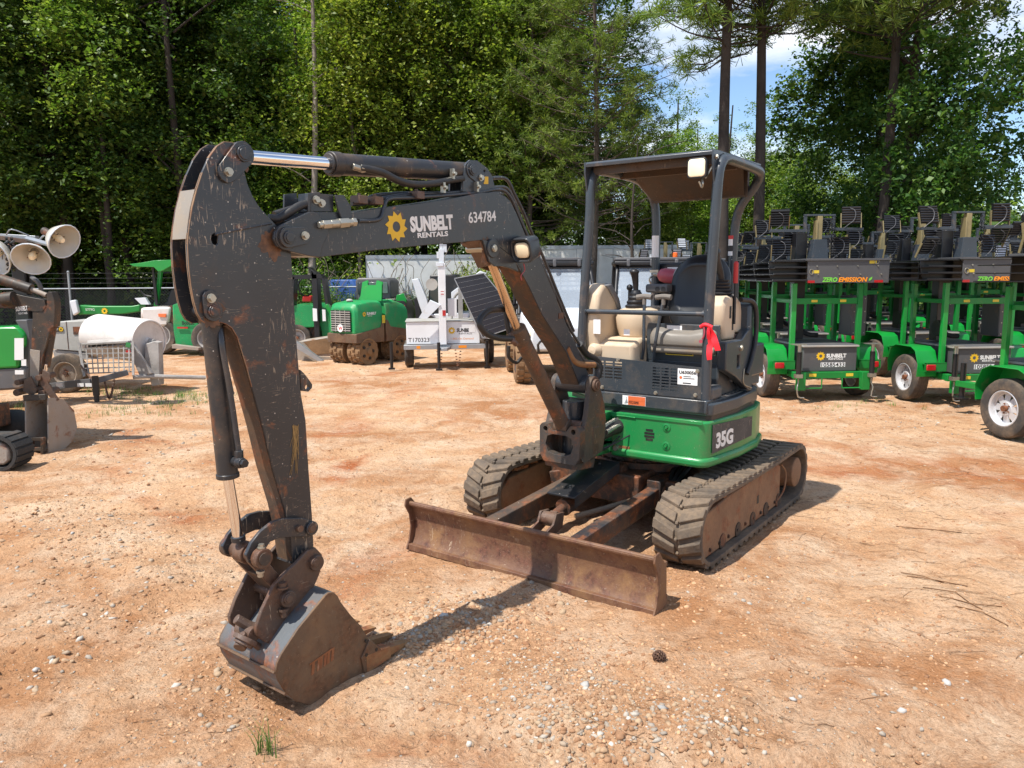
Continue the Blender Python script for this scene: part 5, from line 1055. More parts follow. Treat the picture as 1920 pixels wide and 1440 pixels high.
# arm core: box web following the inner outline
core=[z1(*p) for p in ((150,330),(105,600),(118,620),(240,1040),(330,1085),(360,1130),(410,1300),(440,1440))]+[z2(*p) for p in ((393,235),(430,400),(480,570),(510,700),(520,800),(556,795),(598,730),(590,600),(575,400),(560,200))]+[z1(*p) for p in ((684,1300),(665,1020),(655,780),(640,640),(520,480),(440,370),(400,300),(300,330))]
m=MB(); 
fl=[z1(*p) for p in ((300,1062),(330,1084),(360,1134),(385,1219),(410,1300),(438,1402))]+[z2(*p) for p in ((352,92),(390,232),(430,402),(480,572),(508,702),(514,772),(520,804))]
fp=[B(*p,aw) for p in fl]
m.sheet([BP(a-.006,b,-aw+.008) for a,b in fp],[BP(a-.006,b,aw-.008) for a,b in fp],.008)
m.build('arm_front_web',MT['dirtydark'],arm)
bk_=[z1(*p) for p in ((415,302),(440,362),(475,422),(520,472),(600,562),(640,622),(650,690),(656,780),(662,900),(670,1020),(682,1200),(703,1440))]+[z2(*p) for p in ((568,200),(580,400),(595,600),(602,730),(556,797),(518,803))]
fp=[B(*p,aw) for p in bk_]; m=MB(); m.sheet([BP(a+.006,b,-aw+.008) for a,b in fp],[BP(a+.006,b,aw-.008) for a,b in fp],.008); m.build('arm_back_web',MT['armdark'],arm)
nl=[z1(*p) for p in ((137,335),(112,435),(98,530),(92,600))]; fp=[B(*p,aw) for p in nl]
m=MB(); m.sheet([BP(a-.010,b,-aw+.010) for a,b in fp],[BP(a-.010,b,aw-.010) for a,b in fp],.010); m.build('arm_nose_plate',worn('bare scuffed steel',(.25,.22,.18),.45,dust=.3,dustc=(.35,.25,.15),rust=.1,scr=1.2,seed=71),arm)
m=MB(); r0=B(*z1(240,575),aw+.002); r1=B(*z1(545,515),aw+.002); m.tube([BP(*r0,aw),BP(*along(r0,r1,.5),aw),BP(*r1,aw)],.005,6,1); m.build('weld_bead',MT['armdark'],arm)
# rusty edges: thin strips of bare steel along the plate rims
pin(ar,-aw-.015,aw+.022,.030,par=arm,mat='armdark',bolt=B(*z1(316,237),aw+.02))
bcp=B(*z1(222,990),aw); pin(bcp,-aw-.01,aw+.022,.024,par=arm,mat='armdark',bolt=B(*z1(222,920),aw+.02))
# eye on the back of the arm
m=MB(); ey=[B(*z1(*p),.01) for p in ((700,1305),(722,1325),(745,1355),(766,1385),(764,1405),(745,1425),(705,1420))]; m.prism([ey,circ(*B(*z1(738,1400),.01),.011,12)],lambda a,b,d:BP(a,b,d),-.008,.01); m.build('lifting_eye',MT['armdark'],arm,bevel=.002)
m=MB(); g0=BP(*B(*z2(500,215),aw+.002),aw+.0015)
for k in range(26):
    rr=random.Random(k); a=B(*z2(510+rr.random()*30,215+rr.random()*8),aw+.001); b=B(*z2(500+rr.random()*42,300+rr.random()*130),aw+.001)
    mid=((a[0]+b[0])/2+rr.uniform(-.01,.01),(a[1]+b[1])/2); m.tube([BP(*a,aw+.002),BP(*mid,aw+.002),BP(*b,aw+.002)],.0008,3,3)
m.build('dried_grass_smear',MT['yellow'] if False else worn('dry straw smear',(.35,.22,.08),.9,seed=72),arm,smooth=0)
# bucket cylinder
b0=B(*z1(222,990),0); b0=B(396,588,0); b1=B(*z2(242,440),0); b2=B(*z2(287,705),0)
m=MB(); seg(m,b0,b1,.040); seg(m,along(b0,b1,.97),b1,.044); m.cyl(BP(*b0,-.045),BP(*b0,.045),.045,n=20)
bk=m.build('bucket_cylinder',MT['cyldark'],ex,bevel=.003)
m=MB(); seg(m,b1,b2,.021); m.build('piston_rod',MT['chrome'],bk)
m=MB(); seg(m,along(b1,b2,.93),b2,.028); m.build('rod_end',MT['cyldark'],bk)
bt([(268,1085,.03),(275,1150,.05),(285,1220,.055),(305,1330,.058),(328,1440,.06)],z1,.011,'cylinder_line',MT['boomdark'],bk)
bt([(238,0,.06),(262,150,.062),(283,300,.064),(292,350,.066)],z2,.011,'cylinder_line',MT['boomdark'],bk)
m=MB(); c=BP(*B(*z2(290,375),.07),.07); m.sph(c,.025,10,1,1,1); m.cyl(c+Vector((0,0,.01)),c+Vector((0,0,.045)),.017,n=6); m.cyl(c-bn*.04,c+bn*.025,.02,n=12); m.cyl(c+bn*.02,c+bn*.04,.017,n=6); m.build('line_fitting',MT['cyldark'],bk,bevel=.002)
# side links (curved) and H link
sl=[z2(*p) for p in ((615,640),(600,625),(560,610),(480,612),(430,627),(380,667),(340,717),(318,768),(330,800),(370,808),(398,780),(400,742),(420,712),(460,694),(520,690),(590,690),(618,670))]
for n0,n1 in ((.072,.090),(-.090,-.072)):
    pl=[B(*p,.09) for p in sl]; m=MB(); m.prism(pl,lambda a,b,d:BP(a,b,d),n0,n1); 
    q=B(*z2(592,652),.09); m.cyl(BP(*q,n0-.003),BP(*q,n1+.012),.030,n=20)
    m.build('curved_side_link',MT['armdark'] ,ex,bevel=.003)
lp=B(*z2(372,774),.09)
pin(B(*z2(595,652),.1),-.1,.106,.020,par=arm); 
m=MB(); q=B(*z2(545,655),.1); m.cyl(BP(*q,.088),BP(*q,.108),.014,n=12); m.build('link_stop',MT['linkrust'],arm)
m=MB(); m.cyl(BP(*lp,.09),BP(*lp,.128),.040,n=24); m.cyl(BP(*lp,-.10),BP(*lp,.09),.032,n=20); m.cyl(BP(*lp,-.13),BP(*lp,-.09),.040,n=24); m.cyl(BP(*lp,-.03),BP(*lp,.03),.044,n=24)
lk=m.build('link_pin_boss',MT['linkrust'],ex,bevel=.004)
m=MB(); m.cyl(BP(*lp,.128),BP(*lp,.133),.026,n=20); m.build('pin_face',MT['dirtydark'],lk)
m=MB(); m.bolt(BP(lp[0]+.0,lp[1]+.04,.11),(0,0,1),.012,.014); m.bolt(BP(lp[0]+.01,lp[1]-.05,.11),(0,0,-1),.012,.02); m.build('boss_bolts',MT['zinc'],lk)
hp=B(*z2(490,945),.07)
hl=[(lp[0]-.035,lp[1]-.01),(lp[0]+.03,lp[1]-.02),(hp[0]+.04,hp[1]+.03),(hp[0]+.04,hp[1]-.03),(hp[0]-.02,hp[1]-.045),(hp[0]-.05,hp[1]-.01)]
for n0,n1 in ((.045,.066),(-.066,-.045)):
    m=MB(); m.prism(hl,lambda a,b,d:BP(a,b,d),n0,n1); m.build('bucket_link',MT['linkrust'],ex,bevel=.004)
m=MB(); m.prism([along(lp,hp,.45)]*1+[ (along(lp,hp,.45)[0]+.03,along(lp,hp,.45)[1]),(hp[0]+.03,hp[1]+.02),(hp[0]-.03,hp[1]-.03),(along(lp,hp,.5)[0]-.04,along(lp,hp,.5)[1])],lambda a,b,d:BP(a,b,d),-.05,.05); m.cyl(BP(*hp,-.08),BP(*hp,.08),.034,n=20); m.build('bucket_link_web',MT['dirtydark'],ex,bevel=.004)
# quick-hitch side plates
qp=[z2(*p) for p in ((575,748),(612,735),(640,765),(640,805),(628,850),(604,905),(560,975),(500,1060),(430,1145),(400,1135),(364,1110),(358,1080),(385,1000),(436,893),(470,855),(530,800))]
for n0,n1 in ((.082,.100),(-.100,-.082)):
    pl=[B(*p,.1) for p in qp]; m=MB(); m.prism(pl,lambda a,b,d:BP(a,b,d),n0,n1)
    q=B(*z2(610,798),.1); m.cyl(BP(*q,n0),BP(*q,n1+(.018 if n0>0 else 0)),.034,n=22)
    q=B(*z2(488,948),.1); m.cyl(BP(*q,n0),BP(*q,n1+(.022 if n0>0 else 0)),.036,n=22)
    qh=m.build('hitch_plate',MT['linkrust'],ex,bevel=.004)
    if n0>0: qh1=qh
pin(B(*z2(610,798),.12),-.11,.124,.020,par=qh1); pin(B(*z2(492,948),.12),-.11,.134,.022,par=qh1)
m=MB(); q=B(*z2(475,960),.11); m.bolt(BP(q[0],q[1]+.055,.11),(0,0,1),.018,.02); m.bolt(BP(q[0],q[1]-.03,.11),(0,0,-1),.016,.03); m.build('pin_bolts',MT['linkrust'],qh1)
m=MB(); a_=[B(*z2(*p),0) for p in ((560,930),(530,990),(440,1110),(400,1100),(420,1010),(500,900))]; m.prism(a_,lambda a,b,d:BP(a,b,d),-.082,.082); m.build('hitch_web',MT['linkrust'],ex,bevel=.006)
m=MB(); q0=B(*z2(330,1090),.04); q1=B(*z2(290,1160),.06)
m.cyl(BP(*q0,-.02),BP(*q0,.08),.03,n=16); m.cyl(BP(*q0,.03),BP(*q1,.06),.026,n=16); m.cyl(BP(*B(*z2(300,1100),.06),.06),BP(*B(*z2(385,1165),.06),.06),.014,n=12)
qw=B(*z2(320,1110),.05); m.tube([BP(*B(*z2(275,1035),.02),.02),BP(*B(*z2(330,1065),.04),.04),BP(*B(*z2(365,1075),.06),.06)],.02,10,3)
ax=(BP(*B(*z2(300,1170),.06),.06)-BP(*q0,.06)).normalized(); c=BP(*B(*z2(320,1112),.06),.06); m.cyl(c,c+ax*.02,.050,n=24); c=BP(*B(*z2(312,1132),.06),.06); m.cyl(c,c+ax*.015,.040,n=24)
m.build('hitch_lock_mechanism',MT['linkrust'],ex,bevel=.003)
# ---- bucket
bw=.20
side=[z2(*p) for p in ((652,938),(668,926),(690,924),(706,940),(718,965),(760,1020),(800,1062),(835,1120),(872,1150),(905,1185),(885,1225),(860,1250),(815,1275),(770,1310),(705,1360),(640,1390),(585,1400),(530,1385),(487,1350),(455,1300),(443,1262),(448,1225),(470,1180),(540,1075))]
SP=[B(*p,bw) for p in side]
for n0,n1 in ((bw-.012,bw),(-bw,-bw+.012)):
    m=MB(); m.prism(SP,lambda a,b,d:BP(a,b,d),n0,n1); m.prism([SP[i] for i in (7,8,9,10,11,12)]+[B(*z2(800,1200),bw)],lambda a,b,d:BP(a,b,d),n0-.004 if n0<0 else n0,n1+(.008 if n0>0 else 0))
    o=m.build('bucket_side',MT['bucketside'],ex,bevel=.004)
    if n0>0: bside=o
ok=[SP[i] for i in (3,2,1,0,23,22,21,20,19,18,17,16,15,14,13,12,11)]
m=MB(); m.sheet([BP(a,b,-bw+.008) for a,b in ok],[BP(a,b,bw-.008) for a,b in ok],-.012); m.build('bucket_back',MT['bucketback'],ex,smooth=50)
m=MB()   # reinforcing strip welded over the back
k2=[along(SP[23],SP[22],.0),along(SP[22],SP[21],.5),SP[21],SP[20]]
m.tube([BP(SP[20][0]+.004,SP[20][1],-bw),BP(SP[20][0]+.004,SP[20][1],bw)],.006,6,1); m.tube([BP(SP[18][0]+.003,SP[18][1]-.003,-bw),BP(SP[18][0]+.003,SP[18][1]-.003,bw)],.006,6,1); m.build('heel_weld',MT['bucketside'],bside)
tp=[B(*z2(*p),.0) for p in ((870,1140),(905,1185),(1000,1130),(1028,1135))]
m=MB()
lip0=B(*z2(893,1195),bw); lip0=(lip0[0]+.02,max(.035,lip0[1]))
for i,n in enumerate((-.18,-.06,.06,.18)):
    s_,z_=lip0; 
    m=MB(); pr=[(s_+.07,z_+.035),(s_-.05,z_+.022),(s_-.20,z_-.002),(s_-.205,z_-.010),(s_-.05,z_-.022),(s_+.06,z_-.030)]
    m.prism(pr,lambda a,b,d:BP(a,b,d),n-.022,n+.022); m.prism([(s_+.08,z_+.042),(s_-.06,z_+.028),(s_-.065,z_-.026),(s_+.08,z_-.038)],lambda a,b,d:BP(a,b,d),n-.029,n+.029)
    m.build('bucket_tooth',MT['teeth'],ex,bevel=.006)
m=MB()
for q in ((868,1165),(826,1130),(826,1188)): m.cyl(BP(*B(*z2(*q),bw+.008),bw+.006),BP(*B(*z2(*q),bw+.008),bw+.0092),.008,n=12)
m.build('cutter_holes',MT['ltblack'],bside)
# crossed maker's mark: worn orange patch with slanted bars
o0=B(*z2(590,1300),bw); M,_w=bpl(0,0,1,1) if False else (None,None)
pA=BP(*B(*z2(592,1275),bw),bw+.001); pB=BP(*B(*z2(690,1205),bw),bw+.001); x=(pB-pA).normalized(); n=bn.copy(); y=n.cross(x).normalized()
Ml=Matrix(((x.x,y.x,n.x,pA.x),(x.y,y.y,n.y,pA.y),(x.z,y.z,n.z,pA.z),(0,0,0,1))); LW=(pB-pA).length
mm=worn('worn orange mark',(.24,.085,.03),.7,dust=.4,rust=.45,scr=1,seed=73)
m=MB(Ml)
for a in (.0,.24,.34,.52,.66,.84): m.prism([(a*LW,0),((a+.12)*LW,0),((a+.26)*LW,.052),((a+.14)*LW,.052)],lambda a_,b_,d_:Vector((a_,b_,d_)),0,.0008)
m.prism([(.02*LW,.047),(LW,.047),(LW*1.02,.054),(.04*LW,.054)],lambda a_,b_,d_:Vector((a_,b_,d_)),0,.0011); m.build('worn_maker_mark',mm,bside,smooth=0)
def stain(c,r0,nn,par,sd,sx=1.):
    rr=random.Random(sd); ph_=[rr.uniform(0,6.28) for _ in range(5)]; pl=[]
    for i in range(40):
        a=2*math.pi*i/40; r=r0*(1+.16*math.sin(3*a+ph_[0])+.12*math.sin(5*a+ph_[1])+.10*math.sin(11*a+ph_[2])+.06*math.sin(17*a+ph_[3])); pl.append((c[0]+r*math.cos(a)*sx,c[1]+r*math.sin(a)*1.15-r0*.1))
    m=MB(); m.prism(pl,lambda a,b,d:BP(a,b,d),nn,nn+.0004); return m.build('rust_stain',MT['stain'],par,smooth=0)
MT['stain']=worn('rusty grease stain',(.075,.042,.026),.5,dust=.3,dustc=(.12,.07,.04),rust=.6,rustc=(.10,.045,.02),bump=.2,seed=160)
stain(ar,.042,aw+.0002,arm,1); stain(bcp,.045,aw+.0002,arm,2); stain(B(*z1(545,620),aw),.050,aw+.0002,arm,3); stain(B(*z2(545,640),aw),.028,aw+.0002,arm,4); stain(B(*z3(905,600),hw),.06,hw+.0002,bm_,6)
print('tip z',min(p[1] for p in SP),lip0)
# ------------------------------------------------------------------ machines in the yard behind
MT['panelgrey']=worn('charcoal grey sheet steel',(.085,.085,.088),.45,dust=.06,var=.06,seed=100)
MT['panelblack']=worn('black panel frame',(.012,.012,.014),.3,seed=101); MT['tyre']=worn('dusty tyre rubber',(.045,.040,.036),.85,dust=.65,dustc=(.20,.14,.09),bump=.2,seed=102)
MT['rim']=worn('galvanised rim',(.55,.55,.56),.4,metal=.3,dust=.15,seed=103); MT['brass']=worn('yellow zinc bracket',(.30,.24,.12),.4,metal=.5,var=.3,seed=104)
MT['lidgrey']=worn('brushed box lid',(.10,.10,.105),.45,dust=.25,dustc=(.28,.22,.17),seed=105); MT['lidrim']=worn('dusty lid rim',(.34,.32,.29),.5,seed=106,dust=.2)
MT['tail']=worn('red tail light',(.42,.01,.015),.25,seed=107); MT['led'],_t,_b=newmat('led strip'); _b.inputs['Base Color'].default_value=(.62,.65,.70,1); _b.inputs['Roughness'].default_value=.25
MT['galv']=worn('galvanised steel',(.36,.38,.40),.4,metal=.6,dust=.1,seed=108); MT['skyglass']=worn('sky pale dusty windscreen',(.42,.48,.55),.12,dust=.1,dustc=(.5,.45,.38),seed=109,var=.06); MT['skyglass'].node_tree.nodes['Principled BSDF'].inputs['Alpha'].default_value=.42  # windscreen's pale blue is sky reflection put into the colour, dust over it
MT['silverwhite']=worn('silver white paint',(.62,.66,.70),.35,dust=.15,dustc=(.45,.36,.28),seed=110,var=.05); MT['darkglass']=glass('dark cab glass',(.03,.045,.045),.06)
MT['solar']=worn('dark blue solar cells',(.018,.022,.035),.22,seed=111); MT['tank']=worn('stained white poly',(.62,.58,.55),.5,dust=.35,dustc=(.33,.28,.24),seed=112)
MT['cement']=worn('cement splashed steel',(.36,.34,.32),.85,dust=.4,dustc=(.22,.19,.16),bump=.6,bs=30,var=.3,seed=113); MT['mixgrey']=worn('light grey cabinet paint',(.40,.39,.36),.55,dust=.45,dustc=(.22,.18,.14),seed=114)
MT['mud']=worn('brown mud coated drum',(.20,.115,.055),.85,dust=.6,dustc=(.30,.18,.09),bump=.6,bs=25,var=.3,seed=115); MT['bucketgrey']=worn('scoured bucket steel',(.30,.26,.22),.55,dust=.5,dustc=(.34,.25,.17),rust=.2,bump=.3,seed=116)
MT['beacon']=worn('amber beacon lens',(.80,.13,.01),.2,seed=117); MT['blue']=worn('blue tarpaulin',(.012,.07,.26),.6,var=.3,seed=118); MT['bowl']=worn('pale lamp reflector',(.62,.58,.50),.3,metal=.25,dust=.15,dustc=(.45,.38,.28),seed=119)
MT['greenold']=worn('scuffed green paint',(.010,.26,.075),.45,dust=.3,dustc=(.20,.13,.07),scr=.8,seed=120)
MT['leftdark']=worn('brown black digger paint',(.035,.028,.023),.5,dust=.45,dustc=(.14,.09,.05),rust=.3,scr=.8,chips=.4,seed=121)
def tyre(par,c,ax,r,w,name='wheel',rimr=.6,rim='rim',spokes=True,tr='tyre'):
    c=Vector(c);ax=Vector(ax).normalized(); ri=r*rimr
    m=MB(); m.lathe([(ri,-w*.40),(ri*1.06,-w*.46),(r*.86,-w*.5),(r*.955,-w*.44),(r,-w*.30),(r,-w*.1),(r*.985,-w*.09),(r*.985,-w*.05),(r,-w*.04),(r,w*.04),(r*.985,w*.05),(r*.985,w*.09),(r,w*.1),(r,w*.30),(r*.955,w*.44),(r*.86,w*.5),(ri*1.06,w*.46),(ri,w*.40)],c,ax,36,cap=False)
    wh=m.build(name,MT[tr],par,smooth=40)
    m=MB(); x,y=perp(ax)
    m.lathe([(ri*1.02,w*.43),(ri*.98,w*.45),(ri*.90,w*.40),(ri*.86,w*.18),(ri*.80,w*.14)],c,ax,32,cap=False); m.lathe([(ri*1.02,-w*.43),(ri*.9,-w*.40),(ri*.86,w*.10)],c,ax,32,cap=False)
    if spokes:
        for k in range(8):
            a=2*math.pi*k/8; u_=x*math.cos(a)+y*math.sin(a); v_=-x*math.sin(a)+y*math.cos(a)
            p0=c+u_*ri*.30+ax*w*.24; p1=c+u_*ri*.84+ax*w*.15; m.loft([[p0-v_*ri*.15,p0+v_*ri*.15,p0+v_*ri*.15-ax*.01,p0-v_*ri*.15-ax*.01],[p1-v_*ri*.21,p1+v_*ri*.21,p1+v_*ri*.21-ax*.01,p1-v_*ri*.21-ax*.01]])
        m.lathe([(ri*.40,w*.2),(ri*.34,w*.26),(.0,w*.26)],c,ax,20)
    else: m.lathe([(ri*.82,w*.1),(ri*.5,w*.2),(0,w*.2)],c,ax,24)
    m.build('rim',MT[rim],wh,smooth=35)
    m=MB(); m.cyl(c+ax*w*.24,c+ax*w*.45,ri*.17,n=14)
    for k in range(5): a=2*math.pi*k/5; m.cyl(c+(x*math.cos(a)+y*math.sin(a))*ri*.27+ax*w*.24,c+(x*math.cos(a)+y*math.sin(a))*ri*.27+ax*w*.32,ri*.045,n=6)
    m.build('hub',MT['underdark'],wh); return wh
def M3(o,x,y):
    """card matrix from origin, x dir, y dir (no offset)"""
    x=Vector(x).normalized(); y=Vector(y); y=(y-x*y.dot(x)).normalized(); n=x.cross(y); o=Vector(o)
    return Matrix(((x.x,y.x,n.x,o.x),(x.y,y.y,n.y,o.y),(x.z,y.z,n.z,o.z),(0,0,0,1)))
# ---- solar light tower trailer (local: -y faces the viewer, x to the right)
def led_head(par,c,ang,w=.24,h=.24,yaw=0,face=0):
    Rm=Matrix.Rotation(yaw,3,'Z')@Matrix.Rotation(ang,3,'X'); T=Matrix.Translation(Vector(c))@Rm.to_4x4()
    m=MB(T); m.box(-w/2,w/2,-.012,.012,-h/2,h/2); n=7
    for k in range(n): z=-h/2+h*(k+.5)/n; m.cyl((-w/2,-.02,z),(w/2,-.02,z),h/n*.46,n=8)
    o=m.build('lamp_head',MT['panelblack'],par,smooth=40)
    m=MB(T)
    for k in range(5): z=-h/2+h*(k+.5)/5; m.box(-w*.42,w*.42,.012,.018,z-h*.06,z+h*.06)
    m.build('led_strips',MT['led'],o,smooth=0)
    m=MB(T)
    for s in (-1,1): m.box(s*w*.5+s*.004,s*w*.5+s*.016,-.015,.015,-h*.75,h*.12)
    m.build('yokes',MT['brass'],o)
    m=MB(T); m.tube([(-.02,-.045,h*.38),(.03,-.06,h*.25),(.05,-.06,.0),(.03,-.05,-h*.35),(-.04,-.045,-h*.6),(-.10,-.03,-h*.8)],.005,5,4); m.build('lamp_cable',MT['greyplastic'],o); return o
def solar_tower(x,y,yaw,label,detail=True,number=None,logo=True,heads=True,hz=0):
    r=empty('solar_light_tower',frame_at(x,y,yaw)); tag(r,label,'light tower',group='green trailer light towers parked in rows')
    m=MB(); m.box(-.37,.37,-.55,.55,.42,.745); bx=m.build('battery_box',MT['panelgrey'],r,bevel=.006)
    m=MB(); m.box(-.39,.39,-.575,.57,.747,.772); ld=m.build('box_lid',MT['lidrim'],bx,bevel=.005)
    m=MB(); m.box(-.375,.375,-.555,.56,.7725,.779); m.build('lid_top',MT['lidgrey'],bx)
    m=MB()
    for (a0,a1,b0,b1) in ((-.52,.52,-.62,-.55),(-.52,.52,.55,.62)): m.box(a0,a1,b0,b1,.33,.415)
    for s in (-1,1):
        m.box(s*.44-.04,s*.44+.04,-.548,.548,.33,.41); m.box(s*.44-.055,s*.44+.055,-.70,-.622,.18,.42)
        m.tube([(s*.44-s*.05,-.64,.33),(s*.44-s*.05,-.64,.20),(s*.44-s*.30,-.64,.20),(s*.44-s*.30,-.64,.33)],.011,6,1)
    m.box(-.06,.06,.95,1.45,.33,.40); m.bar((-.44,.55,.37),(-.03,1.05,.365),.06,.075); m.bar((.44,.55,.37),(.03,1.05,.365),.06,.075); m.build('chassis',MT['greendark'],r,bevel=.005)
    for s in (-1,1):
        m=MB(); pts=[(-.34,.36),(-.36,.52),(-.28,.70),(-.18,.745),(.18,.745),(.28,.70),(.36,.52),(.34,.36)]
        m.sheet([(s*.50,a,b) for a,b in pts],[(s*.78,a,b) for a,b in pts],.006)
        m.prism(pts+[(.30,.52),(.22,.66),(-.22,.66),(-.30,.52)][0:0],lambda a,b_,d:Vector((d,a,b_)),s*.499-.004,s*.499+.004); m.build('fender',MT['greenbright'],r,bevel=.004)
        tyre(r,(s*.66,.0,.315),(s,0,0),.315,.20)
        m=MB(); m.box(s*.66-.17,s*.66+.17,-.50,-.46,.52,.555) if False else m.box(s*.60-.14,s*.60+.16,-.46,-.44,.545,.56); m.box(s*.60-.14,s*.60+.16,-.46,-.452,.44,.555); m.box(s*.60-.12,s*.60+.14,-.45,-.34,.53,.545); lb=m.build('light_bar',MT['greendark'],r)
        m=MB(); m.box(s*.66-.065,s*.66+.065,-.485,-.461,.455,.535); m.build('tail_light',MT['tail'],r,bevel=.012)
        m=MB(); m.box(s*.46-.032,s*.46+.032,-.40,-.34,.43,1.60); m.box(s*.46-.028,s*.46+.028,.30,.36,.43,1.58); m.build('frame_posts',MT['greenbright'] if s<0 else MT['greendark'],r,bevel=.004)
        m=MB(); m.cyl((s*.50,-.72,.40),(s*.50,-.72,.70),.034,n=14); j=m.build('stabiliser_jack',MT['panelblack'],r)
        m=MB(); m.cyl((s*.50,-.72,.70),(s*.50,-.72,.80),.024,n=12); m.box(s*.50-.10,s*.50+.07,-.79,-.65,.80,.808); m.build('jack_foot',MT['zinc'],j); m=MB(); m.cbox((s*.50,-.72,.38),(.09,.08,.05)); m.tube([(s*.50,-.72,.34),(s*.50,-.72,.28),(s*.52,-.74,.22),(s*.50,-.74,.10),(s*.50+.08,-.74,.09)],.009,6,2); m.build('jack_crank',MT['zinc'],j)
    m=MB(); m.box(-.428,.428,-.385,-.335,1.32,1.40); m.box(-.432,.432,.30,.35,1.35,1.42); m.box(-.45,-.41,-.34,.30,1.33,1.385); m.box(.41,.45,-.34,.30,1.33,1.385); cb=m.build('cross_beam',MT['greendark'],r,bevel=.004)
    m=MB(M3((0,-.3855,0),(1,0,0),(0,0,1)))
    for a in (-.22,.18): m.box(a,a+.085,1.345,1.378,0,.002)
    for a in (-.28,.20): pass
    m.build('warning_stickers',MT['yellowlabel'],cb,smooth=0)
    m=MB(M3((0,-.6205,0),(1,0,0),(0,0,1)))
    for a in (-.31,.20): m.box(a,a+.10,.355,.395,0,.002)
    m.build('warning_stickers',MT['yellowlabel'],r,smooth=0)
    # folded solar array: long flank to the viewer, open louvred end at the left
    m=MB(); m.box(-.34,.78,-.50,-.485,1.605,1.90); m.box(-.34,.78,.46,.475,1.63,1.90); m.box(-.36,.80,-.52,.49,1.902,1.93); m.box(.765,.78,-.484,.458,1.61,1.90); fl=m.build('array_side_panel',MT['panelgrey'],r,bevel=.002)
    m=MB(); m.prism([(-.342,1.61),(-.342,1.90),(-.80,1.90),(-.78,1.72),(-.74,1.63)],lambda a,b_,d:Vector((a,d,b_)),-.30,-.29)
    for k,z in enumerate((1.63,1.715,1.80,1.885)): m.box(-.82+.02*k,-.342,-.52+.02*k,.45,z,z+.012); m.box(-.82+.02*k,-.345,-.52+.02*k,-.50+.02*k,z,z+.028)
    m.build('louvred_end',MT['panelblack'],r,bevel=.002)
    m=MB(); 
    for k in range(4): m.cyl((-.22+.28*k,-.50,1.83),(-.22+.28*k,-.512,1.83),.010,n=8); m.cyl((-.20+.29*k,-.50,1.72),(-.20+.29*k,-.512,1.72),.010,n=8)
    m.tube([(-.29+.028*math.cos(a),-.506,1.755+.034*math.sin(a)) for a in [i*.7 for i in range(10)]],.005,5,2); m.tube([(.60+.028*math.cos(a),-.506,1.885+.03*math.sin(a)) for a in [i*.7 for i in range(10)]],.005,5,2); m.build('panel_fasteners',MT['zinc'],fl)
    m=MB(M3((0,-.5005,0),(1,0,0),(0,0,1))); m.box(-.275,-.185,1.735,1.775,0,.002); m.box(.50,.60,1.86,1.90,0,.002); m.build('warning_stickers',MT['yellowlabel'],fl,smooth=0)
    m=MB(M3((0,-.5008,0),(1,0,0),(0,0,1))); m.box(-.34,-.24,1.607,1.64,0,.003); m.box(.58,.70,1.607,1.64,0,.003); m.build('reflectors',MT['tail'],fl,smooth=0)
    if detail:
        text('ZERO',.08,MT['ltgreen'],fl,M3((-.14,-.503,1.622),(1,0,0),(0,0,1)),bold=.0026,shear=.2,fit=.21); text('EMISSION',.08,MT['ltorange'],fl,M3((.085,-.503,1.622),(1,0,0),(0,0,1)),bold=.0026,shear=.2,fit=.40)
        m=MB(M3((.50,-.503,1.635),(1,0,0),(0,0,1))); m.prism([(0,0),(.012,.03),(.05,.05),(.045,.02),(.02,-.002)],lambda a,b_,d:Vector((a,b_,d)),0,.0006); m.build('leaf_mark',MT['ltgreen'],fl,smooth=0)
        if logo:
            sunburst(.065,MT['yellow'],bx,M3((-.13,-.5505,.625),(1,0,0),(0,0,1))); text('SUNBELT',.07,MT['ltwhite'],bx,M3((-.05,-.5505,.605),(1,0,0),(0,0,1)),bold=.003,fit=.275); text('RENTALS',.030,MT['ltwhite'],bx,M3((-.02,-.5505,.574),(1,0,0),(0,0,1)),bold=.0008,fit=.20)
            if number: card(M3((-.125,-.5505,.475),(1,0,0),(0,0,1)),.34,.062,MT['label'],bx,'number_plate'); text(number,.075,MT['ltblack'],bx,M3((-.115,-.5525,.481),(1,0,0),(0,0,1)),bold=.001,fit=.32)
    # mast, control cabinet, winch
    m=MB(); m.box(.48,.70,-.12,.24,.86,1.42); cbn=m.build('control_cabinet',MT['panelgrey'],r,bevel=.012)
    m=MB(); 
    for z in (.90,1.05,1.2,1.38): m.cyl((.52,-.12,z),(.52,-.126,z),.008,n=6); m.cyl((.67,-.12,z),(.67,-.126,z),.008,n=6)
    m.build('cabinet_screws',MT['zinc'],cbn)
    m=MB(); m.box(-.26,-.10,.10,.26,.80,2.30 if heads else 1.6); mt_=m.build('mast',MT['panelblack'],r,bevel=.006)
    m=MB(); m.lathe([(.03,-.02),(.11,-.025),(.11,.025),(.03,.02)],(-.30,.0,.98),(1,0,0),20); m.build('winch_wheel',MT['hose'],mt_)
    m=MB(); m.tube([(-.15,.28,1.55),(-.12,.34,1.2),(-.05,.36,.95),(.05,.30,.86),(.2,.30,.84)],.035,8,4); m.build('mast_cable_duct',MT['hose'],mt_)
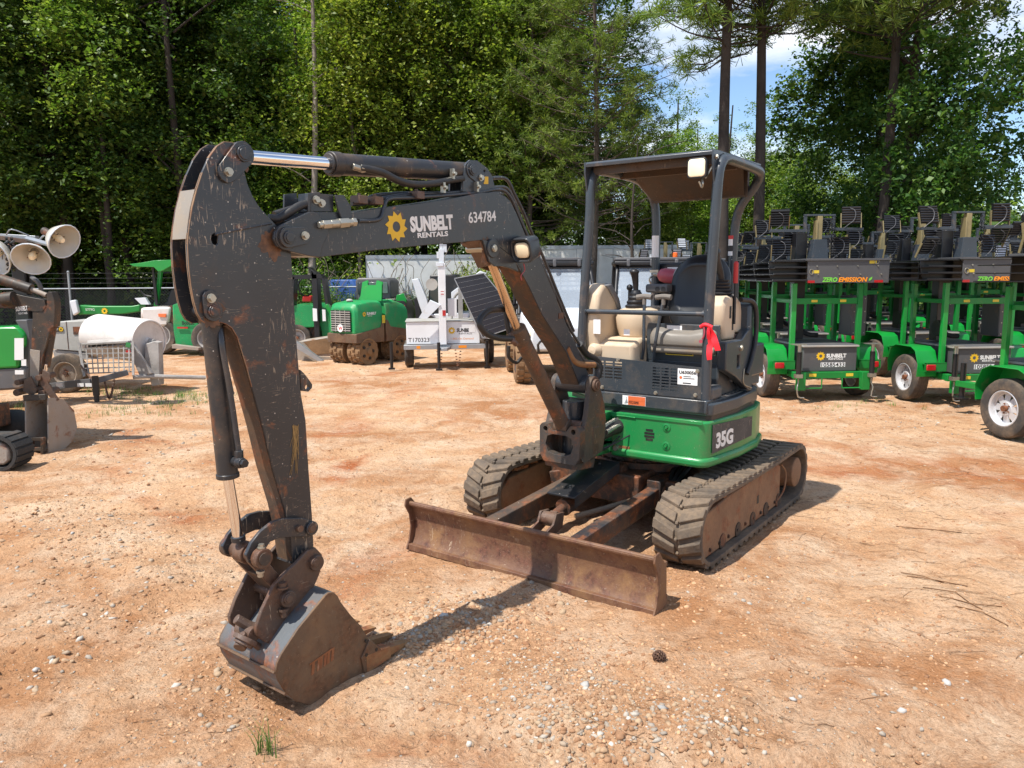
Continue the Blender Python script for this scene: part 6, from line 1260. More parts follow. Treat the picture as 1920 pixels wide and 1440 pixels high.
    if heads:
        m=MB(); m.prism([(-.12,1.93),(.12,1.93),(.09,2.20),(-.09,2.20)],lambda a,b_,d:Vector((a,d,b_)),-.10,.06); m.build('mast_foot',MT['post'],mt_,bevel=.004)
        m=MB(); m.box(-.035,.035,-.06,.02,2.20,2.52+hz); m.box(-.06,-.04,-.08,.03,2.2,2.46+hz); m.build('mast_head_post',MT['brass'],mt_,bevel=.003)
        m=MB(); m.box(-.22,.22,-.05,.0,2.52+hz,2.545+hz); m.box(-.22,-.18,-.045,-.005,2.33+hz,2.52+hz); m.box(.18,.22,-.045,-.005,2.33+hz,2.52+hz); m.box(-.70,-.18,-.06,0,2.30+hz,2.34+hz); m.box(.18,.62,-.06,0,2.32+hz,2.36+hz); m.build('crossbar',MT['post'],mt_,bevel=.003)
        rr=random.Random(int(abs(x*37+y*11)))
        for (a,b_,c_) in ((-.56,0,2.50),(.45,0,2.53),(-.50,.05,2.10),(.35,.08,2.12),(-.28,.30,2.22),(.66,.3,2.25)):
            led_head(mt_,(a,b_-.02,c_+hz*.6),rr.uniform(-.5,.5),yaw=rr.choice((0,0,.3,-.3,3.14 if b_>.06 else .2)))
        m=MB()
        for s in (.15,.19): m.tube([(s,-.08,2.50+hz)]+[(s+.015*math.cos(i*1.6),-.08+.015*math.sin(i*1.6),2.48+hz-.02*i) for i in range(26)],.006,5,2)
        m.build('coiled_cable',MT['hose'],mt_)
    # tongue
    m=MB(); m.cyl((0,1.40,.20),(0,1.40,.62),.035,n=12); m.lathe([(.02,0),(.10,.0),(.10,.02),(.0,.02)],(0,1.40,.18),(0,0,1),16); m.build('tongue_jack',MT['panelblack'],r); return r
TW=[]
t1=solar_tower(4.28,10.95,3,'green light tower trailer with both stabiliser jacks raised, its box numbered 10585433','ZERO',number='10585433')
t2=solar_tower(6.14,10.6,4,'green light tower trailer numbered 10585242, between its neighbour and the wheel at the edge',number='10585242')
# third tower at the right edge, drawbar towards the left
t3=solar_tower(5.88,8.13,11.5,'nearest green light tower trailer at the right edge, its silver wheel and drawbar in front',number='10585240',logo=False)
rowsT=[(13.1,[4.75,6.85,8.95,11.0],'second'),(15.4,[5.35,7.3,9.3,11.4,13.4],'third'),(17.7,[5.7,7.7,9.7,11.8,13.9],'fourth'),(19.9,[4.9,6.9,9.0,11.1,13.2,15.3],'fifth'),(21.8,[4.3,6.4,8.5,10.6,12.7],'last')]
ordn=['first','second','third','fourth','fifth','sixth']; protos=[]; rq=random.Random(12)
for y_,xs_,rn in rowsT:
    for i_,x_ in enumerate(xs_):
        lab='green light tower trailer in the %s row back, %s from the left'%(rn,ordn[i_]); Mx=frame_at(x_+rq.uniform(-.1,.1),y_+rq.uniform(-.2,.2),rq.uniform(1,8)+(180 if rn in('fifth','last') and i_%2==0 else 0))
        if len(protos)<4: protos.append(solar_tower(x_,y_,rq.uniform(1,8),lab,logo=True,hz=(0,.10,-.08,.05)[len(protos)]))
        else: c=copy_tree(protos[rq.randrange(4)],Mx); c['label']=lab
solar_tower(8.35,10.9,5,'first row light tower trailer beyond the one numbered 10585242')
# ---- white solar camera trailer
def wt_():
    r=empty('solar_camera_trailer',frame_at(-1.33,15.0,6)@Matrix.Scale(.85,4)); tag(r,'white trailer with tall mast and tilted solar panel, yellow sun mark on its box','trailer')
    m=MB(); m.box(-.82,-.10,-.55,.6,.55,1.04); m.box(-.02,.80,-.55,.6,.55,1.04); b=m.build('equipment_box',MT['white'],r,bevel=.01)
    m=MB(); m.box(.80,1.15,-.3,1.4,.62,1.12); m.build('side_box',MT['white'],r,bevel=.01)
    m=MB(); m.box(-.84,.82,-.57,.62,1.042,1.06); m.build('box_lid',MT['mixgrey'],b,bevel=.004)
    m=MB(); m.box(-.88,1.0,-.66,-.56,.44,.54); m.box(-.88,-.80,-.56,.9,.44,.53); m.box(.80,.88,-.56,.9,.44,.53); m.prism([(-.15,-.66),(.15,-.66),(.06,-1.1),(-.06,-1.1)],xy,.44,.50); m.build('chassis',MT['galv'],r,bevel=.004)
    m=MB(M3((0,-.6605,0),(1,0,0),(0,0,1))); m.box(-.60,-.52,.46,.52,0,.002); m.box(.32,.50,.46,.52,0,.002); m.build('amber_reflectors',MT['ltorange'],r,smooth=0)
    m=MB(); m.box(-.10,.06,-.74,-.56,.55,2.32); ms=m.build('mast',MT['white'],r,bevel=.006)
    m=MB(); m.box(-.075,.035,-.72,-.58,2.32,2.62); m.box(-.055,.015,-.70,-.60,2.62,2.95); m.box(-.14,.02,-.76,-.74,2.25,2.33); m.box(.02,.10,-.70,-.64,2.55,2.72); m.box(-.12,-.06,-.72,-.64,2.42,2.56); m.build('mast_sections',MT['silverwhite'],ms,bevel=.004)
    m=MB(); m.box(-.24,.12,-.78,-.52,2.96,3.07); cm=m.build('camera_head',MT['white'],ms,bevel=.01); m=MB(); m.sph((.06,-.66,2.92),.07,12); m.build('camera_dome',MT['darkglass'],cm)
    m=MB(M3((0,-.7408,0),(1,0,0),(0,0,1))); m.box(-.07,.03,1.62,1.75,0,.002); m.build('paper_notice',MT['label'],ms,smooth=0); m=MB(M3((0,-.743,0),(1,0,0),(0,0,1))); m.box(-.05,.02,1.64,1.66,0,.001);m.box(-.05,.02,1.70,1.715,0,.001); m.build('notice_print',MT['red'],ms,smooth=0)
    m=MB(); m.box(-.02,.05,-.75,-.742,1.18,1.30); m.build('red_warning_tag',MT['red'],ms)
    m=MB(); m.box(.10,.30,-.62,-.50,1.16,1.55); m.build('control_cabinet',MT['white'],r,bevel=.008)
    m=MB(); m.lathe([(.03,-.03),(.13,-.035),(.13,.03),(.0,.03)],(-.24,-.60,1.86),(0,-1,0),20); m.build('winch_drum',MT['mixgrey'],r)
    T=Matrix.Translation((1.00,-.25,1.72))@Matrix.Rotation(R(-52),4,'Y')@Matrix.Rotation(R(-20),4,'X')
    T=Matrix.Translation((1.02,-.35,1.74))@Matrix(((math.cos(R(58)),.30,0,0),(0.05,0,1,0),(-math.sin(R(58)),.82,0,0),(0,0,0,1)))
    qa=[(r.matrix_world.inverted()@gpt_plane(u,v,14.42)) for u,v in ((852,522),(907,512),(984,606),(905,633))]
    p0=qa[0]; m=MB(); dn_=Vector((.05,.25,.05)); th=Vector((.01,.035,.01)); m.add(qa+[p+th for p in qa],[(0,1,2,3),(7,6,5,4),(0,4,5,1),(1,5,6,2),(2,6,7,3),(3,7,4,0)]); sp_=m.build('solar_panel',MT['solar'],r)
    m=MB(); 
    for k in range(1,12):
        f=k/12; a=qa[0].lerp(qa[3],f); b_=qa[1].lerp(qa[2],f); m.bar(a-th*.06,b_-th*.06,.003,.003)
    for a,b_ in ((0,1),(1,2),(2,3),(3,0)): m.bar(qa[a]-th*.1,qa[b_]-th*.1,.02,.02)
    m.build('panel_frame',MT['galv'],sp_,smooth=0)
    qa=[(r.matrix_world.inverted()@gpt_plane(u,v,14.35)) for u,v in ((806,563),(826,572),(800,598),(785,596))]
    m=MB(); m.add(qa+[p+th for p in qa],[(0,1,2,3),(7,6,5,4),(0,4,5,1),(1,5,6,2),(2,6,7,3),(3,7,4,0)]); m.build('folded_solar_panel',MT['silverwhite'],r)
    m=MB(); m.box(.36,.46,.1,.2,1.06,1.75); m.box(.62,.68,.1,.2,1.06,1.6); m.bar((.4,.15,1.7),(.95,.0,1.5),.05,.05); m.tube([(.2,.2,1.06),(.25,.2,1.5),(.42,.15,1.72)],.03,8,3); m.build('panel_stand',MT['cement'],r)
    tyre(r,(-.78,.05,.30),(-1,0,0),.30,.2); tyre(r,(1.08,.5,.33),(1,0,0),.33,.2)
    for sx,h in ((-1.15,.5),(-.12,.5),(.95,.5)):
        m=MB(); m.cyl((sx,-1.0 if sx==-.12 else -.7,.06),(sx,-1.0 if sx==-.12 else -.7,.62),.035,n=12); m.box(sx-.07,sx+.07,-1.07 if sx==-.12 else -.77,-.93 if sx==-.12 else -.63,.02,.05); m.build('support_jack',MT['panelblack'],r)
    m=MB()
    for s in (-1,1):
        for k in range(16): t_=k/15; m.sph((s*.25*(1-.4*t_)+.1,-1.0+.3*t_,.42-.34*math.sin(t_*3.14)),.018,6,1.4,.8,.8)
    m.build('safety_chains',MT['underdark'],r,smooth=0)
    sunburst(.085,MT['yellow'],b,M3((.18,-.551,.84),(1,0,0),(0,0,1))); text('SUNBELT',.11,MT['ltblack'],b,M3((.29,-.551,.81),(1,0,0),(0,0,1)),bold=.005,fit=.38); text('RENTALS',.05,MT['ltblack'],b,M3((.34,-.551,.755),(1,0,0),(0,0,1)),fit=.28); text('1-800 On Demand',.06,MT['ltorange'],b,M3((.16,-.551,.64),(1,0,0),(0,0,1)),fit=.5)
    text('T170323',.13,MT['ltblack'],b,M3((-.78,-.551,.60),(1,0,0),(0,0,1)),fit=.46,bold=.001); card(M3((.56,-.552,.80),(1,0,0),(0,0,1)),.14,.14,MT['label'],b,'paper_sticker')
    for x_,z_ in ((-.20,.97),(.03,.97),(-.18,.60),(.74,.6)): pass
def gpt_plane(u,v,y):
    d=ray(u,v); return CAM+d*(y/d.y)
wt_()
# ---- trench roller
def roller():
    r=empty('trench_roller',frame_at(-2.92,15.9,-33)); tag(r,'green trench roller with four mud brown padded drums and its hood flap standing open','trench roller')
    # local: -y front towards viewer
    def bodyring(y,z0,z1,w,wt): return [Vector((a,y,b)) for a,b in ((-w,z0),(w,z0),(w,z1-.14),(wt,z1-.03),(wt*.75,z1),(-wt*.75,z1),(-wt,z1-.03),(-w,z1-.14))]
    m=MB(); m.loft([bodyring(-.78,.62,1.13,.34,.28),bodyring(-.70,.60,1.22,.37,.33),bodyring(-.3,.60,1.27,.38,.34),bodyring(-.02,.60,1.25,.38,.34)]); h1=m.build('front_hood',MT['greenold'],r,bevel=.02,seg=3)
    m=MB(); m.loft([bodyring(.10,.60,1.22,.36,.33),bodyring(.4,.60,1.26,.38,.34),bodyring(.78,.62,1.16,.36,.28)]); h2=m.build('rear_hood',MT['greenold'],r,bevel=.02,seg=3)
    m=MB(); m.prism([(-.80,.44),(-.80,.62),(-.1,.72),(-.04,.86),(0,.86),(0,.42)],lambda a,b_,d:Vector((d,a,b_)),-.40,.40); m.prism([(.84,.44),(.84,.62),(.2,.72),(.12,.86),(.06,.86),(.06,.42)],lambda a,b_,d:Vector((d,a,b_)),-.40,.40); m.build('lower_frame',MT['bucketside'],r,bevel=.01)
    m=MB(); m.box(-.12,.12,-.1,.2,.4,.8); m.build('articulation_joint',MT['underdark'],r)
    m=MB(); m.box(-.26,.26,-.812,-.80,.66,1.08); g=m.build('radiator_grille',MT['blackplastic'],h1)
    m=MB()
    for k in range(9): m.box(-.26,.26,-.822,-.813,.68+.045*k,.695+.045*k)
    for k in (-.13,0,.13): m.box(k-.006,k+.006,-.826,-.823,.66,1.08)
    m.build('grille_bars',MT['mixgrey'],g)
    m=MB(); m.cyl((0,-.823,.73),(0,-.835,.73),.075,n=24); ro=m.build('round_badge',MT['label'],g); text('W',.10,MT['red'],ro,M3((-.045,-.836,.695),(1,0,0),(0,0,1)),bold=.003)
    m=MB(); m.sph((0,-.55,1.265),.07,12,1,1,.5); m.build('beacon_dome',MT['cement'],h1)
    m=MB(); m.add([(-.30,.05,1.24),(.30,.05,1.24),(.28,.10,1.62),(.14,.10,1.66),(.12,.09,1.56),(-.10,.09,1.56),(-.12,.10,1.66),(-.26,.10,1.62)],[tuple(range(8))]); m.add([(-.30,.08,1.24),(.30,.08,1.24),(.28,.13,1.62),(.14,.13,1.66),(.12,.12,1.56),(-.10,.12,1.56),(-.12,.13,1.66),(-.26,.13,1.62)],[tuple(range(8))]); m.build('raised_hood_flap',MT['greenbright'],h2)
    for fy in (-.48,.50):
        for s in (-1,1):
            pr=[(.10,.0),(.27,.0)]; m=MB(); m.lathe([(.0,-.02),(.06,-.02),(.07,.03),(.19,.05),(.25,.02),(.265,.02),(.265,.36 if s>0 else .38),(.0,.36)],(s*.43,fy,.26),(-s,0,0),36)
            for k in range(14):
                a=2*math.pi*k/14
                for j in range(3):
                    aa=a+(j%2)*.22; c=Vector((s*(.43-.07-.11*j),fy+.275*math.cos(aa),.26+.275*math.sin(aa))); m.cbox(c,(.07,.055,.035),Matrix.Rotation(aa-math.pi/2,3,'X'))
            dd=m.build('padded_drum',MT['mud'],r,bevel=.003)
            m=MB()
            for k in range(5): a=2*math.pi*k/5; m.cyl((s*.405,fy+.14*math.cos(a),.26+.14*math.sin(a)),(s*.378,fy+.14*math.cos(a),.26+.14*math.sin(a)),.032,n=10)
            m.build('drum_openings',MT['ltblack'],dd)
    sunburst(.05,MT['yellow'],h1,M3((.385,-.55,1.0),(0,1,0),(0,0,1))); text('SUNBELT',.07,MT['ltwhite'],h1,M3((.387,-.48,.985),(0,1,0),(0,0,1)),bold=.002,fit=.27); text('RENTALS',.03,MT['ltwhite'],h1,M3((.387,-.45,.95),(0,1,0),(0,0,1)))
    card(M3((.402,-.06,.80),(0,1,0),(0,0,1)),.09,.16,MT['yellowlabel'],r,'warning_sticker')
roller()
# ---- compact digger at the left edge: built on a vertical plane y = 7.9 facing the road
LX=empty('compact_excavator',frame_at(-5.4,8.2,0)); tag(LX,'smaller black excavator cut off by the left edge, its bucket curled on the ground','excavator')
LI=LX.matrix_world.inverted(); LY=7.9
def lp_(u,v,y=LY): p=LI@gpt_plane(u,v,y); return (p.x,p.z)
def lplate(pts,y0,y1,name,mat,par=LX,bev=.004):
    m=MB(); m.prism([lp_(u,v,LY+y0) for u,v in pts],lambda a,b_,d:Vector((a,d+LY-8.2,b_)),y0,y1); return m.build(name,mat,par,bevel=bev)
def z6(x,y): return (x/4.0,y/4.0+400)
lb_=lplate([z6(*p) for p in ((-300,640),(60,590),(180,620),(290,640),(330,650),(345,700),(320,735),(240,735),(120,715),(-300,700))],-.06,.06,'boom',MT['leftdark'])
la=lplate([z6(*p) for p in ((350,610),(365,588),(385,590),(405,640),(412,700),(410,780),(405,850),(380,860),(340,1010),(325,1050),(300,1240),(290,1320),(215,1300),(212,1240),(232,1020),(240,880),(245,740),(300,735),(350,690))],-.055,.055,'arm',MT['leftdark'])
def lcyl(a,b_,r,name,mat,par=LX,y=-.02,r1=None):
    pa_=lp_(*z6(*a),LY+y); pb_=lp_(*z6(*b_),LY+y); m=MB(); m.cyl((pa_[0],LY-8.2+y,pa_[1]),(pb_[0],LY-8.2+y,pb_[1]),r,r1,16); return m.build(name,mat,par,bevel=.002)
c=lcyl((-10,490),(235,570),.055,'arm_cylinder',MT['leftdark'],y=-.02); lcyl((235,570),(350,615),.024,'piston_rod',MT['bucketgrey'],c,y=-.02)
lcyl((395,850),(345,1150),.04,'bucket_cylinder',MT['leftdark'],y=.02); lcyl((345,1130),(335,1190),.022,'piston_rod',MT['chrome'],LX,y=.0)
lcyl((30,650),(110,640),.075,'boom_cover',MT['leftdark'],y=-.09)
def lw(u,v,y): a,b_=lp_(u,v,LY+y); return Vector((a,LY-8.2+y,b_))
lplate([z6(*p) for p in ((225,1020),(300,1030),(290,1240),(280,1300),(225,1290),(222,1240))],-.062,-.057,'arm_wear_face',MT['bucketgrey'],la)
for (a,w) in (((195,1255),.028),((190,1330),.035),((315,1315),.036),((375,1335),.036),((350,1220),.03)):
    p=lw(*z6(*a),0); m=MB(); m.cyl(p+Vector((0,-.15,0)),p+Vector((0,.12,0)),w,n=16); m.build('linkage_pin',MT['linkrust'],LX,bevel=.003)
lplate([z6(*p) for p in ((320,1170),(370,1200),(380,1240),(360,1270),(400,1340),(440,1400),(400,1420),(300,1280))],-.13,-.11,'linkage_plate',MT['linkrust'])
lplate([z6(*p) for p in ((180,1250),(230,1220),(280,1340),(230,1370),(170,1330))],-.13,-.11,'linkage_plate',MT['linkrust'])
# open bucket: near side panel, back shell, lip
by0=-.20
SA=[lw(*z2_,by0) for z2_ in ((45,745),(92,746),(88,817),(30,817))]
m=MB(); f1=[lw(44,746,-.22),lw(40,770,-.22),lw(31,820,-.22)]; f2=[lw(88,746,-.22),lw(86,780,-.22),lw(82,822,-.22)]
bk1=[lw(52,744,.0),lw(70,760,.22),lw(66,800,.20),lw(40,822,-.05)]
def patch(a,b_,name,mat,th=.012):
    m=MB(); m.sheet(a,b_,th); return m.build(name,mat,LX,smooth=50,bevel=.002)
cv=[(0,0),(.18,-.04),(.30,-.18),(.32,-.36),(.24,-.50),(.10,-.58),(-.06,-.62)]
L0=lw(46,748,-.22); R0=lw(88,746,-.22); wv=(R0-L0)
dep=Vector((.28,.96,0)).normalized()
def bp_(base,k): a,b_=cv[k]; return base+dep*a+Vector((0,0,b_))
m=MB(); m.sheet([bp_(L0,k) for k in range(7)],[bp_(R0,k) for k in range(7)],.015); m.build('bucket_shell',MT['bucketgrey'],LX,smooth=50,bevel=.002)
for base,nm in ((L0,'l'),(R0,'r')):
    vs=[bp_(base,k) for k in range(7)]; sd_=wv.normalized()*.014; m=MB(); n=7; m.add(vs+[p+sd_ for p in vs],[tuple(range(n)),tuple(range(2*n-1,n-1,-1))]+[(i,(i+1)%n,n+(i+1)%n,n+i) for i in range(n)]); m.build('bucket_side',MT['bucketgrey'],LX,bevel=.002)
m=MB(); m.bar(L0+Vector((0,0,.01)),R0+Vector((0,0,.01)),.05,.06); m.build('bucket_top_bar',MT['leftdark'],LX,bevel=.004)
# blade and frame with the ladder-like lip, and the rubber track end
m=MB()
for v0,v1 in ((821,825),(840,844),(856,861)): m.bar(lw(20,v0+2,-.1),lw(84,v0+2,-.32),.04,.035)
for u,y_ in ((81,-.32),(60,-.25),(36,-.15)): m.bar(lw(u,820,y_),lw(u,860,y_),.045,.03)
m.prism([(0,0),(0,0.02)],xy,0,0) if False else None
m.build('dozer_blade',MT['leftdark'],LX,bevel=.004)
m=MB(); cT=Vector((.74,-1.22,.17))
m.lathe([(.0,-.1),(.0,-.1),(.17,-.1),(.17,.14),(.0,.14)],cT,(0,1,0),30) if False else None
rings=[]
for i in range(24):
    a=R(-90+180*i/23); rings.append([(cT.x+(.16+h)*math.cos(a)-.0,cT.y+d,.16+(.16+h)*math.sin(a)) for h,d in ((0,-.13),(0,.13),(-.03,.13),(-.03,-.13))])
rings=[[Vector(p) for p in q] for q in ([[(cT.x-1.3,cT.y+d,0+ (0 if h==0 else .03)) for h,d in ((0,-.13),(0,.13),(-.03,.13),(-.03,-.13))]]+rings+[[(cT.x-1.3,cT.y+d,.32-(0 if h==0 else .03)) for h,d in ((0,-.13),(0,.13),(-.03,.13),(-.03,-.13))]])]
m=MB(); m.loft(rings,cap=False); 
for i in range(0,24,3):
    a=R(-90+180*i/23); m.cbox((cT.x+.165*math.cos(a),cT.y,.16+.165*math.sin(a)),(.05,.25,.012),Matrix.Rotation(-a+math.pi/2,3,'Y'))
m.build('track_belt',MT['rubberdark'],LX,smooth=40)
m=MB(); m.prism([(cT.x-1.2,.06),(cT.x+.02,.05),(cT.x+.08,.10),(cT.x+.08,.20),(cT.x+.02,.26),(cT.x-1.2,.26)],lambda a,b_,d:Vector((a,d,b_)),cT.y-.11,cT.y+.05); m.build('track_frame',MT['bucketgrey'],LX,bevel=.02)
m=MB(); m.prism([(-.1,-1.05),(0.,-.75),(0.,-.2),(-.3,.15),(-1.0,.15),(-1.35,-.2),(-1.35,-.9),(-1.0,-1.2),(-.3,-1.2)],xy,.42,1.0); m.build('upper_body',MT['greenold'],LX,bevel=.03,seg=3)
m=MB(); m.prism([(-.25,.62),(.05,.70),(.1,.95),(-.1,1.45),(-.3,1.50),(-.34,1.0)],lambda a,b_,d:Vector((a,d,b_)),-.40,-.26); m.build('boom_foot',MT['leftdark'],LX,bevel=.006)
m=MB(); m.box(-.9,-.35,-1.0,-.4,1.0,1.25); m.box(-.95,-.82,-1.0,-.4,1.2,1.75); m.build('seat',MT['seatblack'],LX,bevel=.05,seg=3)
for cx_,cy_ in ((-.2,-1.1),(-.2,-.15),(-1.2,-1.1),(-1.2,-.15)):
    m=MB(); m.cyl((cx_,cy_,1.0),(cx_,cy_,2.2),.03,n=12); m.build('canopy_post',MT['leftdark'],LX)
m=MB(); m.box(-1.35,-.02,-1.22,-.02,2.2,2.26); m.build('canopy_roof',MT['leftdark'],LX,bevel=.02)
m=MB(); m.box(-.75,.10,.0,.25,.02,.32); m.build('far_track',MT['rubberdark'],LX,bevel=.12,seg=4); m=MB(); m.box(-.7,.0,-1.1,.0,.18,.42); m.build('undercarriage_frame',MT['underdark'],LX,bevel=.02)
q=lw(30,577,-.062); q2=lw(50,575,-.062); M=M3(q+Vector((0,-.003,-.035)),q2-q,(0,0,1)); text('SUNBELT',.062,MT['ltwhite'],lb_,M,bold=.0018,fit=.12); text('RENTALS',.028,MT['ltwhite'],lb_,Matrix.Translation((.02,0,-.035))@M,sx=.8)
# ---- old light tower with bowl lamps and green cabinet behind the compact digger
OT=empty('bowl_light_tower',frame_at(-7.35,10.6,0)); tag(OT,'light tower at the left edge with bowl lamps over a rounded green cabinet','light tower'); OI=OT.matrix_world.inverted()
def op(u,v,y): return OI@gpt_plane(u,v,y)
def oblk(pts,y0,y1,name,mat,par=OT,bev=.02,seg=3):
    m=MB(); q=[op(u,v,y0) for u,v in pts]; m.prism([(p.x,p.z) for p in q],lambda a,b_,d:Vector((a,d,b_)),y0-10.6,y1-10.6); return m.build(name,mat,par,bevel=bev,seg=seg,smooth=50)
hd=oblk([(-90,617),(20,612),(36,616),(45,628),(45,650),(34,655),(34,690),(-90,696)],10.2,10.75,'green_cabinet',MT['greenbright'],bev=.05)
oblk([(-90,696),(34,690),(50,688),(50,720),(38,730),(-90,738)],10.22,10.7,'base_tub',MT['greyplastic'],bev=.03)
oblk([(28,600),(50,600),(56,630),(54,690),(35,690),(35,655),(46,650),(46,628)],10.26,10.5,'side_panel',MT['greyplastic'],bev=.01)
for (a,b_,c_,d_),nm in (((27,634,44,675),'notice_sticker'),((40,674,49,686),'small_sticker'),((28,694,44,702),'small_sticker')):
    q=[op(a,d_,10.18),op(c_,d_,10.18),op(c_,b_,10.18),op(a,b_,10.18)]; m=MB(); th=Vector((0,.004,0)); m.add(q+[p+th for p in q],[(0,1,2,3),(7,6,5,4),(0,4,5,1),(1,5,6,2),(2,6,7,3),(3,7,4,0)]); m.build(nm,MT['label'],hd,smooth=0)
tyre(OT,(-.25,-.2,.28),(0,-1,0),.28,.22,spokes=False)
m=MB(); a=op(52,600,10.7); b_=op(50,470,10.7); m.box(a.x-.10,a.x+.08,0,.2,a.z-.2,b_.z+.05); m.box(a.x+.09,a.x+.13,.05,.12,a.z-.2,b_.z); m.build('mast',MT['blackplastic'],OT,bevel=.01)
m=MB(); m.tube([op(60,520,10.6),op(72,530,10.5),op(78,545,10.5)],.03,8,3); m.build('mast_winch_arm',MT['greyplastic'],OT)
m=MB(); m.bar(op(-60,438,10.5),op(70,446,10.4),.08,.05); m.tube([op(12,440,10.3),op(22,430,10.2),op(55,442,10.3)],.010,5,3); br=m.build('lamp_bar',MT['galv'],OT,bevel=.004)
m=MB(); m.bar(op(4,446,10.3),op(66,455,10.25),.10,.05); m.build('rusty_bracket',MT['linkrust'],br)
def bowl(u,v,dia,ax,dep_,name='bowl_lamp',y=10.0):
    c=op(u,v,y); ax=Vector(ax).normalized(); r0=dia/2; m=MB()
    m.lathe([(.0,-dep_),(.06,-dep_),(.08,-dep_*.85),(r0*.62,-dep_*.62),(r0*.9,-dep_*.22),(r0,0),(r0*1.03,.0),(r0*1.03,-.012),(r0*.93,-dep_*.26),(r0*.66,-dep_*.68),(.05,-dep_*1.0)],c,ax,36); o=m.build(name,MT['bowl'],OT,smooth=50)
    x,y_=perp(ax); m=MB(); m.tube([c-ax*dep_*.8,c-ax*dep_*.4,c-ax*dep_*.12],lambda t_:.028+.02*math.sin(t_*3.1),10,3); m.build('bulb',MT['lens'],o)
    m=MB(); m.cyl(c-ax*dep_,c-ax*(dep_+.14),.05,n=14); m.build('lamp_holder',MT['underdark'],o)
    m=MB()
    for k in range(4): a=k*1.57+.4; m.tube([c-ax*dep_*.75,c-ax*dep_*.4+(x*math.cos(a)+y_*math.sin(a))*r0*.35],.005,4,1)
    m.build('bulb_wires',MT['underdark'],o)
    m=MB(); m.tube([c+(x*math.cos(i*.35)+y_*math.sin(i*.35))*r0*1.02 for i in range(19)],.008,6,1); m.build('rim_ring',MT['silverwhite'],o); return o
bowl(58,486,.44,(.20,-.80,-.52),.20); bowl(121,453,.43,(.86,-.34,-.38),.24); bowl(-14,480,.5,(-.3,-.85,-.4),.2)
m=MB()
for o_ in (0,10): m.tube([op(12+o_,445,10.1)]+[op(12+o_+3.5*math.sin(i*1.5)+i*.25,450+i*2.3,10.1+.03*math.cos(i*1.5)) for i in range(26)],.017,6,3)
m.build('coiled_cable',MT['hose'],br)
m=MB(); m.tube([op(70,455,10.2),op(82,442,10.1),op(98,440,10.1),op(104,450,10.1)],.012,6,4); m.tube([op(50,447,10.2),op(80,455,10.1),op(96,460,10.05)],.03,8,3); m.build('lamp_stem',MT['galv'],br)
# ---- mortar mixer trailer
MX=empty('mortar_mixer',frame_at(-6.3,11.9,0)); tag(MX,'cement splashed mortar mixer trailer with a white drum and a wire mesh guard','mortar mixer'); MI=MX.matrix_world.inverted()
def mp_(u,v,y): return MI@gpt_plane(u,v,y)
def mblk(pts,y0,y1,name,mat,par=MX,bev=.01):
    m=MB(); q=[mp_(u,v,y0) for u,v in pts]; m.prism([(p.x,p.z) for p in q],lambda a,b_,d:Vector((a,d,b_)),y0-11.9,y1-11.9); return m.build(name,mat,par,bevel=bev)
cb_=mblk([(98,604),(165,601),(166,660),(100,655)],12.0,12.9,'engine_cabinet',MT['mixgrey']); mblk([(98,656),(166,661),(166,674),(125,676),(102,672)],12.02,12.85,'cabinet_skirt',MT['cement'],cb_)
m=MB(); a=mp_(124,603,11.998); b_=mp_(124,655,11.998); m.box(a.x-.004,a.x+.004,.094,.099,b_.z,a.z); m.box(a.x+.10,a.x+.26,.09,.099,a.z-.20,a.z-.08); m.build('door_gap_and_vent',MT['underdark'],cb_)
q=mp_(98,622,11.99); card(M3((q.x,q.y,q.z),(1,0,0),(0,0,1)),.17,.075,MT['ltblack'],cb_,'name_plate'); sunburst(.04,MT['yellow'],cb_,M3((q.x+.14,q.y-.003,q.z+.037),(1,0,0),(0,0,1))); text('SUNBELT',.034,MT['ltwhite'],cb_,M3((q.x+.005,q.y-.003,q.z+.025),(1,0,0),(0,0,1)),bold=.001,fit=.09)
da=mp_(178,628,12.15); db=mp_(281,640,11.7); m=MB(); ax=(db-da); L_=ax.length; m.lathe([(.0,-.02),(.26,-.01),(.31,.03),(.335,.10),(.335,L_-.05),(.32,L_),(.30,L_),(.30,L_-.02),(.06,L_-.03),(.05,L_+.0),(0,L_)],da,ax,40); dr_=m.build('mixing_drum',MT['tank'],MX,smooth=45)
m=MB(); m.cyl(db-ax.normalized()*.03,db+ax.normalized()*.09,.045,n=16); m.build('drum_shaft',MT['cement'],dr_,bevel=.01)
m=MB(); q=[mp_(168,640,11.5),mp_(236,636,11.4),mp_(250,648,11.35),mp_(160,652,11.4)]; m.loft([[mp_(163,638,11.6),mp_(165,652,11.35)],[mp_(245,632,11.55),mp_(247,646,11.3)]],cap=False); 
a=mp_(160,645,11.4); b_=mp_(246,640,11.4); m.bar(a,b_,.20,.03); m.prism([(mp_(246,640,11.4).x,mp_(246,640,11.4).z),(mp_(285,700,11.4).x,mp_(285,700,11.4).z),(mp_(262,705,11.4).x,mp_(262,705,11.4).z),(mp_(240,655,11.4).x,mp_(240,655,11.4).z)],lambda a_,b__,d:Vector((a_,d,b__)),-.5,-.44); m.build('hopper_rim',MT['cement'],MX,bevel=.004)
m=MB()
for k in range(10): a=mp_(150+k*10.2,643-k*.1,11.35); b_=mp_(156+k*9.6,702-k*.8,11.2); m.bar(a,b_,.016,.016)
for k in range(7): a=mp_(148+k*1.2,645+k*9.2,11.34-.02*k); b_=mp_(249,644+k*8.8,11.34-.02*k); m.bar(a,b_,.016,.016)
m.bar(mp_(147,642,11.34),mp_(158,706,11.18),.03,.03); m.bar(mp_(249,640,11.34),mp_(250,704,11.18),.03,.03); m.build('mesh_guard',MT['cement'],MX)
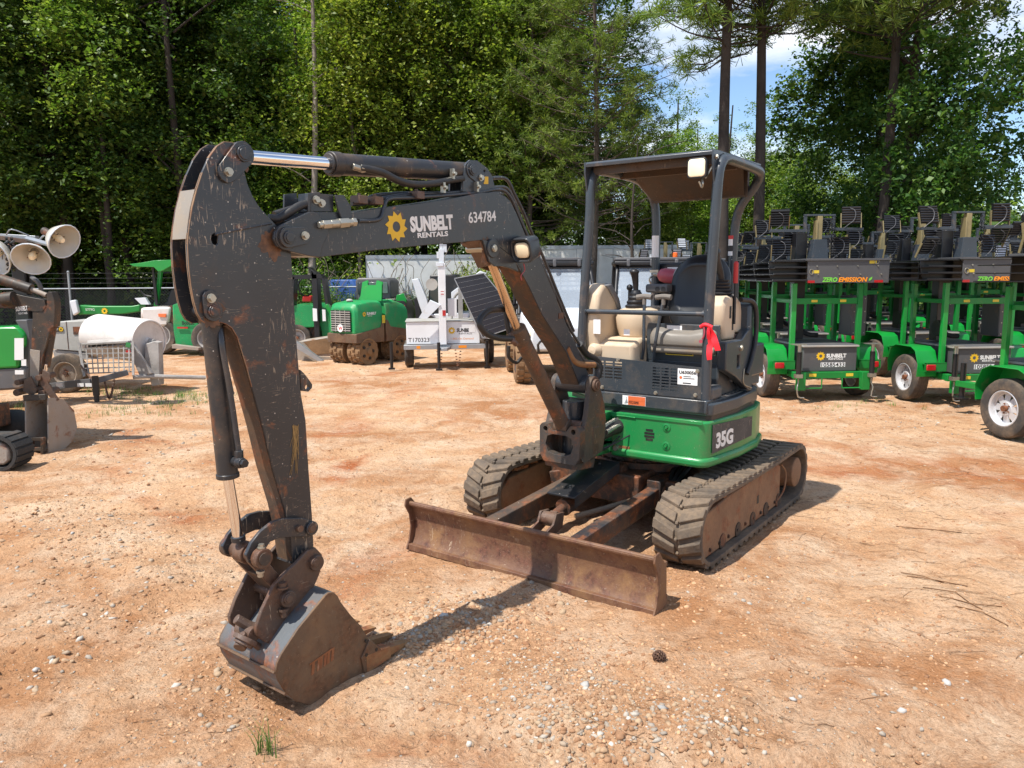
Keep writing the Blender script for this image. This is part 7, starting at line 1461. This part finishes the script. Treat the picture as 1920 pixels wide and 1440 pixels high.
q=mp_(235,650,11.30); card(M3((q.x,q.y,q.z),(1,0,-.25),(.2,0,1)),.07,.07,MT['greenold'],MX,'green_sticker'); q=mp_(236,661,11.30); card(M3((q.x,q.y-.002,q.z),(1,0,-.1),(0,0,1)),.07,.035,MT['red'],MX,'red_sticker')
p=mp_(128,706,11.75); tyre(MX,(p.x,p.y,.30),(.0,-1,0),.30,.19,spokes=False,rim='bucketgrey')
mblk([(272,645),(288,640),(297,642),(300,722),(284,724),(278,700),(270,690)],11.55,11.7,'upright_support',MT['cement'])
m=MB(); m.tube([mp_(95,724,11.2),mp_(150,722,11.1),mp_(175,715,11.0)],.03,6,1); m.tube([mp_(250,707,11.3),mp_(270,706,11.4),mp_(300,706,11.5),mp_(385,708,11.9)],.032,8,2); m.build('axle_tube',MT['cement'],MX)
m=MB(); m.bar(mp_(92,725,11.2),mp_(172,716,10.9),.06,.10); m.bar(mp_(172,716,10.9),mp_(240,698,11.1),.05,.08); m.build('drawbar',MT['greyplastic'],MX,bevel=.005)
for a,b_,mt_ in ((145,158,'label'),(160,171,'label'),(105,115,'label')):
    p=mp_(a,722.5,10.87); m=MB(); m.box(p.x,p.x+.09,p.y,p.y+.004,p.z-.02,p.z+.03); m.build('reflective_tape',MT[mt_],MX)
a=mp_(178,705,10.75); m=MB(); m.cyl((a.x,a.y,.10),(a.x,a.y,a.z),.045,n=16); m.cyl((a.x,a.y,.0),(a.x,a.y,.12),.035,n=16); m.build('tongue_jack',MT['blackplastic'],MX)
m=MB(); m.bar(mp_(150,684,11.2),mp_(176,716,10.85),.02,.02)
for s in range(18): t_=s/17; m.sph(mp_(196+t_*18,712+34*math.sin(t_*3.1),11.0),.02,6,1,.7,1.4)
m.build('safety_chains',MT['linkrust'],MX,smooth=0)
# ---- green riding machine with canopy, far left
RD=empty('riding_roller',frame_at(-7.6,18.2,0)); tag(RD,'green riding machine with a thin green sun canopy and a white poly tank','construction vehicle'); RI=RD.matrix_world.inverted()
def rblk(pts,y0,y1,name,mat,par=RD,bev=.02,O=None,base=18.2):
    I_=(O or RD).matrix_world.inverted(); m=MB(); q=[I_@gpt_plane(u,v,y0) for u,v in pts]; m.prism([(p.x,p.z) for p in q],lambda a,b_,d:Vector((a,d,b_)),y0-base,y1-base); return m.build(name,mat,par,bevel=bev)
bmx=rblk([(146,572),(178,574),(245,574),(262,571),(262,584),(230,589),(146,590)],18.0,18.3,'green_boom',MT['greendark']); q=RI@gpt_plane(196,583,17.98); sunburst(.08,MT['yellow'],bmx,M3(q,(1,0,0),(0,0,1)))
q=RI@gpt_plane(160,581,17.98); text('5779G',.08,MT['ltwhite'],bmx,M3(q-Vector((0,0,.02)),(1,0,0),(0,0,1)))
rblk([(130,564),(141,562),(147,586),(137,592)],17.9,18.0,'side_mirror',MT['silverwhite'])
rblk([(262,577),(320,575),(316,612),(300,613),(262,598)],17.7,18.7,'poly_tank',MT['tank'],bev=.08)
rblk([(296,588),(312,588),(311,595),(297,594)],17.67,17.69,'red_badge',MT['orange'])
rblk([(242,495),(262,493),(290,488),(324,487),(324,497),(304,508),(296,509),(288,501),(250,500)],17.6,18.9,'canopy',MT['greenbright'],bev=.01)
rblk([(296,506),(303,506),(298,548),(294,574),(288,574),(293,540)],18.1,18.2,'canopy_post',MT['greenbright'],bev=.01); rblk([(284,500),(288,500),(296,572),(290,572)],18.0,18.05,'front_post',MT['blackplastic'],bev=.005)
rblk([(318,545),(325,540),(336,545),(336,574),(300,572),(312,566)],18.1,18.6,'driver_seat',MT['seatblack'],bev=.03)
rblk([(252,559),(272,558),(280,571),(264,571)],17.9,18.0,'control_panel',MT['silverwhite'],bev=.005); m=MB(); m.tube([RI@gpt_plane(264,545,18),RI@gpt_plane(272,553,18),RI@gpt_plane(284,556,18)],.018,6,3); m.bar(RI@gpt_plane(272,553,18),RI@gpt_plane(266,566,18),.03,.03); m.build('steering_wheel',MT['blackplastic'],RD)
p=RI@gpt_plane(306,640,17.9); tyre(RD,(p.x,p.y,.42),(0,-1,0),.42,.4,spokes=False,rim='cement'); rblk([(314,575),(323,572),(331,640),(322,650)],17.75,17.8,'step_frame',MT['underdark'],bev=.005)
BC=empty('skid_steer_attachment',frame_at(-6.6,17.6,0)); tag(BC,'green loader side with black lettering, half hidden behind the bucket cylinder of the big excavator','loader')
b1=rblk([(323,572),(334,568),(372,572),(372,655),(330,652),(325,620)],17.4,18.3,'side_body',MT['greenold'],BC,.02,BC,17.6); q=BC.matrix_world.inverted()@gpt_plane(341,609,17.37); text('Bobcat',.12,MT['ltblack'],b1,M3(q,(1,0,0),(0,0,1)),bold=.003,sx=.8); rblk([(332,613),(352,613),(352,616),(332,616)],17.36,17.38,'red_stripe',MT['red'],b1,0,BC,17.6)
rblk([(322,646),(372,652),(372,657),(322,653)],17.1,17.3,'bucket_edge',MT['bucketgrey'],BC,.005,BC,17.6); p=BC.matrix_world.inverted()@gpt_plane(372,640,17.4); tyre(BC,(p.x+.25,p.y,.38),(0,-1,0),.38,.25,spokes=False,rim='cement')
# ---- green forklift behind the arm, and the loader bucket in front of it
FK=empty('forklift',frame_at(-4.9,18.6,0)); tag(FK,'green forklift with a black mast and cab guard, seen right of the raised arm','forklift')
fb=rblk([(538,573),(585,571),(597,580),(600,612),(596,614),(538,615)],18.2,19.6,'rear_body',MT['greenold'],FK,.06,FK,18.6); rblk([(540,614),(604,612),(606,632),(540,634)],18.3,19.5,'lower_body',MT['underdark'],FK,.02,FK,18.6)
for pts,nm in (([(546,520),(552,518),(549,574),(543,574)],'cab_post'),([(602,519),(608,522),(617,578),(611,578)],'cab_post'),([(545,516),(600,514),(607,522),(545,524)],'cab_roof'),([(583,505),(594,512),(600,640),(590,640)],'lift_mast'),([(576,500),(582,503),(592,520),(586,522)],'lift_mast')): rblk(pts,18.15,18.5,nm,MT['blackplastic'],FK,.01,FK,18.6)
rblk([(608,572),(614,570),(636,605),(633,628),(626,628),(628,606)],18.0,18.2,'lift_arm',MT['greenbright'],FK,.01,FK,18.6); rblk([(600,580),(614,580),(624,634),(600,636)],18.3,18.6,'front_frame',MT['greenold'],FK,.01,FK,18.6)
for a,b_,c_,d_ in ((586,578,594,602),(604,580,610,602)): rblk([(a,b_),(c_,b_+1),(c_+1,d_),(a+1,d_)],18.10,18.12,'paper_sticker',MT['label'],FK,0,FK,18.6)
rblk([(568,553),(584,555),(584,566),(566,566)],18.9,19.1,'seat',MT['red'],FK,.02,FK,18.6)
m=MB(); FI=FK.matrix_world.inverted(); m.tube([FI@gpt_plane(573,538,18.6)+Vector((.18*math.cos(i*.63),0,.22*math.sin(i*.63))) for i in range(11)],.02,6,1); m.build('steering_wheel',MT['blackplastic'],FK); p=FI@gpt_plane(560,640,18.3); tyre(FK,(p.x,p.y,.32),(0,-1,0),.32,.25,spokes=False,rim='cement')
LBk=empty('loader_bucket',frame_at(-3.9,16.9,0)); tag(LBk,'wide scoured steel loader bucket lying on the dirt left of the green trench roller','loader bucket')
rblk([(560,640),(612,632),(640,634),(648,664),(640,672),(560,668)],17.0,17.6,'bucket_shell',MT['bucketgrey'],LBk,.02,LBk,16.9); rblk([(548,668),(560,640),(566,641),(590,668),(640,671),(640,676),(560,678)],16.2,16.3,'bucket_lip',MT['bucketgrey'],LBk,.005,LBk,16.9); rblk([(553,640),(558,642),(606,676),(598,679),(550,650)],16.0,16.1,'cutting_edge',MT['galv'],LBk,.005,LBk,16.9)
rblk([(562,642),(612,634),(612,636),(636,640),(636,660),(580,666)],16.97,16.99,'bucket_inside',MT['mud'],LBk,.0,LBk,16.9)
# ---- compact loader behind the roller
SK=empty('track_loader',frame_at(-3.6,19.5,0)); tag(SK,'grey cabbed track loader with green lift arms behind the green trench roller','loader')
rblk([(667,524),(672,521),(726,521),(732,527),(734,560),(668,562)],19.2,20.6,'cab',MT['greyplastic'],SK,.04,SK,19.5); rblk([(689,529),(726,529),(728,550),(690,550)],19.16,19.19,'rear_window',worn('hazy green cab glass',(.10,.16,.14),.15,seed=130),SK,.01,SK,19.5); rblk([(670,530),(684,530),(684,552),(671,552)],19.16,19.19,'side_window',MT['darkglass'],SK,.01,SK,19.5)
rblk([(664,575),(676,555),(684,551),(694,556),(693,570),(684,572),(672,585),(664,588)],19.0,19.2,'lift_arm',MT['greenbright'],SK,.01,SK,19.5); rblk([(744,553),(756,550),(762,562),(760,574),(748,572),(742,562)],19.0,19.2,'lift_arm',MT['greenbright'],SK,.01,SK,19.5)
rblk([(690,566),(758,564),(764,580),(764,632),(692,632)],18.9,20.3,'rear_body',MT['blackplastic'],SK,.03,SK,19.5); rblk([(752,572),(759,572),(760,586),(753,586)],18.87,18.89,'tail_light',MT['red'],SK,.005,SK,19.5)
for s in (-.9,.75): m=MB(); m.box(s-.16,s+.16,-.7,.9,.0,.42); m.build('rubber_track',MT['rubberdark'],SK,bevel=.1,seg=3)
# ---- white loader behind the camera trailer
WL=empty('white_loader',frame_at(-1.6,19.4,0)); tag(WL,'white and black loader with raised slanting arms behind the white camera trailer','loader')
rblk([(772,524),(784,522),(800,560),(806,590),(796,600),(786,572)],19.0,19.2,'lift_arm',MT['silverwhite'],WL,.01,WL,19.4); rblk([(806,516),(856,514),(866,600),(800,604)],19.3,20.6,'cab',MT['blackplastic'],WL,.03,WL,19.4); rblk([(806,524),(826,522),(826,566),(806,570)],19.26,19.29,'cab_window',MT['darkglass'],WL,.01,WL,19.4)
rblk([(846,548),(900,508),(912,512),(872,560),(846,562)],19.0,19.3,'lift_arm',MT['silverwhite'],WL,.01,WL,19.4); rblk([(790,590),(880,586),(880,640),(792,650)],19.2,20.4,'body',MT['silverwhite'],WL,.03,WL,19.4); rblk([(776,560),(784,556),(790,600),(780,604)],19.05,19.25,'side_frame',MT['blackplastic'],WL,.01,WL,19.4)
for s in (-.55,.75): tyre(WL,(s,-.1,.4),(0,-1,0),.4,.3,spokes=False,rim='white')
# ---- utility vehicles
def utv(x,y,yaw,label,beacon=True):
    r=empty('utility_vehicle',frame_at(x,y,yaw)); tag(r,label,'utility vehicle',group='utility vehicles behind the big excavator')
    # local -y is the nose
    m=MB(); m.loft([[Vector((a,-1.15,b_)) for a,b_ in ((-.55,.55),(.55,.55),(.52,.86),(.3,.92),(-.3,.92),(-.52,.86))],[Vector((a,-.85,b_)) for a,b_ in ((-.66,.5),(.66,.5),(.62,1.05),(.36,1.12),(-.36,1.12),(-.62,1.05))],[Vector((a,-.45,b_)) for a,b_ in ((-.68,.5),(.68,.5),(.64,1.14),(.36,1.20),(-.36,1.20),(-.64,1.14))]]); h=m.build('hood',MT['silverwhite'],r,bevel=.03,seg=3,smooth=50)
    m=MB(); m.box(-.66,.66,-.45,1.25,.42,.66); m.box(-.68,.68,.55,1.35,.66,1.0); m.build('body',MT['greyplastic'],r,bevel=.03)
    m=MB()
    for s in (-1,1): m.tube([(s*.66,-.50,1.10),(s*.63,-.25,1.55),(s*.60,-.05,1.86),(s*.60,.4,1.90),(s*.62,.60,1.80),(s*.64,.62,.7)],.035,10,4)
    m.tube([(-.60,-.05,1.86),(.60,-.05,1.86)],.03,8,1); m.tube([(-.60,.5,1.88),(.60,.5,1.88)],.03,8,1); m.build('roll_cage',MT['blackplastic'],r,smooth=60)
    m=MB(); q=[(-.62,-.50,1.16),(.62,-.50,1.16),(.57,-.08,1.84),(-.57,-.08,1.84)]; m.add([Vector(p) for p in q]+[Vector(p)+Vector((0,.012,.006)) for p in q],[(0,1,2,3),(7,6,5,4),(0,4,5,1),(1,5,6,2),(2,6,7,3),(3,7,4,0)]); m.build('windscreen',MT['skyglass'],r)
    m=MB(); 
    for k in range(9): m.box(-.6,.6,.62,.64,1.10+.085*k,1.135+.085*k)
    for s in (-.6,-.2,.2,.6): m.box(s-.015,s+.015,.60,.619,1.05,1.85)
    m.build('rear_screen',MT['silverwhite'],r,smooth=0)
    m=MB(); m.box(-.66,.66,-.16,.68,1.90,1.97); m.build('roof',MT['blackplastic'],r,bevel=.025,seg=3); m=MB(); m.box(-.64,.64,-.10,.62,1.975,2.03); 
    for s in (-.42,-.02,.40): m.box(s-.03,s+.03,-.20,-.16,1.88,2.0)
    m.build('roof_rack',MT['greyplastic'],r,bevel=.015)
    if beacon:
        m=MB(); m.cyl((-.28,.1,2.03),(-.28,.1,2.06),.05,n=16); bb=m.build('beacon_base',MT['ltblack'],r); m=MB(); m.lathe([(.045,0),(.048,.05),(.04,.09),(.0,.10)],(-.28,.1,2.06),(0,0,1),16); m.build('beacon_lens',MT['beacon'],bb)
    m=MB(); m.box(-.5,.5,.15,.5,.85,1.45); m.build('seats',MT['seatblack'],r,bevel=.05,seg=3)
    m=MB(); m.box(-.30,.30,-1.19,-1.15,.60,.76); m.tube([(-.42,-1.2,.52),(-.40,-1.24,.70),(0,-1.26,.74),(.40,-1.24,.70),(.42,-1.2,.52)],.02,8,3); m.build('brush_guard',MT['blackplastic'],r)
    for s in (-1,1):
        m=MB(); m.box(s*.48-.07,s*.48+.07,-1.13,-1.10,.78,.86); m.build('headlight',MT['lens'],r,bevel=.01)
        for yy in (-.78,.85): 
            w=tyre(r,(s*.64,yy,.33),(s,0,0),.33,.26,spokes=False,rim='underdark',tr='mud')
            m=MB()
            for k in range(18):
                a=k*math.pi/9
                for j,o_ in ((-1,0),(1,.17)): m.cbox((s*.64+j*.06,yy+.335*math.cos(a+o_),.33+.335*math.sin(a+o_)),(.10,.06,.03),Matrix.Rotation(a+o_-math.pi/2,3,'X'))
            m.build('tread_blocks',MT['mud'],w)
    return r
utv(.74,13.4,5,'white utility vehicle with an orange beacon on its roof rack, beside the boom')
utv(2.45,13.6,-4,'second utility vehicle, dark roofed, seen between the canopy posts above the cream console',False)
utv(3.42,14.9,-6,'third utility vehicle with a beacon, behind the seat and fire extinguisher of the excavator')
# ---- white box trailers and a blue tarpaulin stack at the back
def boxtrailer(x0,x1,y,z1,label,name='box_trailer'):
    r=empty(name,frame_at((x0+x1)/2,y,0)); tag(r,label,'box trailer'); w=(x1-x0)/2; m=MB(); m.box(-w,w,0,2.4,.95,z1); b=m.build('box_body',worn('weathered trailer panel',(.60,.60,.58),.5,dust=.35,dustc=(.40,.37,.31),seed=151,var=.08),r,bevel=.02)
    m=MB(); m.box(-w-.01,w+.01,-.02,-.001,z1-.10,z1+.01); m.box(-w-.01,w+.01,-.02,-.001,.93,1.05)
    k=-w
    while k<w: m.box(k-.01,k+.01,-.012,-.001,1.05,z1-.10); k+=1.15
    m.build('trailer_rails',MT['galv'],b)
    for s in (-w*.6,w*.6): tyre(r,(s,.3,.48),(0,-1,0),.48,.28,spokes=False,rim='white')
    m=MB(); m.box(-w,w,.1,2.2,.80,.94); m.build('trailer_chassis',MT['underdark'],r)
boxtrailer(-4.3,-.3,23.2,2.35,'shorter white box trailer half covered by vines behind the camera trailer')
boxtrailer(.9,5.7,24.6,2.65,'long silver white box trailer behind the utility vehicles')
r=empty('blue_tarp_stack',frame_at(-4.75,22.9,0)@Matrix.Scale(.85,4)); tag(r,'blue tarpaulin covered stack in the undergrowth behind the loaders','tarpaulin')
m=MB(); m.loft([[Vector((a*w_+.1*math.sin(b_*9+z),b_*.7+.1*math.sin(a*7+z*3),z)) for a,b_ in circ(0,0,1,5)] for z,w_ in ((.05,1.25),(1.3,1.15),(1.75,1.1),(1.95,.75))])
m.build('tarpaulin',MT['blue'],r,bevel=.05)
# vines and brush over the trailer
for i,(x,y,s,lab) in enumerate(((-5.7,21.4,.62,'tangled brush in front of the blue tarpaulin'),(-4.3,22.7,.50,'leafy vine bush climbing the left end of the white box trailer'),(-2.9,22.8,.40,'leafy bush in the middle of the white box trailer'),(-.9,22.9,.75,'tall bush at the right end of the shorter white trailer'),(-4.9,21.2,.42,'low brush behind the grey loader cab'))):
    plant((BUSH2,BUSH)[i%2],x,y,s,i*2.,'vine_bush',lab,'bush',sz=s*1.35)
VB=worn('pale dry vine stems',(.20,.16,.12),.9,seed=131)
r=empty('dry_vines',frame_at(-3.2,22.5,0)); tag(r,'bare tangled vine stems in front of the white box trailer','vines'); m=MB(); rr=random.Random(9)
for k in range(70):
    x=rr.uniform(-3,2.2); z=rr.uniform(.1,1.2); p=Vector((x,rr.uniform(-.4,.1),z)); pts=[p]
    for j in range(4): p=p+Vector((rr.uniform(-.3,.3),rr.uniform(-.1,.1),rr.uniform(.1,.5))); pts.append(p)
    m.tube(pts,.008,4,3)
m.build('vine_stems',VB,r,smooth=60)
# chain-link fence along the woods
f=empty('chain_link_fence',frame_at(-13,22.2,0)); tag(f,'chain link fence with a steel top rail at the edge of the woods','fence')
m=MB(); 
for x in (-9,-6,-3,-.2,2.9,6): m.cyl((x,0,0),(x,0,2.05),.035,n=10); m.sph((x,0,2.07),.045,8)
m.build('fence_posts',MT['galv'],f) if False else None
for x in (-9,-6,-3,0.4,3.4,6.4): mm_=MB(); mm_.cyl((x,0,0),(x,0,1.9),.035,n=10); mm_.sph((x,0,1.92),.045,8); mm_.build('fence_post',MT['galv'],f)
m=MB(); m.cyl((-9,0,1.45),(8.8,0,1.45),.022,n=8); m.build('top_rail',MT['galv'],f)
m=MB(); k=-9
while k<8.8: m.bar((k,0,.05),(k+1.36,0,1.42),.003,.003); m.bar((k+1.36,.004,.05),(k,.004,1.42),.004,.004); k+=.085
for z in (1.62,1.76,1.9): m.bar((-9,0,z),(8.8,0,z-.03),.005,.005)
m.build('wire_mesh',worn('dull fence wire',(.10,.105,.11),.6,seed=150),f,smooth=0)
